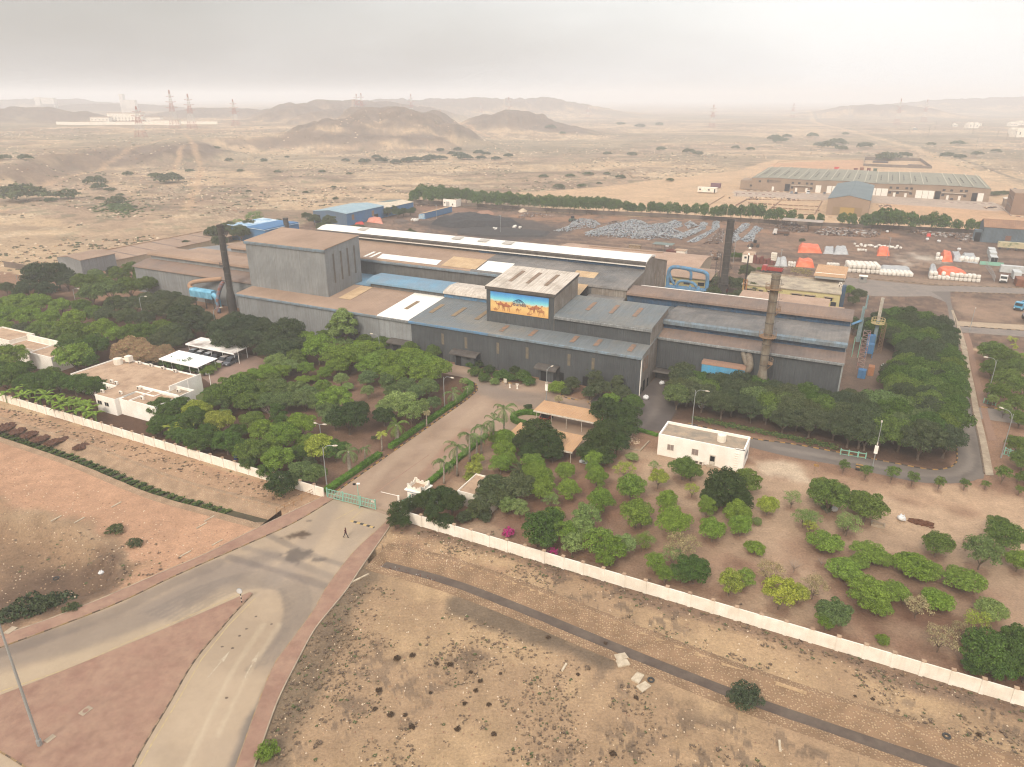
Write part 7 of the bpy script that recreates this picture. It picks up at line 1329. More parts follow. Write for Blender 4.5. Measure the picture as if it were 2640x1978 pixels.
lamp(W(47.6,-14.3),9.0,BX,'street lamp with banner at the perimeter road kerb',.9,extra=True); lamp(G(56,768),8,AX+BX*.2,'bent street lamp at the far left by the dark clump'); lamp(G(372,835),8.4,AX+BX*.3,'street lamp above the trees before the left hall')
lamp(G(562,880),9.2,AX*.5+BX,'street lamp near the white car shelters'); lamp(W(-64,-9),7.5,-AX,'street lamp by the covered side entrance'); lamp(G(830,1150),4.6,AX*.5+BX*.2,'short double floodlight among plantation trees',.6,double=-AX)
lamp(G(2580,1181),9.2,-AX*.7+BX*.6,'street lamp lowest at the right edge',1.9); lamp(G(2545,1023),9.,-AX,'street lamp beside the brick path on the right',1.8); lamp(G(2499,855),6.6,AX*.2+BX,'street lamp at the right road junction',1.); lamp(G(200,800),7,AX+BX*.2,'street lamp half hidden in bright green left trees')
for k,(u,v) in enumerate([(1890,666),(2008,690),(2286,655),(2092,470) ,(1126,560),(1290,590)]):
    b=G(u,v+12); t=empty('utility_pole',b,['thin pole right of the cream hut','thin pole beside the grey netted heap','thin pole by the white spill in the yard','thin pole before the tan warehouse','thin pole left of the coal heap','thin pole in the coal yard'][k],'pole','thin poles in the yard'); part(MB().tube([b,b+Vector((0,0,8.5))],.09,6),'pole',galv,t); part(MB().box(b+Vector((0,0,8.5)),AX*.4,BX*.1,(0,0,.12)),'floodlight',galv,t)
for k,(a,b_) in enumerate([(-86.6,-47.3),(-84.6,-43.2),(-95.5,-25)]): t=empty('flagpole',W(a,b_),['white flagpole nearest the office','white flagpole by the wavy hedge','white pole at the end of the grimy car shelter'][k],'flagpole','flagpoles'); part(MB().tube([W(a,b_),W(a,b_,5.6 if k<2 else 4)],[.08,.05],6),'pole',white_w,t)
# keep-left sign on the island tip
b=G(624,1556)+Vector((0,0,.17)); t=empty('traffic_sign',b,'round white traffic sign on a black and white post','traffic sign'); 
mbs=[MB(),MB()]
for i in range(6): mbs[i%2].tube([b+Vector((0,0,i*.28)),b+Vector((0,0,i*.28+.28))],.07,8)
part(mbs[0],'post_bands',mm('black_band',c(34,32,30),var=0),t); part(mbs[1],'post',whp,t); v=Vector((-.15,-1,.0)).normalized(); q=b+Vector((-.05,-.02,1.85)); part(MB().tube([q-v*.03,q+v*.03],.42,20),'sign_face',galv,t); part(MB().tube([q+v*.03,q+v*.04],.38,20),'disc_back',mm('pale_blue_white_disc',c(214,212,210)),t)
# inspection covers
for (u,v,w_,l) in ((222,1836,.75,'square concrete manhole surround on the brick island'),(130,1908,.6,'plain concrete cover by the lamp foot on the island'),(28,1628,.8,'concrete chamber cover on the left brick pavement')):
    p=G(u,v); d=(G(u+40,v-30)-p).normalized(); n=Vector((-d.y,d.x,0)); t=empty('manhole_cover',p+Vector((0,0,.17)),l,'manhole cover'); part(MB().box(p+Vector((0,0,.19)),d*w_*.8,n*w_*.55,(0,0,.02)),'slab',conc,t)
    if w_==.75: part(MB().lathe(p+Vector((0,0,.21)),[(.3,0),(.3,.012)],12),'lid',redp,t)
for k,(u,v,ang,l) in enumerate([(1602,1695,.3,'pair of broken concrete slabs on the waste ground'),(1606,1712,.2,'lower broken concrete slab of the pair'),(1645,1750,.9,'cracked concrete slab beside the tyre'),(1660,1772,.6,'broken slab nearest the tyre on the waste ground'),(1455,1722,1.1,'pale concrete kerb stone lying on the waste ground'),(2010,1925,1.3,'upright marker stone near the bottom drain'),(926,1493,.75,'long pale kerb stone beside the right pavement')]):
    p=G(u,v); t=empty('concrete_slab',p,l,'concrete slab','concrete slabs on the waste ground'); X=Vector((math.cos(ang),math.sin(ang),0)); Y=Vector((-X.y,X.x,0)); lx,ly=(.75,.5) if k<4 else (.7,.12)
    if k==6: lx=1.6
    mb=MB(); q=[p-X*lx-Y*ly,p+X*lx-Y*ly*.8,p+X*lx*.9+Y*ly,p-X*lx*.95+Y*ly*1.1]; mb.hexa(q,[x+Vector((0,0,.14+.05*(k%3))) for x in q]); part(mb,'slab',mm('bleached_concrete',c(214,198,172),c(188,170,146),.5,1.5,var=.06),t)
for k,(u,v) in enumerate([(145,1338),(205,1342),(300,1302),(540,1338),(520,1356),(620,1388),(560,1400),(478,1429)]):
    p=G(u,v); d=(G(u+20,v-11)-p).normalized(); n=Vector((-d.y,d.x,0)); t=empty('kerb_stone',p,'pale kerb stone on the orange ground, %s from the left'%ORD[[145,205,300,478,520,540,560,620].index(u)],'kerb stone','kerb stones left of the road'); part(MB().box(p+Vector((0,0,.06)),d*.9,n*.1,(0,0,.07)),'stone',mm('bleached_concrete'),t)
def tyre(u,v,l,z=0,r=.32):
    p=G(u,v); t=empty('old_tyre',p,l,'tyre'); mb=MB(); n=16; vs=[]
    for i in range(n):
        for j in range(8): a=6.283*i/n; b=6.283*j/8; vs.append(p+Vector(((r+.11*math.cos(b))*math.cos(a),(r+.11*math.cos(b))*math.sin(a),z+.12+.11*math.sin(b))))
    mb.mesh(vs,[(i*8+j,((i+1)%n)*8+j,((i+1)%n)*8+(j+1)%8,i*8+(j+1)%8) for i in range(n) for j in range(8)]); part(mb,'tread',mm('black_rubber',c(70,68,66)),t,smooth=True)
tyre(1678,1755,'worn tyre beside the cracked concrete slabs'); tyre(145,1493,'old tyre in the dark hollow on the left'); tyre(2440,1900,'flattened black tyre lying in the right drain')
def sack(u,v,l,s=1.,m=None,name='bulk_bag',z=0,group=None,cat='bag'):
    p=G(u,v)+Vector((0,0,z)); t=empty(name,p,l,cat,group); mb=MB(); k=7
    mb.blob(p+Vector((0,0,.42*s)),.62*s,.55*s,.45*s,u*.01+v,.16,12); part(mb,'sack_body',m or mm('white_woven_sack',c(232,232,232,1.1),c(214,212,208),.5,3.,var=.05),t,smooth=True)
    mb=MB()
    for a in range(4): mb.blob(p+Vector((math.cos(a*1.57)*.3*s,math.sin(a*1.57)*.3*s,.84*s)),.1*s,.1*s,.12*s,a,.2,6)
    part(mb,'lifting_loops',m or mm('white_woven_sack'),t,smooth=True); return t
for u,v,l,s in ((1665,1030,'white bulk bag near the right stained corner',1.1),(1750,1005,'white bulk bag at the grove edge by the canopy',1.2),(1706,992,'open white bag in front of the canopy doorway',1.),(1741,975,'white bag inside the canopy doorway',.9),(2323,1342,'crumpled white sack beside the brown soil heap',1.1),(2150,1318,'white sack under the left dark tree',.9),(2244,898,'grey-white bags at the foot of the masts',1.),(2278,948,'pale bulk bag by the grove edge',1.1),(2292,952,'second pale bulk bag by the grove edge',1.1),(1186,1380,'white rag by the right boundary wall start',.7),(262,1480,'white rubbish in the left hollow',.6),(1808,1052,'white sheet bundle under the grove trees',1.1)): sack(u,v,l,s)
p=G(2378,1350); t=empty('soil_heap',p,'reddish-brown compost heap beside the crumpled white sack','soil heap'); mb=MB()
for k in range(60): a=random.random()*6.28; r=random.random()**.7; mb.blob(p+AX*math.cos(a)*r*1.9+BX*math.sin(a)*r*.9+Vector((0,0,(1-r)*.25)),.35,.3,.2,k,.3,6)
part(mb,'earth',mm('reddish_compost',c(112,70,44),c(88,54,36),.5,3.,var=.25),t)
t=empty('plastic_drum',G(608,1186),'dark blue plastic barrel behind the left wall','barrel'); part(MB().lathe(G(608,1186),[(.28,0),(.32,.1),(.32,.8),(.28,.9)],14),'drum',mm('navy_plastic',c(46,60,110),var=0),t)
for (u,v,l) in ((2263,1356,'low concrete block ring right of the dark trees'),(2600,1430,'pale concrete trough under the right trees')): p=G(u,v); t=empty('concrete_trough',p,l,'trough'); m=MB(); m.box(p+AX*.9+Vector((0,0,.2)),AX*.1,BX*.5,(0,0,.2)); m.box(p-AX*.9+Vector((0,0,.2)),AX*.1,BX*.5,(0,0,.2)); m.box(p+BX*.5+Vector((0,0,.2)),AX*1,BX*.08,(0,0,.2)); m.box(p-BX*.5+Vector((0,0,.2)),AX*1,BX*.08,(0,0,.2)); part(m,'trough_walls',conc,t)
p=G(2500,1410); t=empty('timber_frame',p,'pale timber frame lying at the right of the orchard','frame'); m=MB(); m.box(p-AX*.7+Vector((0,0,.2)),AX*.08,BX*1.7,(0,0,.06)); m.box(p+AX*.7+Vector((0,0,.2)),AX*.08,BX*1.7,(0,0,.06)); m.box(p+BX*1.6+Vector((0,0,.2)),AX*.6,BX*.08,(0,0,.06)); part(m,'beams',wood,t)
p=G(2110,1218); t=empty('notice_board',G(2101,1222),'small yellow notice board by the perimeter road','notice board'); q=G(2101,1222); m=MB(); m.tube([q-AX*.2,q-AX*.2+Vector((0,0,1.6))],.04,5); m.tube([q+AX*.2,q+AX*.2+Vector((0,0,1.6))],.04,5); part(m,'posts',wood,t); part(MB().box(q+Vector((0,0,1.7)),AX*.4,BX*.03,(0,0,.22)),'board',yel,t)
t=empty('traffic_block',G(2215,1206),'stack of yellow and black concrete blocks on the perimeter road','concrete block'); q=G(2215,1208)
for i in range(4): part(MB().box(q+BX*(i*.55-.8)+Vector((0,0,.2)),AX*.6,BX*.24,(0,0,.18)),'block',yel if i%2 else blk,t)
# flower bed things by the entrance
for (a,b_,l,k) in ((-29.3,-8.3,'white sheet notice among the entrance bushes',0),(-27.8,-8.9,'small cream pillar with a yellow top in the entrance bed',1),(-26.0,-8.7,'white garden lantern in the entrance bed',2)):
    q=W(a,b_); t=empty('garden_sign' if k==0 else 'garden_ornament',q,l,'sign' if k==0 else 'ornament')
    if k==0: part(MB().box(q+Vector((0,0,1.3)),AX*.42,BX*.03,(0,0,.5)),'sign_plate',whp,t); part(MB().tube([q,q+Vector((0,0,.9))],.04,5),'post',galv,t)
    else: part(MB().lathe(q,[(.25,0),(.16,.2),(.14,.8),(.28,.95),(.1,1.1)],10),'pedestal',cream_w,t); part(MB().box(q+Vector((0,0,1.2)),AX*.4,BX*.12,(0,0,.1)),'top_plate',yel if k==1 else whp,t)
t=empty('tyre_ring',G(1158,1035),'white-painted ring leaning by the wide palm','ring'); q=G(1174,1036); part(MB().lathe(q,[(.6,0),(.62,.25),(.45,.28),(.45,.05)],16),'ring',white_w,t)
# ---------------------------------------------------------------- people
skin=mm('brown_skin',c(128,88,66),var=0); hair=mm('black_hair',c(26,22,20),var=0)
def person(p,face,shirt,trou,label,name='person',scale=1.,stride=.32,arm=0.):
    t=empty(name,(0,0,0),label,'person'); J={}; E=[]; V=[]; Rr=[]
    def add(co,r,par=None): V.append(co); Rr.append(r); i=len(V)-1; (E.append((par,i)) if par is not None else None); return i
    s=stride; pel=add((0,0,.93),.145); w=add((.01,0,1.08),.13,pel); ch=add((.02,0,1.33),.16,w); nk=add((.03,0,1.50),.06,ch); 
    hips=[]
    for sy,st in ((.09,s),(-.09,-s)):
        h=add((0,sy,.88),.10,pel); k=add((st*.42,sy,.50),.068,h); a=add((st*.9-(.10 if st<0 else 0),sy,.10+(.06 if st<0 else 0)),.045,k); f=add((st*.9+.16-(.10 if st<0 else 0),sy,.04+(.0)),.04,a)
    for sy,st in ((.19,-s),(-.19,s)):
        sh=add((.02,sy,1.42),.065,ch); el=add((.02+st*.35,sy*1.25,1.16),.048,sh); ha=add((.1+st*.75,sy*1.2,.93),.034,el)
    me=bpy.data.meshes.new('body'); me.from_pydata(V,E,[]); o=bpy.data.objects.new('body',me); COL.objects.link(o); bpy.context.view_layer.objects.active=o
    sk=o.modifiers.new('skin','SKIN'); 
    for i,r in enumerate(Rr): me.skin_vertices[0].data[i].radius=(r,r)
    me.skin_vertices[0].data[0].use_root=True; o.modifiers.new('sub','SUBSURF').levels=1
    bpy.context.view_layer.update(); dg=bpy.context.evaluated_depsgraph_get(); m2=bpy.data.meshes.new_from_object(o.evaluated_get(dg)); bpy.data.objects.remove(o)
    m2.materials.clear(); [m2.materials.append(x) for x in (trou,shirt,skin)]
    for f in m2.polygons:
        z=f.center.z; y=abs(f.center.y); f.use_smooth=True
        f.material_index=2 if (z>1.47 or (y>.19 and z<1.04)) else (1 if z>.95 or y>.17 else 0)
    o=bpy.data.objects.new('body',m2); COL.objects.link(o); o.parent=t
    h=MB(); h.blob((.05,0,1.63),.095,.08,.125,3,.03,14); h.blob((.145,0,1.615),.02,.016,.025,1,.0,6); part(h,'head',skin,t,smooth=True); hh=MB(); hh.blob((.03,0,1.67),.102,.088,.11,4,.05,12); part(hh,'hair',hair,t,smooth=True)
    sm=MB()
    for sy,st in ((.09,s),(-.09,-s)): x=st*.9+.05-(.10 if st<0 else 0); sm.box((x,sy,.035),(.14,0,0),(0,.045,0),(0,0,.035))
    part(sm,'shoes',hair,t)
    t.location=p; t.rotation_euler=(0,0,face); t.scale=(scale,)*3; return t
mar=mm('maroon_shirt',c(92,48,50),var=.05); drk=mm('dark_trousers',c(44,40,46),var=.05)
person(G(892,1386),R(-20),mar,drk,'person in a maroon shirt walking across the road outside the gate'); person(G(2487,962),R(70),drk,drk,'person in black walking along the perimeter road',stride=.25); person(W(8.5,73.5,5.55) if False else W(9.5,42.4,14.2),R(100),mar,drk,'person in maroon standing on the hall roof edge',stride=.15)
person(G(1898,506),R(0),drk,drk,'person in dark clothes by the far warehouse kerb',stride=.2)
# ---------------------------------------------------------------- vehicles
paint=mat('vehicle_paint',(1,1,1,1),objcol=True,rough=.3,var=0,spec=.5); rub=mm('black_rubber',c(70,68,66)); cgl=mm('car_glass',c(30,36,42),rough=.1,var=0,spec=.7); lit=mm('headlamp_glass',c(220,224,226),rough=.2,var=0)
def car_proto(name,label,L=4.5,Wd=1.8,Hh=1.45,suv=False,cat='car'):
    t=empty(name,(0,0,0),label,cat); x0,x1=-L/2,L/2; y=Wd/2; bz_=.72 if not suv else .9
    prof=[(x0,.35),(x0,.62),(x0+.08,bz_),(x0+.7,bz_+.08),(x1-1.25,bz_+.05),(x1-.15,bz_-.14),(x1,.55),(x1,.32)]
    vs=[(x,-y*(.94 if (x<x0+.1 or x>x1-.2) else 1),z) for x,z in prof]+[(x,y*(.94 if (x<x0+.1 or x>x1-.2) else 1),z) for x,z in prof]; n=len(prof)
    mb=MB(); mb.mesh(vs,[(i,(i+1)%n,n+(i+1)%n,n+i)[::-1] for i in range(n)]+[tuple(range(n)),tuple(range(2*n-1,n-1,-1))]); b=part(mb,'body',paint,t)
    cx0,cx1=(x0+.35,x1-1.15); rx0,rx1=(x0+.95 if not suv else x0+.45,x1-2.0 if not suv else x1-1.9); yy=y*.93; ry=y*.76; zt=Hh
    q=[(cx0,-yy,bz_+.05),(cx1,-yy,bz_+.05),(cx1,yy,bz_+.05),(cx0,yy,bz_+.05)]; tp=[(rx0,-ry,zt),(rx1,-ry,zt),(rx1,ry,zt),(rx0,ry,zt)]; part(MB().hexa(q,tp),'windows',cgl,t)
    part(MB().hexa([(rx0-.03,-ry-.02,zt-.02),(rx1+.05,-ry-.02,zt-.02),(rx1+.05,ry+.02,zt-.02),(rx0-.03,ry+.02,zt-.02)],[(rx0+.08,-ry+.08,zt+.05),(rx1-.1,-ry+.08,zt+.05),(rx1-.1,ry-.08,zt+.05),(rx0+.08,ry-.08,zt+.05)]),'roof',paint,t)
    for sx in (x0+.8,x1-.85):
        for sy in (-y+.1,y-.1): part(MB().tube([(sx,sy-.11,.32),(sx,sy+.11,.32)],.33,14),'wheel',rub,t)
    for sy in (-y*.65,y*.65): part(MB().box((x1-.02,sy,.62),(.05,0,0),(0,.22,0),(0,0,.08)),'headlight',lit,t)
    part(MB().box((x1+.0,0,.5),(.03,0,0),(0,.4,0),(0,0,.07)),'grille',rub,t); return t
def paintc(t,col):
    for o in list(COL.objects):
        if o.parent==t and o.name.split('.')[0] in ('body','roof','cab','cargo_box','load_bed'): o.color=col
PR={}
def put(kind,loc,rz,col,label,group=None,**k):
    if kind not in PR: PR[kind]=reg(car_proto('parked_car','x',**k)) ; t=PR[kind]
    else: t=copy_tree(PR[kind])
    t.location=loc; t.rotation_euler=(0,0,rz); t['label']=label
    if group: t['group']=group
    for o in t.children: o.color=col
    return t
gc='cars in the white shelter'
fb=SA-R(90)
for k,(a,col,l,kd_) in enumerate([(-111.3,c(176,182,190),'silver-grey saloon first from the left under the grimy shelter','sedan'),(-108.6,c(232,232,234),'white saloon second under the grimy shelter','sedan'),(-105.7,c(214,216,220),'white-silver saloon third under the grimy shelter','sedan'),(-102.6,c(52,50,54),'dark car fourth under the grimy shelter','suv'),(-99.9,c(186,176,170),'beige-silver saloon fifth under the grimy shelter','sedan'),(-97.3,c(96,98,104),'charcoal covered car last under the grimy shelter','suv')]): put(kd_,W(a,-25.4-(k*.12)),fb+R(6),col,l,gc,**({'suv':True,'Hh':1.7,'L':4.6} if kd_=='suv' else {}))
put('suv',W(-98.2,-33.9),SA,c(230,228,226),'white vehicle under the clean white shelter',gc); put('suv',W(-13.3,-21.2),fb,c(170,60,52),'red car under the tan shelter nearest the works','cars in the tan shelters',suv=True,Hh=1.7); put('sedan',W(.7,-33.5),fb,c(200,204,208),'silver car under the tree beside the rear tan shelter','cars in the tan shelters'); put('sedan',G(978,938),SA,c(220,222,224),'white car glimpsed between trees before the grey wall','cars among the trees')
fx=lambda x,y:zfp(x,y)
def zfp(x,y): return 1760+x/2.5136,200+y/2.5136
for k,(x,y,cc,l) in enumerate([(705,752,(150,152,156),'grey car first before the tan warehouse'),(735,755,(66,64,66),'black car beside the grey one at the warehouse'),(918,757,(64,62,64),'dark car left of the gabled tan building'),(1740,795,(74,50,48),'dark red car at the right end of the warehouse'),(1800,792,(160,130,110),'brown car at the right end of the warehouse'),(2150,730,(120,118,118),'grey car on the sand at the far right')]): put('sedan',G(*zfp(x,y)),fb+R(180*(k%2)),c(*cc),l,'cars by the far warehouse')
put('suv',G(*zfp(812,755)),fb,c(236,234,230),'white van before the tan warehouse','cars by the far warehouse').scale=(1.15,1.15,1.3)
def truck(loc,rz,col,label,bed='flat',bedcol=None,load=None):
    t=empty('truck',(0,0,0),label,'truck','trucks in the yard'); m=MB(); m.hexa([(1.6,-1.2,.7),(3.6,-1.2,.6),(3.6,1.2,.6),(1.6,1.2,.7)],[(1.7,-1.15,2.7),(3.2,-1.12,2.7),(3.2,1.12,2.7),(1.7,1.15,2.7)]); o=part(m,'cab',paint,t); o.color=col
    part(MB().hexa([(3.37,-1.02,1.65),(3.5,-1.02,1.6),(3.5,1.02,1.6),(3.37,1.02,1.65)],[(3.22,-1.0,2.45),(3.3,-1.0,2.42),(3.3,1.0,2.42),(3.22,1.0,2.45)]),'windscreen',cgl,t); part(MB().box((3.62,0,.85),(.04,0,0),(0,.8,0),(0,0,.16)),'grille',rub,t); part(MB().box((3.62,0,.55),(.1,0,0),(0,1.15,0),(0,0,.1)),'bumper',rub,t)
    for sy in (-.95,.95): part(MB().box((3.63,sy,.9),(.04,0,0),(0,.15,0),(0,0,.12)),'headlight',lit,t)
    m=MB(); m.xbox(-4,1.5,-1.2,1.2,.95,1.15)
    if bed!='flat': m.xbox(-4,1.5,-1.25,-1.15,1.15,1.9); m.xbox(-4,1.5,1.15,1.25,1.15,1.9); m.xbox(-4.1,-4,-1.25,1.25,1.15,1.9); m.xbox(1.4,1.5,-1.15,1.15,1.15,2.1)
    o=part(m,'load_bed',paint,t); o.color=bedcol or col; part(MB().xbox(-4,3.2,-.45,.45,.6,.9),'chassis',rub,t)
    for sx in (-3.1,-2.0,2.6):
        for sy in (-1.05,1.05): part(MB().tube([(sx,sy-.15,.48),(sx,sy+.15,.48)],.48,14),'wheel',rub,t)
    if load: m=MB(); [m.blob((random.uniform(-3.6,1),random.uniform(-.8,.8),random.uniform(1.3,2.1)),.5,.4,.3,k,.5,6) for k in range(40)]; part(m,'scrap_load',load,t)
    t.location=loc; t.rotation_euler=(0,0,rz); return t
zE=lambda x,y:(2380+x/7.53,560+y/7.53)
truck(G(*zE(1550,1245)),fb-R(8),c(236,234,230),'white flatbed truck facing the camera beyond the bag stacks','tip',c(120,84,66)); truck(G(2633,797),fb-R(25),c(90,170,206),'sky-blue truck with a white cab roof at the right edge','tip',c(90,150,180)); truck(G(2012,606),SA+R(180),c(226,220,214),'small white truck with scrap near the open shed','tip',c(110,80,62),mm('rusty_scrap',c(110,88,76),c(140,130,124),.5,3.,var=.3)); truck(G(1988,703),SA+R(175),c(176,62,56),'red lorry parked behind the pale chimney top','tip',c(170,60,52)); truck(G(2638,862) if False else G(2650,827),fb,c(120,50,48),'dark red vehicle cut by the right edge','flat',c(70,60,56))
def loader(loc,rz,col,label):
    t=empty('wheel_loader',(0,0,0),label,'loader','loaders in the yard'); part(MB().xbox(-2,.6,-.8,.8,.8,1.8),'engine_body',col,t); m=MB(); m.xbox(-.7,.7,-.65,.65,1.8,1.9); 
    for sx in (-.65,.65):
        for sy in (-.6,.6): m.xbox(sx-.06,sx+.06,sy-.06,sy+.06,1.9,3.0)
    m.xbox(-.8,.8,-.75,.75,3.0,3.12); part(m,'cab_frame',rub,t); part(MB().xbox(-.55,.55,-.5,.5,1.95,2.95),'cab_glass',cgl,t)
    for sx in (-1.3,1.2):
        for sy in (-.95,.95): part(MB().tube([(sx,sy-.22,.7),(sx,sy+.22,.7)],.7,14),'wheel',rub,t)
    m=MB(); m.tube([(.4,-.6,1.5),(1.8,-.6,1.7),(2.5,-.6,.7)],.1,5); m.tube([(.4,.6,1.5),(1.8,.6,1.7),(2.5,.6,.7)],.1,5); part(m,'lift_arms',col,t); m=MB(); m.hexa([(2.4,-1.2,.1),(3.2,-1.2,.05),(3.2,1.2,.05),(2.4,1.2,.1)],[(2.3,-1.2,1.1),(2.5,-1.2,1.1),(2.5,1.2,1.1),(2.3,1.2,1.1)]); part(m,'bucket',steel,t)
    t.location=loc; t.rotation_euler=(0,0,rz); return t
loader(G(1945,637),SA+R(190),mm('dirty_brown_machine',c(120,92,70),var=.1),'brown wheel loader right of the silver scrap'); loader(G(1476,572),R(40),mm('dull_green_machine',c(88,104,88),var=.1),'grey-green loader at the left end of the silver scrap')
def container(loc,rz,m,label,L=6,Wd=2.4,H=2.6,z=0,door=None):
    t=empty('container',(0,0,0),label,'container','containers in the yard'); part(MB().xbox(-L/2,L/2,-Wd/2,Wd/2,.1,H),'box_body',m,t); mb=MB()
    for k in range(int(L/.5)): x=-L/2+.25+k*.5; mb.xbox(x-.06,x+.06,-Wd/2-.03,Wd/2+.03,.2,H-.1)
    part(mb,'corrugation',m,t)
    part(MB().xbox(L/2,L/2+.04,-Wd/2+.08,-.03,.15,H-.08),'door',door or m,t); part(MB().xbox(L/2,L/2+.04,.03,Wd/2-.08,.15,H-.08),'door',door or m,t); part(MB().xbox(-L/2-.02,L/2+.02,-Wd/2-.02,Wd/2+.02,H,H+.03),'roof',m,t)
    t.location=loc; t.rotation_euler=(0,0,rz); return t
cw=mm('pale_container_paint',c(206,208,206),c(176,176,172),.4,.8,var=.06); cbr=mm('brown_container_paint',c(150,98,72),c(126,84,64),.5,.6,var=.1)
container(G(*zE(1345,880)),fb,cw,'front white container with an open dark door beyond the bags',door=black); container(G(*zE(1330,790)),fb,cw,'middle white container of the stepped three'); container(G(*zE(1310,725)),fb,cw,'rear white container of the stepped three'); container(G(*zE(1790,1180)),fb,cw,'white container behind the brown one at right'); container(G(*zE(1840,1090)),fb+R(90),cw,'long white container lying across behind the truck',12); container(G(*zE(1850,1320)),fb,cbr,'brown container nearest the right road')
t=empty('trailer',G(2612,640),'long beige trailer with overgrown sides before the grey-blue shed','trailer'); q=G(2570,643); ab=AB(q); m=MB(); m.abox(ab[0],ab[0]+24,ab[1],ab[1]+2.4,1.0,3.3); part(m,'trailer_body',mm('stained_beige_panel',c(198,184,150),c(120,128,92),.42,.5,var=.1,sharp=.08),t)
for k in range(8): part(MB().tube([W(ab[0]+1+k*3,ab[1]-.1,.5),W(ab[0]+1+k*3,ab[1]+.2,.5)],.5,12),'wheel',rub,t)
t=gable('grey_blue_shed','tall grey-blue shed with a rusty brown roof at the right edge',86.5,132,246,262,6.8,2.6,mm('grey_blue_cladding',c(104,120,130),c(92,104,112),.5,.2,var=.06,streak=(2.2,.5,c(80,84,86)),ribs=.5),mm('rusty_brown_roof_sheet',c(160,122,94),c(140,108,88),.5,.3,var=.08,ribs=.75),mm('grey_blue_cladding'),axis='a',cat='shed',ov=.2); part(MB().abox(83.2,86.4,246.5,250,0,5.2),'side_porch',mm('grey_blue_cladding'),t); part(MB().abox(83.6,86,246.3,246.49,0,4.2),'doorway',black,t)
for a in (95.5,105.5): part(MB().abox(a,a+2.2,245.9,246.0,1.4,3.6),'rust_patch',mm('rust_patch',c(128,92,76)),t)
# ---------------------------------------------------------------- white bulk bags: one object per bag
bagm=mm('white_bulk_bag_cloth',c(236,230,220,1.1),c(214,206,194),.5,1.5,var=.06); mb=MB()
prof=[(.30,0),(.47,.04),(.52,.3),(.53,.7),(.48,.95),(.36,1.04),(.14,1.08)]; n=12; vs=[]
for r,z in prof:
    for j in range(n): a=2*math.pi*j/n; k=1/max(abs(math.cos(a)),abs(math.sin(a))); k=1+(k-1)*.72; vs.append((r*k*math.cos(a),r*k*math.sin(a),z))
mb.mesh(vs,[(i*n+j,i*n+(j+1)%n,(i+1)*n+(j+1)%n,(i+1)*n+j) for i in range(len(prof)-1) for j in range(n)]+[tuple((len(prof)-1)*n+j for j in range(n))]); bo=mb.build('bulk_bag',bagm,smooth=True); bme=bo.data; bpy.data.objects.remove(bo)
NB=[0]
def bags(p,q,cols,deep,high,label,group,drop=0.,sz=1.05,jit=.04):
    p,q=Vector(p),Vector(q); d=(q-p)/max(cols-1,1); nb=Vector((-d.y,d.x,0)).normalized(); s=d.length/1.06 if cols>1 else 1
    for i in range(cols):
        for j in range(deep):
            for k in range(high):
                if random.random()<drop*(1 if k==high-1 else 0): continue
                if k<high-1 and 0<i<cols-1 and 0<j<deep-1: continue
                o=bpy.data.objects.new('bulk_bag',bme); COL.objects.link(o); o.location=p+d*i+nb*(j*s*1.05)+Vector((random.uniform(-jit,jit),random.uniform(-jit,jit),k*1.05*s)); o.scale=(s,s,s); o.rotation_euler=(0,0,SA+random.uniform(-.08,.08)); tag(o,'white bulk bag, %s column, %s row, %s layer, %s'%(ORD[i],ORD[j],('lower','upper')[k],label),'bulk bag',group); NB[0]+=1
bags(G(2189,702),G(2261,706),7,5,2,'tall neat block','white bulk bags in the tall block')
bags(G(2271,709),G(2348,714),8,4,1,'under the grey net','white bulk bags under the grey net')
bags(G(2399,719),G(2520,728),12,2,2,'under the sagging orange sheet','white bulk bags under the orange sheets',.35); bags(G(2415,671),G(2425,672),2,3,2,'left end of far stack','white bulk bags of the far covered stack',.3); bags(G(2478,674),G(2516,678),4,3,1,'right end of far stack','white bulk bags of the far covered stack',.1)
bags(G(2136,686),G(2160,687),4,2,1,'behind the tan block','white bulk bags behind the tan block'); bags(G(2034,687),G(2047,688),3,2,2,'right of the grey dome','white bulk bags beside the orange sheet'); bags(G(2213,648),G(2232,649),4,2,1,'left of the untidy heap','white bulk bags of the untidy heap',.1)
for k in range(26):
    u=2205+k*4.6+random.uniform(-2,2); v=632+random.uniform(-2,5)+(k*.25); o=bpy.data.objects.new('bulk_bag',bme); COL.objects.link(o); o.location=G(u,v); s=random.uniform(.8,1.1); o.scale=(s,s,s*.8); o.rotation_euler=(random.uniform(-.3,.3),random.uniform(-.3,.3),random.random()*3); tag(o,'tumbled white bulk bag, %s from the left, in the untidy middle heap'%ORD[k],'bulk bag','tumbled bulk bags of the untidy heap')
for (u,v,n_) in ((1275,592,6),(1335,588,7),(1065,569,9)):
    nm={1275:'left white bag cluster on the coal ground',1335:'right white bag cluster on the coal ground',1065:'white bag heap by the torn blue lean-to'}[u]
    for k in range(n_): o=bpy.data.objects.new('bulk_bag',bme); COL.objects.link(o); o.location=G(u+random.uniform(-12,12),v+random.uniform(-2,3)); s=random.uniform(.9,1.2); o.scale=(s,s,s); o.rotation_euler=(0,0,random.random()*3); tag(o,'white bulk bag, %s of the %s'%(ORD[k],nm),'bulk bag','bulk bags, '+nm)
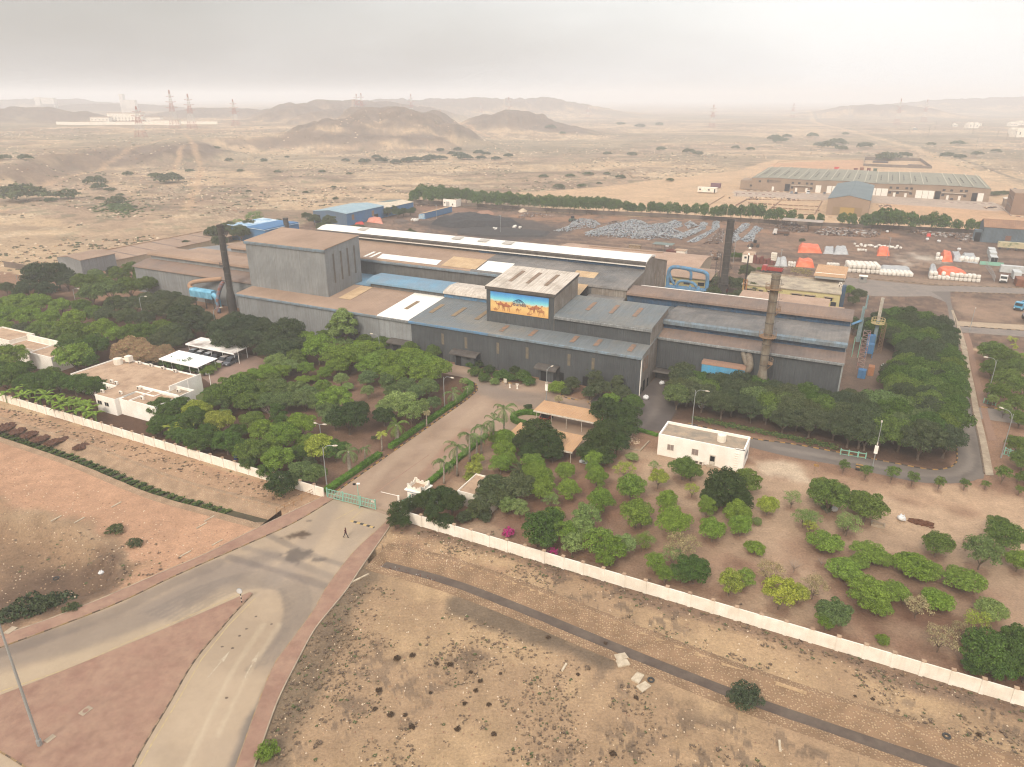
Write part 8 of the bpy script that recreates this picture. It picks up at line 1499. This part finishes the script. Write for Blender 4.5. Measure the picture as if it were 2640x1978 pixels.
def tarp(L,h,m,label,name='tarpaulin',cat='tarpaulin',z0=.05):   # a draped sheet over a quad given in pixels of its footprint
    P=[G(u,v) for u,v in L]; n1,n2=16,10; mb=MB(); vs=[]; sd=P[0].x*.13
    for i in range(n1+1):
        for j in range(n2+1):
            s,t_=i/n1,j/n2; p=(P[0]*(1-s)+P[1]*s)*(1-t_)+(P[3]*(1-s)+P[2]*s)*t_; e=min(s,1-s)*n1/1.6; f=min(t_,1-t_)*n2/1.6; k=min(1,e)*min(1,f)
            vs.append(p+Vector((0,0,z0+h*k*(1+.22*mnoise.noise(Vector((s*4+sd,t_*4,sd)))))))
    mb.mesh(vs,[(i*(n2+1)+j,(i+1)*(n2+1)+j,(i+1)*(n2+1)+j+1,i*(n2+1)+j+1) for i in range(n1) for j in range(n2)]); o=mb.build(name,m,origin=P[0]); tag(o,label,cat); return o
orn=mm('orange_tarpaulin_sheet',c(226,108,70),c(240,140,104),.42,.5,var=.08,rough=.6); gry=mm('grey_white_net',c(190,190,188),c(168,168,168),.5,.6,var=.06,rough=.7)
tarp([(2056,652),(2120,654),(2112,636),(2060,632)],1.7,orn,'long orange tarpaulin at the left of the yard stacks'); tarp([(2122,655),(2150,656),(2150,640),(2126,638)],1.2,gry,'grey-white sheet beside the long orange tarpaulin'); tarp([(2148,657),(2188,657),(2180,640),(2152,639)],1.5,gry,'larger grey-white sheet right of the long orange one')
tarp([(2260,661),(2294,661),(2292,645),(2262,644)],2.0,orn,'square orange tarpaulin over bags in the middle'); tarp([(2267,709),(2353,715),(2344,690),(2264,687)],1.25,gry,'grey net over the bag stack beside the tall block'); tarp([(2418,716),(2500,724),(2478,704),(2410,698)],2.35,orn,'orange tarpaulin sagging over the long front bag stack'); tarp([(2392,714),(2416,716),(2408,692),(2396,690)],2.2,gry,'grey sheet at the left end of the orange-covered stack')
tarp([(2428,675),(2457,677),(2446,655),(2426,653)],2.1,orn,'orange tarpaulin on the far covered stack'); tarp([(2457,674),(2480,676),(2470,656),(2448,654)],1.8,gry,'pale sheet beside the orange one on the far stack'); tarp([(2480,675),(2522,681),(2510,660),(2480,656)],1.6,gry,'white sheet on the right end of the far stack'); tarp([(2051,689),(2100,691),(2096,676),(2054,674)],1.9,orn,'orange tarpaulin behind the yellow workshop'); tarp([(1996,687),(2031,688),(2026,672),(2002,672)],2.0,gry,'grey-white domed sheet left of the orange one')
orp=mm('faded_orange_sheet',c(216,134,110),c(226,160,140),.5,.6,var=.1); tarp([(945,573),(988,578),(984,566),(950,562)],1.6,orp,'faded orange heap by the blue warehouse door'); tarp([(914,581),(940,579),(936,574),(916,575)],.8,mm('red_sheet',c(206,76,64),var=.1),'red sheet at the blue warehouse corner'); tarp([(2388,610),(2400,611),(2400,604),(2389,603)],1.,mm('red_sheet'),'red bundle by the rear yard wall')
# heaps and scrap
def heap(L,h,m,label,name='coal_heap',seed=1,n=34,cat='heap',rough_=.35,top=None):
    P=[G(u,v) for u,v in L]; cx=sum((p for p in P),Vector())/len(P); AAb=[AB(p) for p in P]; a0=min(a for a,_ in AAb); a1=max(a for a,_ in AAb); b0=min(b for _,b in AAb); b1=max(b for _,b in AAb); A,B=np.meshgrid(np.linspace(a0-2,a1+2,n),np.linspace(b0-2,b1+2,n),indexing='ij'); A,B=A.ravel(),B.ravel()
    ins=inpoly(A,B,AAb); d=dseg(A,B,AAb+[AAb[0]]); ridge=.55+.9*fbm(A+500+seed*31,B+500,9,seed%4,4,.6); Z=np.where(ins,np.minimum(d/ (h*1.4),1)**.8*h*ridge,-.4)
    mb=MB(); mb.mesh([W(a,b,z) for a,b,z in zip(A,B,Z)],[(i*n+j,(i+1)*n+j,(i+1)*n+j+1,i*n+j+1) for i in range(n-1) for j in range(n-1)]); o=mb.build(name,m,origin=cx,smooth=True); return tag(o,label,cat)
coal=mm('black_coal_fines',c(64,62,62),c(50,48,48),.5,.6,var=.25,bump=.2,bs=.8); brh=mm('brown_slag_fines',c(116,98,86),c(96,82,74),.5,.5,var=.2,bump=.2,bs=.8)
heap([(1110,578),(1160,561),(1210,557),(1270,562),(1330,572),(1345,582),(1250,590),(1160,588)],2.9,coal,'large black coal heap in the rear yard',n=50); heap([(1180,592),(1230,586),(1330,590),(1420,600),(1400,612),(1260,612),(1180,606)],.7,mm('dark_grey_fines',c(70,66,64),c(60,56,54),.5,.5,var=.2),'low dark grey spread of fines before the coal heap',seed=2); heap([(1085,606),(1105,592),(1125,604),(1150,612),(1100,616)],3.0,brh,'small pointed brown heap before the coal',seed=3); heap([(1012,570),(1040,568),(1060,574),(1030,580)],1.,brh,'low brown heap by the yard road',seed=1); heap([(1230,548),(1262,543),(1275,552),(1240,558)],1.,mm('reddish_earth_heap',c(164,124,102),var=.15),'reddish earth heap under the windbreak',seed=2); heap([(1338,543),(1355,538),(1357,544),(1342,547)],1.2,rocks[0],'pale rubble heap below the windbreak',seed=3,n=16)
scr=[mm('bright_scrap_metal',c(184,186,186),rough=.5,var=.1),mm('grey_scrap_metal',c(146,148,150),rough=.5,var=.15),mm('dark_scrap_gap',c(72,74,78),var=.2),mm('blue_tint_scrap',c(168,180,190),rough=.4,var=.1)]
scb=[mm('rusty_scrap',c(110,88,76)),mm('brown_scrap',c(132,104,84),var=.2),mm('dark_rust',c(74,60,54),var=.2),mm('pale_scrap',c(176,170,164),var=.1)]
def q7(L): return [G(1600+x/4.142,400+y/4.142) for x,y in L]
def scrap(name,P,n,mats,hmax,label,s0=.16,s1=.42):
    mb=MB(); pts=rndpoly([(p.x,p.y) for p in P],int(n*1.7)); PP=[(p.x,p.y) for p in P]
    if not pts: return
    X=np.array([p[0] for p in pts]); Y=np.array([p[1] for p in pts]); D=np.minimum(dseg(X,Y,PP+[PP[0]])/2.2,1)*hmax
    for (x,y),d in zip(pts,D):
        z=d*random.uniform(.5,1); a=random.random()*3.14; s=random.uniform(s0,s1); u=Vector((math.cos(a),math.sin(a),random.uniform(-.4,.4)))*s; v=Vector((-math.sin(a),math.cos(a),random.uniform(-.3,.3)))*s*random.uniform(.3,.8); w=u.cross(v).normalized()*s*.35; mb.box((x,y,z+.15),u,v,w,random.choice([0,0,1,1,2,3]))
    o=mb.build(name,mats,uv=False); tag(o,label,'scrap metal',kind='stuff')
for L,n_,l in (([(0,730),(80,700),(160,700),(260,720),(300,760),(400,740),(480,740),(560,700),(650,720),(660,760),(560,800),(660,830),(600,880),(540,900),(440,890),(370,890),(330,910),(200,900),(0,885),(-350,870),(-400,840),(-150,760)],2600,'main silver scrap field'),([(580,885),(700,820),(830,780),(860,720),(930,730),(900,790),(780,850),(640,905)],520,'second silver scrap strip'),([(710,930),(850,860),(970,800),(990,715),(1055,715),(1050,780),(930,860),(800,935)],560,'third silver scrap strip'),([(680,740),(740,705),(830,760),(720,785)],160,'small silver scrap patch'),([(1140,940),(1180,860),(1300,740),(1380,740),(1350,790),(1250,850),(1280,900),(1180,950)],460,'silver scrap right of the dark chimney'),([(1280,910),(1350,850),(1440,760),(1520,790),(1440,850),(1420,920),(1330,930)],420,'last silver scrap strip')): scrap('scrap_metal',q7(L),n_,scr,1.1,l)
scrap('scrap_metal',[G(880+x/2.5136,200+y/2.5136) for x,y in [(1365,1000),(1470,965),(1500,930),(1560,918),(1650,930),(1680,955),(1640,980),(1560,975),(1460,1000)]],420,scr,1.,'left silver scrap arm'); scrap('scrap_metal',[G(880+x/2.5136,200+y/2.5136) for x,y in [(1145,905),(1190,880),(1290,885),(1380,900),(1390,908),(1260,900),(1180,915)]],150,scb,.8,'dark scrap line under the windbreak'); scrap('scrap_metal',[G(880+x/2.5136,200+y/2.5136) for x,y in [(1720,950),(1740,935),(1810,935),(1790,960),(1740,968)]],90,scb,.8,'brown scrap patch')
scrap('scrap_metal',q7([(890,950),(940,890),(1000,850),(1080,780),(1110,830),(1090,940),(1000,950)]),300,scb,1.,'brown scrap pile by the chimney'); scrap('scrap_metal',q7([(1650,760),(1850,740),(2000,800),(1990,825),(1850,830),(1700,800)]),420,scb,1.8,'dark scrap under the open shed')
def q8(L): return [G(2040+x/3.6017,500+y/3.6017) for x,y in L]
scrap('scrap_metal',q8([(230,350),(330,330),(420,335),(560,350),(700,355),(820,375),(800,400),(700,405),(500,395),(420,390),(300,385),(230,375)]),560,scb+[],1.3,'dark scrap heap with white bags by the rear wall',.3,.9); scrap('scrap_metal',q8([(1100,345),(1300,365),(1480,380),(1700,390),(1720,440),(1600,450),(1500,410),(1350,400),(1150,375)]),380,scb,1.2,'mixed scrap along the rear wall',.3,.8); scrap('scrap_metal',q7([(940,1090),(980,1050),(1040,1050),(1060,1110),(1010,1120)]),120,scb,1.6,'tangle of rods beside the chimney',.4,1.4); scrap('scrap_metal',q8([(0,300),(120,320),(160,350),(0,360)]),130,scb,1.4,'rusty heap below the open shed')
for (u,v,l) in ((2287,600,'white sack beside the dark scrap heap'),(2390,620,'white box at the yard track'),(2420,625,'black and white bundle on the yard track'),(2472,646,'crumpled white sheet near the containers'),(2470,613,'white sack among mixed scrap'),(1720,637,'small white bales beside the cage')): sack(u,v,l,1.3)
# small yard structures
t=empty('wire_cage',G(1700,650),'grey-green wire cage with a sheet top behind the main hall','cage'); ab=AB(G(1680,651)); m=MB(); m.abox(ab[0],ab[0]+8.5,ab[1],ab[1]+5,3.6,3.75); part(m,'top_sheet',mm('grey_green_sheet',c(120,134,128)),t); m=MB()
for x in (0,4.2,8.5):
    for y in (0,5): m.tube([W(ab[0]+x,ab[1]+y,0),W(ab[0]+x,ab[1]+y,3.6)],.06,5)
for z in (1.2,2.4): m.tube([W(ab[0],ab[1],z),W(ab[0]+8.5,ab[1],z)],.03,4)
part(m,'frame_posts',steel,t)
t=empty('open_shed',G(2040,590),'open-sided shed with a pale grey roof over dark scrap','shed'); ab=AB(G(2012,592)); part(MB().abox(ab[0],ab[0]+19,ab[1],ab[1]+8,4.6,4.8),'roof',mm('pale_grey_sheet',c(184,170,158),c(160,146,134),.5,.3),t)
for x in (0.4,6.5,12.5,18.6):
    for y in (.3,7.7): part(MB().abox(ab[0]+x-.12,ab[0]+x+.12,ab[1]+y-.12,ab[1]+y+.12,0,4.6),'post',steel,t)
def hut(u,v,L,Wd,H,label,wm,rm,cat='hut',win=True):
    ab=AB(G(u,v)); t=empty('site_hut',W(*ab),label,cat,); part(MB().abox(ab[0],ab[0]+L,ab[1],ab[1]+Wd,0,H),'wall',wm,t); part(MB().abox(ab[0]-.15,ab[0]+L+.15,ab[1]-.15,ab[1]+Wd+.15,H,H+.15),'roof',rm,t)
    if win: part(MB().abox(ab[0]+L*.2,ab[0]+L*.2+.9,ab[1]-.05,ab[1]+.01,H*.5,H*.5+.8),'window',glass,t)
    return t
hut(1912,676,4.2,7,3.2,'cream site hut left of the brown block stack',cream_w,flat_tan)
t=empty('brick_stack',G(1957,680),'stepped stack of dark red blocks in the yard','block stack'); ab=AB(G(1940,679))
for k in range(7): part(MB().abox(ab[0]+k*1.35,ab[0]+k*1.35+1.15,ab[1],ab[1]+2,0,[3.2,2.2,2.9,2.,2.4,1.5,1.][k]),'block_pile',mm('dark_red_block',c(120,70,60),var=.15),t)
t=empty('cream_pallets',G(1989,671),'small stack of cream pallets beside the brown blocks','pallet stack'); ab=AB(G(1986,672))
for k in range(4): part(MB().abox(ab[0],ab[0]+2.2,ab[1],ab[1]+1.6,.1+k*.8,.7+k*.8),'pallet',cream_w,t)
hut(1717,657,4,4,1.8,'low reddish box behind the tan shed roof',mm('dark_red_block'),mm('dark_red_block'),win=False); hut(1738,658,4.5,4,2.0,'cream arched box behind the tan shed roof',cream_w,flat_tan,win=False); hut(1602,654,14,3,1.8,'stack of tan timber packs behind the tan shed',wood,wood,'timber stack',False); hut(1620,650,5,2,3,'upper tan timber pack behind the tan shed',wood,wood,'timber stack',False)
hut(2213,728,2.6,2,2.2,'small dark and white cabin at the yard road edge',mm('grey_white_cabin',c(150,146,140)),white_w)
t=empty('mesh_fence',G(2545,705),'wire mesh fence running back left of the white truck','fence'); P=[G(2540,690),G(2548,700),G(2556,712),G(2563,728)]; m=MB(); [m.tube([p,p+Vector((0,0,2.4))],.06,5) for p in resample(P,2.5)]; part(m,'fence_posts',galv,t); m=MB(); [m.tube([p+Vector((0,0,z)) for p in P],.025,3) for z in (.4,.9,1.4,1.9,2.3)]; part(m,'fence_wires',galv,t)
t=empty('low_barrier',G(2540,680),'low pale green panel barrier beside the containers','barrier'); ab=AB(G(2525,682)); part(MB().abox(ab[0],ab[0]+8,ab[1],ab[1]+.15,0,1.4),'panel',teal,t)
# ================================================================ beyond the yard
tanw=mm('tan_rendered_wall',c(162,138,116),c(152,130,110),.5,.15,var=.04); olv=mm('olive_roof_sheet',c(150,146,128),c(140,136,120),.5,.1,var=.04,streak=(.7,.2,c(128,124,110)))
t=empty('long_warehouse',W(30,425,0),'very long tan warehouse with an olive ribbed roof and roller doors','warehouse')
b0,b1=404,485; xs=[-42,-27,-12,3,8,24,40,57,74,90,104]; ez=[8.2,8.9,8.6,8.3,8.8,8.9,8.2,8.6,9.0,8.7,8.1]
prof=[(a,0) for a in (xs[0],xs[-1])]; pf=[(xs[0],0),(xs[-1],0)]+[(a,z) for a,z in zip(xs[::-1],ez[::-1])]
part(MB().prism(pf[::-1],b0,b0+6,fn=lambda s,a,z:W(a,s,z)),'front_wall',tanw,t); part(MB().abox(-42,104,b0+6,b1,0,7),'wall',tanw,t)
rm=MB(); rm.mesh([W(a,b0-.4,z+.05) for a,z in zip(xs,ez)]+[W(a,b1,z+.8) for a,z in zip(xs,ez)],[(i,i+1,11+i+1,11+i) for i in range(10)]); part(rm,'roof',olv,t)
for i in range(21):
    a=-39+i*7; k=MB(); z=8.6+.25*math.sin(a*.15)+.2; q=[W(a,b0,z+.3),W(a+.5,b0,z+.3),W(a+.5,b1,z+1.05),W(a,b1,z+1.05)]; k.hexa(q,[p+Vector((0,0,.12)) for p in q]); part(k,'roof_seam',mm('pale_olive_seam',c(190,184,164)),t)
    if i%1==0 and i<20:
        for j in range(3): part(MB().abox(a+2.6,a+3.2,b0+18+j*12,b0+24+j*12,z+.45+j*.12,z+.75+j*.12),'rooflight',mm('dark_rooflight',c(104,102,96)),t)
wr=mm('white_roller_door',c(238,232,222,1.1),var=.02,streak=(.5,.1,c(200,196,190)))
def far_door(x0,x1,m,nm='roller_door',z1=5.2):
    a0=L_b(zfp(x0,760),b0); a1=L_b(zfp(x1,760),b0); part(MB().abox(a0,a1,b0-.15,b0+.02,.1,z1),nm,m,t)
def L_b(uv,b):
    r=Vector(ray(*uv)); n=BX; o=W(0,b); k=(o-Vector((0,0,CH))).dot(n)/r.dot(n); p=Vector((0,0,CH))+r*k; return AB(p)[0]
for x0,x1 in ((855,890),(928,958),(962,998),(1176,1208),(1215,1246),(1250,1282),(1285,1325),(1508,1550),(1553,1590),(1592,1628),(1914,1952)): far_door(x0,x1,wr)
for x0,x1 in ((655,688),(1634,1670),(1875,1910)): far_door(x0,x1,black,'open_doorway')
for x in (713,755,806,836,1023,1064,1120,1153,1354,1398,1458,1490,1703,1753,1816,1850,498): a=L_b(zfp(x,690),b0); part(MB().abox(a-.8,a+.8,b0-.12,b0+.02,5.4,6.7),'window',glass,t); 
for x in (708,834,1346,1398,1484,1695,1840,440): a=L_b(zfp(x,720),b0); part(MB().abox(a-.8,a+.8,b0-.12,b0+.02,2.2,3.5),'window',glass,t)
for x in (584,736,803,1378,1452,1728,1806): a=L_b(zfp(x,720),b0); part(MB().abox(a-.7,a+.7,b0-.13,b0+.02,.1,2.9),'door',wr,t)
for x0,x1 in ((705,840),(1340,1490),(1690,1850)): a0=L_b(zfp(x0,700),b0); a1=L_b(zfp(x1,700),b0); part(MB().abox(a0,a1,b0-1.2,b0,4.3,4.5),'sun_shade',whp,t)
ab0=L_b(zfp(415,700),b0); part(MB().abox(ab0-5,-42.1,b0+2,b0+20,0,6),'side_wing',tanw,t)
ab0=L_b(zfp(590,686),b0); o=text('ALRAWAHY',ab0,5.6,1.7,mm('grey_sign_letters',c(92,84,80),var=0),t,b=b0-.14,name='sign_letters') if False else part(MB().abox(ab0-4.6,ab0+4.6,b0-.15,b0-.02,5.5,5.7),'sign_underline',mm('grey_sign_letters',c(92,84,80),var=0),t)
part(MB().lathe(W(ab0-4,b0-.3,6.2),[(.9,0),(.9,.05)],12) if False else MB().tube([W(ab0-3.9,b0-.05,6.7),W(ab0-3.9,b0-.15,6.7)],.95,14),'sign_roundel',mm('grey_sign_letters'),t); m=MB()
for k in range(9): x=ab0-2.4+k*.82; h=random.choice([.9,1.2,1.0]); m.abox(x-.28,x+.2,b0-.15,b0-.05,6.2,6.2+h)
part(m,'sign_letters',mm('grey_sign_letters'),t)
t=gable('gabled_warehouse','tan gabled warehouse with a blue-grey roof and a mustard door',16.0,37.5,301,384,9,2.2,tanw,mm('blue_grey_far_roof',c(118,130,132),c(108,120,122),.5,.1,var=.04,streak=(1.,.2,c(100,108,110))),None,cat='warehouse'); part(MB().abox(19.2,34.2,300.85,301,0,4.9),'door_surround',mm('olive_tan_panel',c(146,124,96)),t); part(MB().abox(23,30.3,300.7,300.84,0,4.7),'sliding_door',mm('mustard_door',c(176,146,84),var=.03,streak=(.6,.2,c(160,130,74))),t)
t=empty('brown_building',W(115,350,0),'brown two-storey building cut by the right edge','building'); part(MB().abox(109.5,135,350,372,0,11.5),'wall',mm('dark_tan_render',c(150,122,102),c(140,114,96),.5,.15,var=.04),t); part(MB().abox(109.3,135.2,349.8,372.2,11.5,12.0),'parapet',tanw,t)
for k in range(4):
    for z in (3,7.5): part(MB().abox(109.4,109.52,352+k*5,353.6+k*5,z,z+1.8),'window',glass,t)
t=empty('long_store',W(104,395,0),'low tan store with a white roof right of the warehouse','building'); part(MB().abox(110,124,384,392,0,4.5),'wall',tanw,t); part(MB().abox(109.6,124.4,383.6,392.4,4.5,4.8),'roof',whp,t)
for L_ in ([(395,733),(640,742),(860,762),(1200,785)],[(320,748),(700,768),(900,775)],[(1215,797),(1500,805),(1800,815),(2110,822)],[(915,905),(1180,912)],[(1320,770),(1700,780),(1960,798)],[(2130,897),(2212,905)],[(2060,838),(2130,897)]): kerb([G(*zfp(x,y)) for x,y in L_],w=.5,h=.25,step=2.2,ms=[whp,mm('dark_red_kerb',c(120,74,64),var=.1)])
for L_ in ([(160,832),(270,768)],[(560,600),(620,545),(780,538),(1170,535)],[(400,660),(560,600)]): kerb([G(*zfp(x,y)) for x,y in L_],w=.6,h=.5,step=4,ms=[rocks[1]],name='earth_bund')
t=empty('walled_plot',W(60,520,0),'brown walled rectangular plot behind the long warehouse','wall'); P=[G(*zfp(x,y)) for x,y in ((1170,580),(1180,535),(1540,545),(1610,598),(1170,580))]; m=MB()
for p,q in zip(P[:-1],P[1:]): n=Vector((-(q-p).y,(q-p).x,0)).normalized()*.2; m.hexa([p-n,q-n,q+n,p+n],[x+Vector((0,0,3.2)) for x in (p-n,q-n,q+n,p+n)])
part(m,'wall_panel',mm('grey_brown_block',c(132,118,106)),t)
def fbox(x,y,L,Wd,H,m,label,cat='container'):
    ab=AB(G(*zfp(x,y))); t=empty('site_container',W(*ab),label,cat,'containers by the far warehouse'); part(MB().abox(ab[0],ab[0]+L,ab[1],ab[1]+Wd,0,H),'box_body',m,t); part(MB().abox(ab[0]-.1,ab[0]+L+.1,ab[1]-.1,ab[1]+Wd+.1,H,H+.15),'roof',m,t); return t
rd=mm('red_machine_paint',c(208,74,60),var=.08); fbox(945,620,14,4,1.6,rd,'long red steelwork behind the warehouse roof'); fbox(980,604,4,3,3,rd,'small red hopper behind the warehouse roof'); fbox(1105,617,3,3,3.6,mm('dark_red_block'),'first brown container behind the warehouse'); fbox(1145,615,3,3,4,cbr,'orange-brown container behind the warehouse'); fbox(1190,616,3,3,3.6,mm('dark_red_block'),'third brown container behind the warehouse'); fbox(1232,617,3,3,3.4,mm('dull_green_machine'),'green container behind the warehouse')
fbox(1230,556,14,8,1.6,mm('dark_rust'),'dark red brick stack inside the walled plot','brick stack'); fbox(1460,575,12,6,1.2,mm('dark_rust'),'second brick stack inside the walled plot','brick stack')
t=fbox(95,740,13,4,3.,cream_w,'cream portable cabin on the open sand','cabin'); ab=AB(G(*zfp(95,740))); [part(MB().abox(ab[0]+x,ab[0]+x+1.2,ab[1]-.1,ab[1],1.2,2.2),'window',glass,t) for x in (1.2,7.2)]; part(MB().abox(ab[0]+11.4,ab[0]+12.4,ab[1]-.1,ab[1],0,2.4),'door',glass,t); fbox(180,712,7,3,2.8,mm('purple_brown_paint',c(120,84,92),var=.1),'purple-brown container behind the cream cabin')
fn_=MB()
t=empty('foundation_plot',G(*zfp(640,830)),'grid of dark foundation trenches and blocks before the warehouse','foundations'); 
for P in ([(345,830),(420,790)],[(420,790),(700,800),(905,803)],[(905,803),(855,890)],[(560,860),(640,797)],[(420,815),(880,840)],[(580,845),(890,865)],[(600,885),(855,892)]): q=[G(*zfp(*x)) for x in P]; [fn_.box((a+b)/2+Vector((0,0,.25)),(b-a)/2*.8,Vector((-(b-a).y,(b-a).x,0)).normalized()*.3,(0,0,.3)) for a,b in zip(resample(q,3)[:-1],resample(q,3)[1:])]
part(fn_,'trench_blocks',mm('brown_blockwork',c(128,96,76),c(170,140,112),.5,.5,var=.15),t); tri_scatter('rubble',[(lambda p:(p.x,p.y))(G(*zfp(x+random.gauss(0,s),y+random.gauss(0,5)))) for x,y,s,n_ in ((1305,835,22,50),(1380,865,16,30),(1990,845,20,25),(480,785,60,50),(680,790,30,30)) for _ in range(n_)],[rocks[0],mm('brown_blockwork'),mm('dark_rust')],lambda mb,p:rock(mb,p,random.uniform(.4,1.)))
# pylons
pyl=[mm('red_pylon_paint',c(176,110,96),var=.05),mm('white_pylon_paint',c(214,208,200),var=.05)]
PY=[(446,299,440,232),(493,309,490,242),(607,315,603,256),(364,353,352,274),(922,295,920,242),(934,293,934,240),(1061,289,1061,242),(1240,305,1240,266),(1312,287,1312,236),(1516,307,1516,272),(1836,319,1837,270),(2043,299,2044,266),(2317,295,2319,254),(2385,293,2387,256)]
PN=['left of three near the white compound','in the middle of three near the compound','on the rise right of the compound','nearest the camera, before the white compound','first of the pair on the dark hills','second of the pair on the dark hills','on the far ridge mid-left','small and faint, left of the hilltop pylon','on top of the rounded hill','right of the rounded hill','in the hazy plain, left','in the hazy plain beside the road end','in the right haze, first of two','in the right haze, second of two']
for (u,v,u2,v2),l in zip(PY,PN):
    h=40.; D=2097*h/(v-v2); r=ray(u,v); Y=D*r[1]/math.sqrt(r[0]**2+r[1]**2+r[2]**2); p=AT(u,v,Y); z0=terr(p.x,p.y); b=Vector((p.x,p.y,z0)); h=max(25,min(62,AT(u2,v2,Y).z-z0)); t=empty('lattice_pylon',b,'red and white lattice pylon '+l,'pylon','pylons in the desert'); n=9
    ms=[MB(),MB()]; wd=lambda k:(5.2*(1-k/n)**1.3+.5)
    f=lambda k,q:b+Vector(((wd(k) if q in(1,2) else -wd(k)),(wd(k) if q>1 else -wd(k)),h*k/n))
    for k in range(n):
        mb=ms[(k//2)%2]
        for q in range(4): mb.tube([f(k,q),f(k+1,q)],.24,4); mb.tube([f(k,q),f(k+1,(q+1)%4)],.15,3); mb.tube([f(k+1,q),f(k,(q+1)%4)],.15,3)
    part(ms[0],'red_lattice',pyl[0],t); part(ms[1],'white_lattice',pyl[1],t)
    for zf__,L in ((.55,9),(.70,8),(.84,6)):
        m=MB(); z=b+Vector((0,0,h*zf__)); m.tube([z-Vector((L,0,0)),z-Vector((0,0,1.8)),z+Vector((L,0,0))],.18,3); m.tube([z-Vector((L,0,0)),z+Vector((L,0,0))],.18,3); part(m,'cross_arm',pyl[0],t)
# far white compound and plants
def fobj(name,u0,u1,v,h,dep,Y,m,label,cat='building',rows=1):
    p,q=AT(u0,v,Y),AT(u1,v,Y); z=terr((p.x+q.x)/2,Y); t=empty(name,Vector(((p.x+q.x)/2,Y,z)),label,cat); part(MB().xbox(p.x,q.x,Y,Y+dep,z-3,z+h),'wall',m,t); part(MB().xbox(p.x-.6,q.x+.6,Y-.6,Y+dep+.6,z+h,z+h+.8),'roof',mm('pinkish_tan_roof_sheet'),t)
    for r_ in range(rows):
        k=max(2,int((q.x-p.x)/6)); 
        for i in range(min(k,14)): x=p.x+(i+.5)*(q.x-p.x)/min(k,14); part(MB().xbox(x-1,x+1,Y-.15,Y+.02,z+1.5+r_*4,z+3.4+r_*4),'window',mm('brown_grey_window',c(130,112,100)),t)
    return t
fobj('far_building',276,362,300,15,18,1420,cream_w,'tall white two-storey block of the far compound','building',2); fobj('far_building',362,412,306,9,14,1430,cream_w,'lower white wing right of the far tall block'); fobj('far_building',232,280,308,7,14,1400,cream_w,'low white wing left of the far tall block'); fobj('far_building',392,458,312,7,12,1350,cream_w,'low white row nearest the right of the far compound'); fobj('far_building',300,350,314,5,10,1330,cream_w,'low white shed in front of the far tall block')
for (u0,u1,Y,l) in ((145,300,1300,'long white wall before the far compound, left half'),(300,463,1300,'long white wall before the far compound, right half'),(463,561,1380,'white wall stretching right of the far compound')):
    p,q=AT(u0,320,Y),AT(u1,320,Y); t=empty('far_wall',p,l,'wall'); m=MB(); n=8
    for i in range(n): a=p.lerp(q,i/n); b=p.lerp(q,(i+1)/n); za,zb=terr(a.x,Y),terr(b.x,Y); m.hexa([(a.x,Y,za-2),(b.x,Y,zb-2),(b.x,Y+.6,zb-2),(a.x,Y+.6,za-2)],[(a.x,Y,za+5),(b.x,Y,zb+5),(b.x,Y+.6,zb+5),(a.x,Y+.6,za+5)])
    part(m,'wall_panel',cream_w,t)
pw=mm('pale_plant_cladding',c(222,214,206),var=.04)
for u0,u1,h0,h1,Y,l in ((112,145,6,38,2300,'hazy pale hopper on legs at the far left'),(96,110,3,40,2300,'hazy slim tower left of the pale hopper'),(322,352,0,34,2200,'hazy white silo plant behind the far compound'),(314,323,0,50,2200,'hazy slim chimney beside the white silo plant')):
    p,q=AT(u0,290,Y),AT(u1,290,Y); z=terr(p.x,Y); t=empty('far_plant',Vector((p.x,Y,z)),l,'industrial plant'); part(MB().xbox(p.x,q.x,Y,Y+15,z+h0+ (14 if h0 else 0),z+h1),'plant_block',pw,t)
    if h0: [part(MB().xbox(x-.9,x+.9,Y+y-.9,Y+y+.9,z-2,z+h0+14),'leg',pw,t) for x in (p.x+1,q.x-1) for y in (1,14)]
    else: part(MB().xbox(p.x-2,q.x+2,Y-2,Y+17,z+h1*.3,z+h1*.34),'platform',pw,t)
for (x,y,L,h,l) in ((1755,318,9,5,'white house first in the far right village'),(1850,330,22,9,'larger white house with arches in the far right village'),(1895,318,14,6,'white house behind the arched one'),(2120,318,18,7,'white house at the upper right edge'),(2170,312,22,7,'second white house at the upper right edge'),(2125,365,12,8,'white house lower at the right edge'),(2160,390,26,12,'largest white house at the right edge'),(1497,343,7,3,'tiny grey van on the far right road')):
    u,v=zfp(x,y); p=G(u,v); z=terr(p.x,p.y); t=empty('far_house',Vector((p.x,p.y,z)),l,'house' if 'house' in l else 'van'); part(MB().xbox(p.x,p.x+L,p.y,p.y+L*.7,z-2,z+h),'wall',cream_w if 'house' in l else galv,t); part(MB().xbox(p.x+L*.1,p.x+L*.5,p.y+1,p.y+L*.5,z+h,z+h+2.2),'roof_room' if 'house' in l else 'roof',cream_w,t); [part(MB().xbox(p.x+L*k-.8,p.x+L*k+.8,p.y-.15,p.y+.02,z+h*.35,z+h*.7),'window',glass,t) for k in (.2,.5,.8)]
for k,(x,y0,y1) in enumerate([(1588,395,330),(1735,345,300),(1875,375,310),(1900,460,400),(2035,400,355),(2095,410,365),(1465,370,325),(1635,340,296),(2150,410,360)]): p=G(*zfp(x,y0)); h=max(8,(y0-y1)/2.5136*math.hypot(p.x,p.y)/2050); z=terr(p.x,p.y); t=empty('utility_pole',Vector((p.x,p.y,z)),'wooden power pole, %s of the right desert line'%ORD[k],'pole','power poles in the right desert'); part(MB().tube([(p.x,p.y,z),(p.x,p.y,z+h)],.22,5),'pole',steel,t); part(MB().box((p.x,p.y,z+h*.93),(1.4,0,0),(0,.12,0),(0,0,.12)),'cross_arm',steel,t)
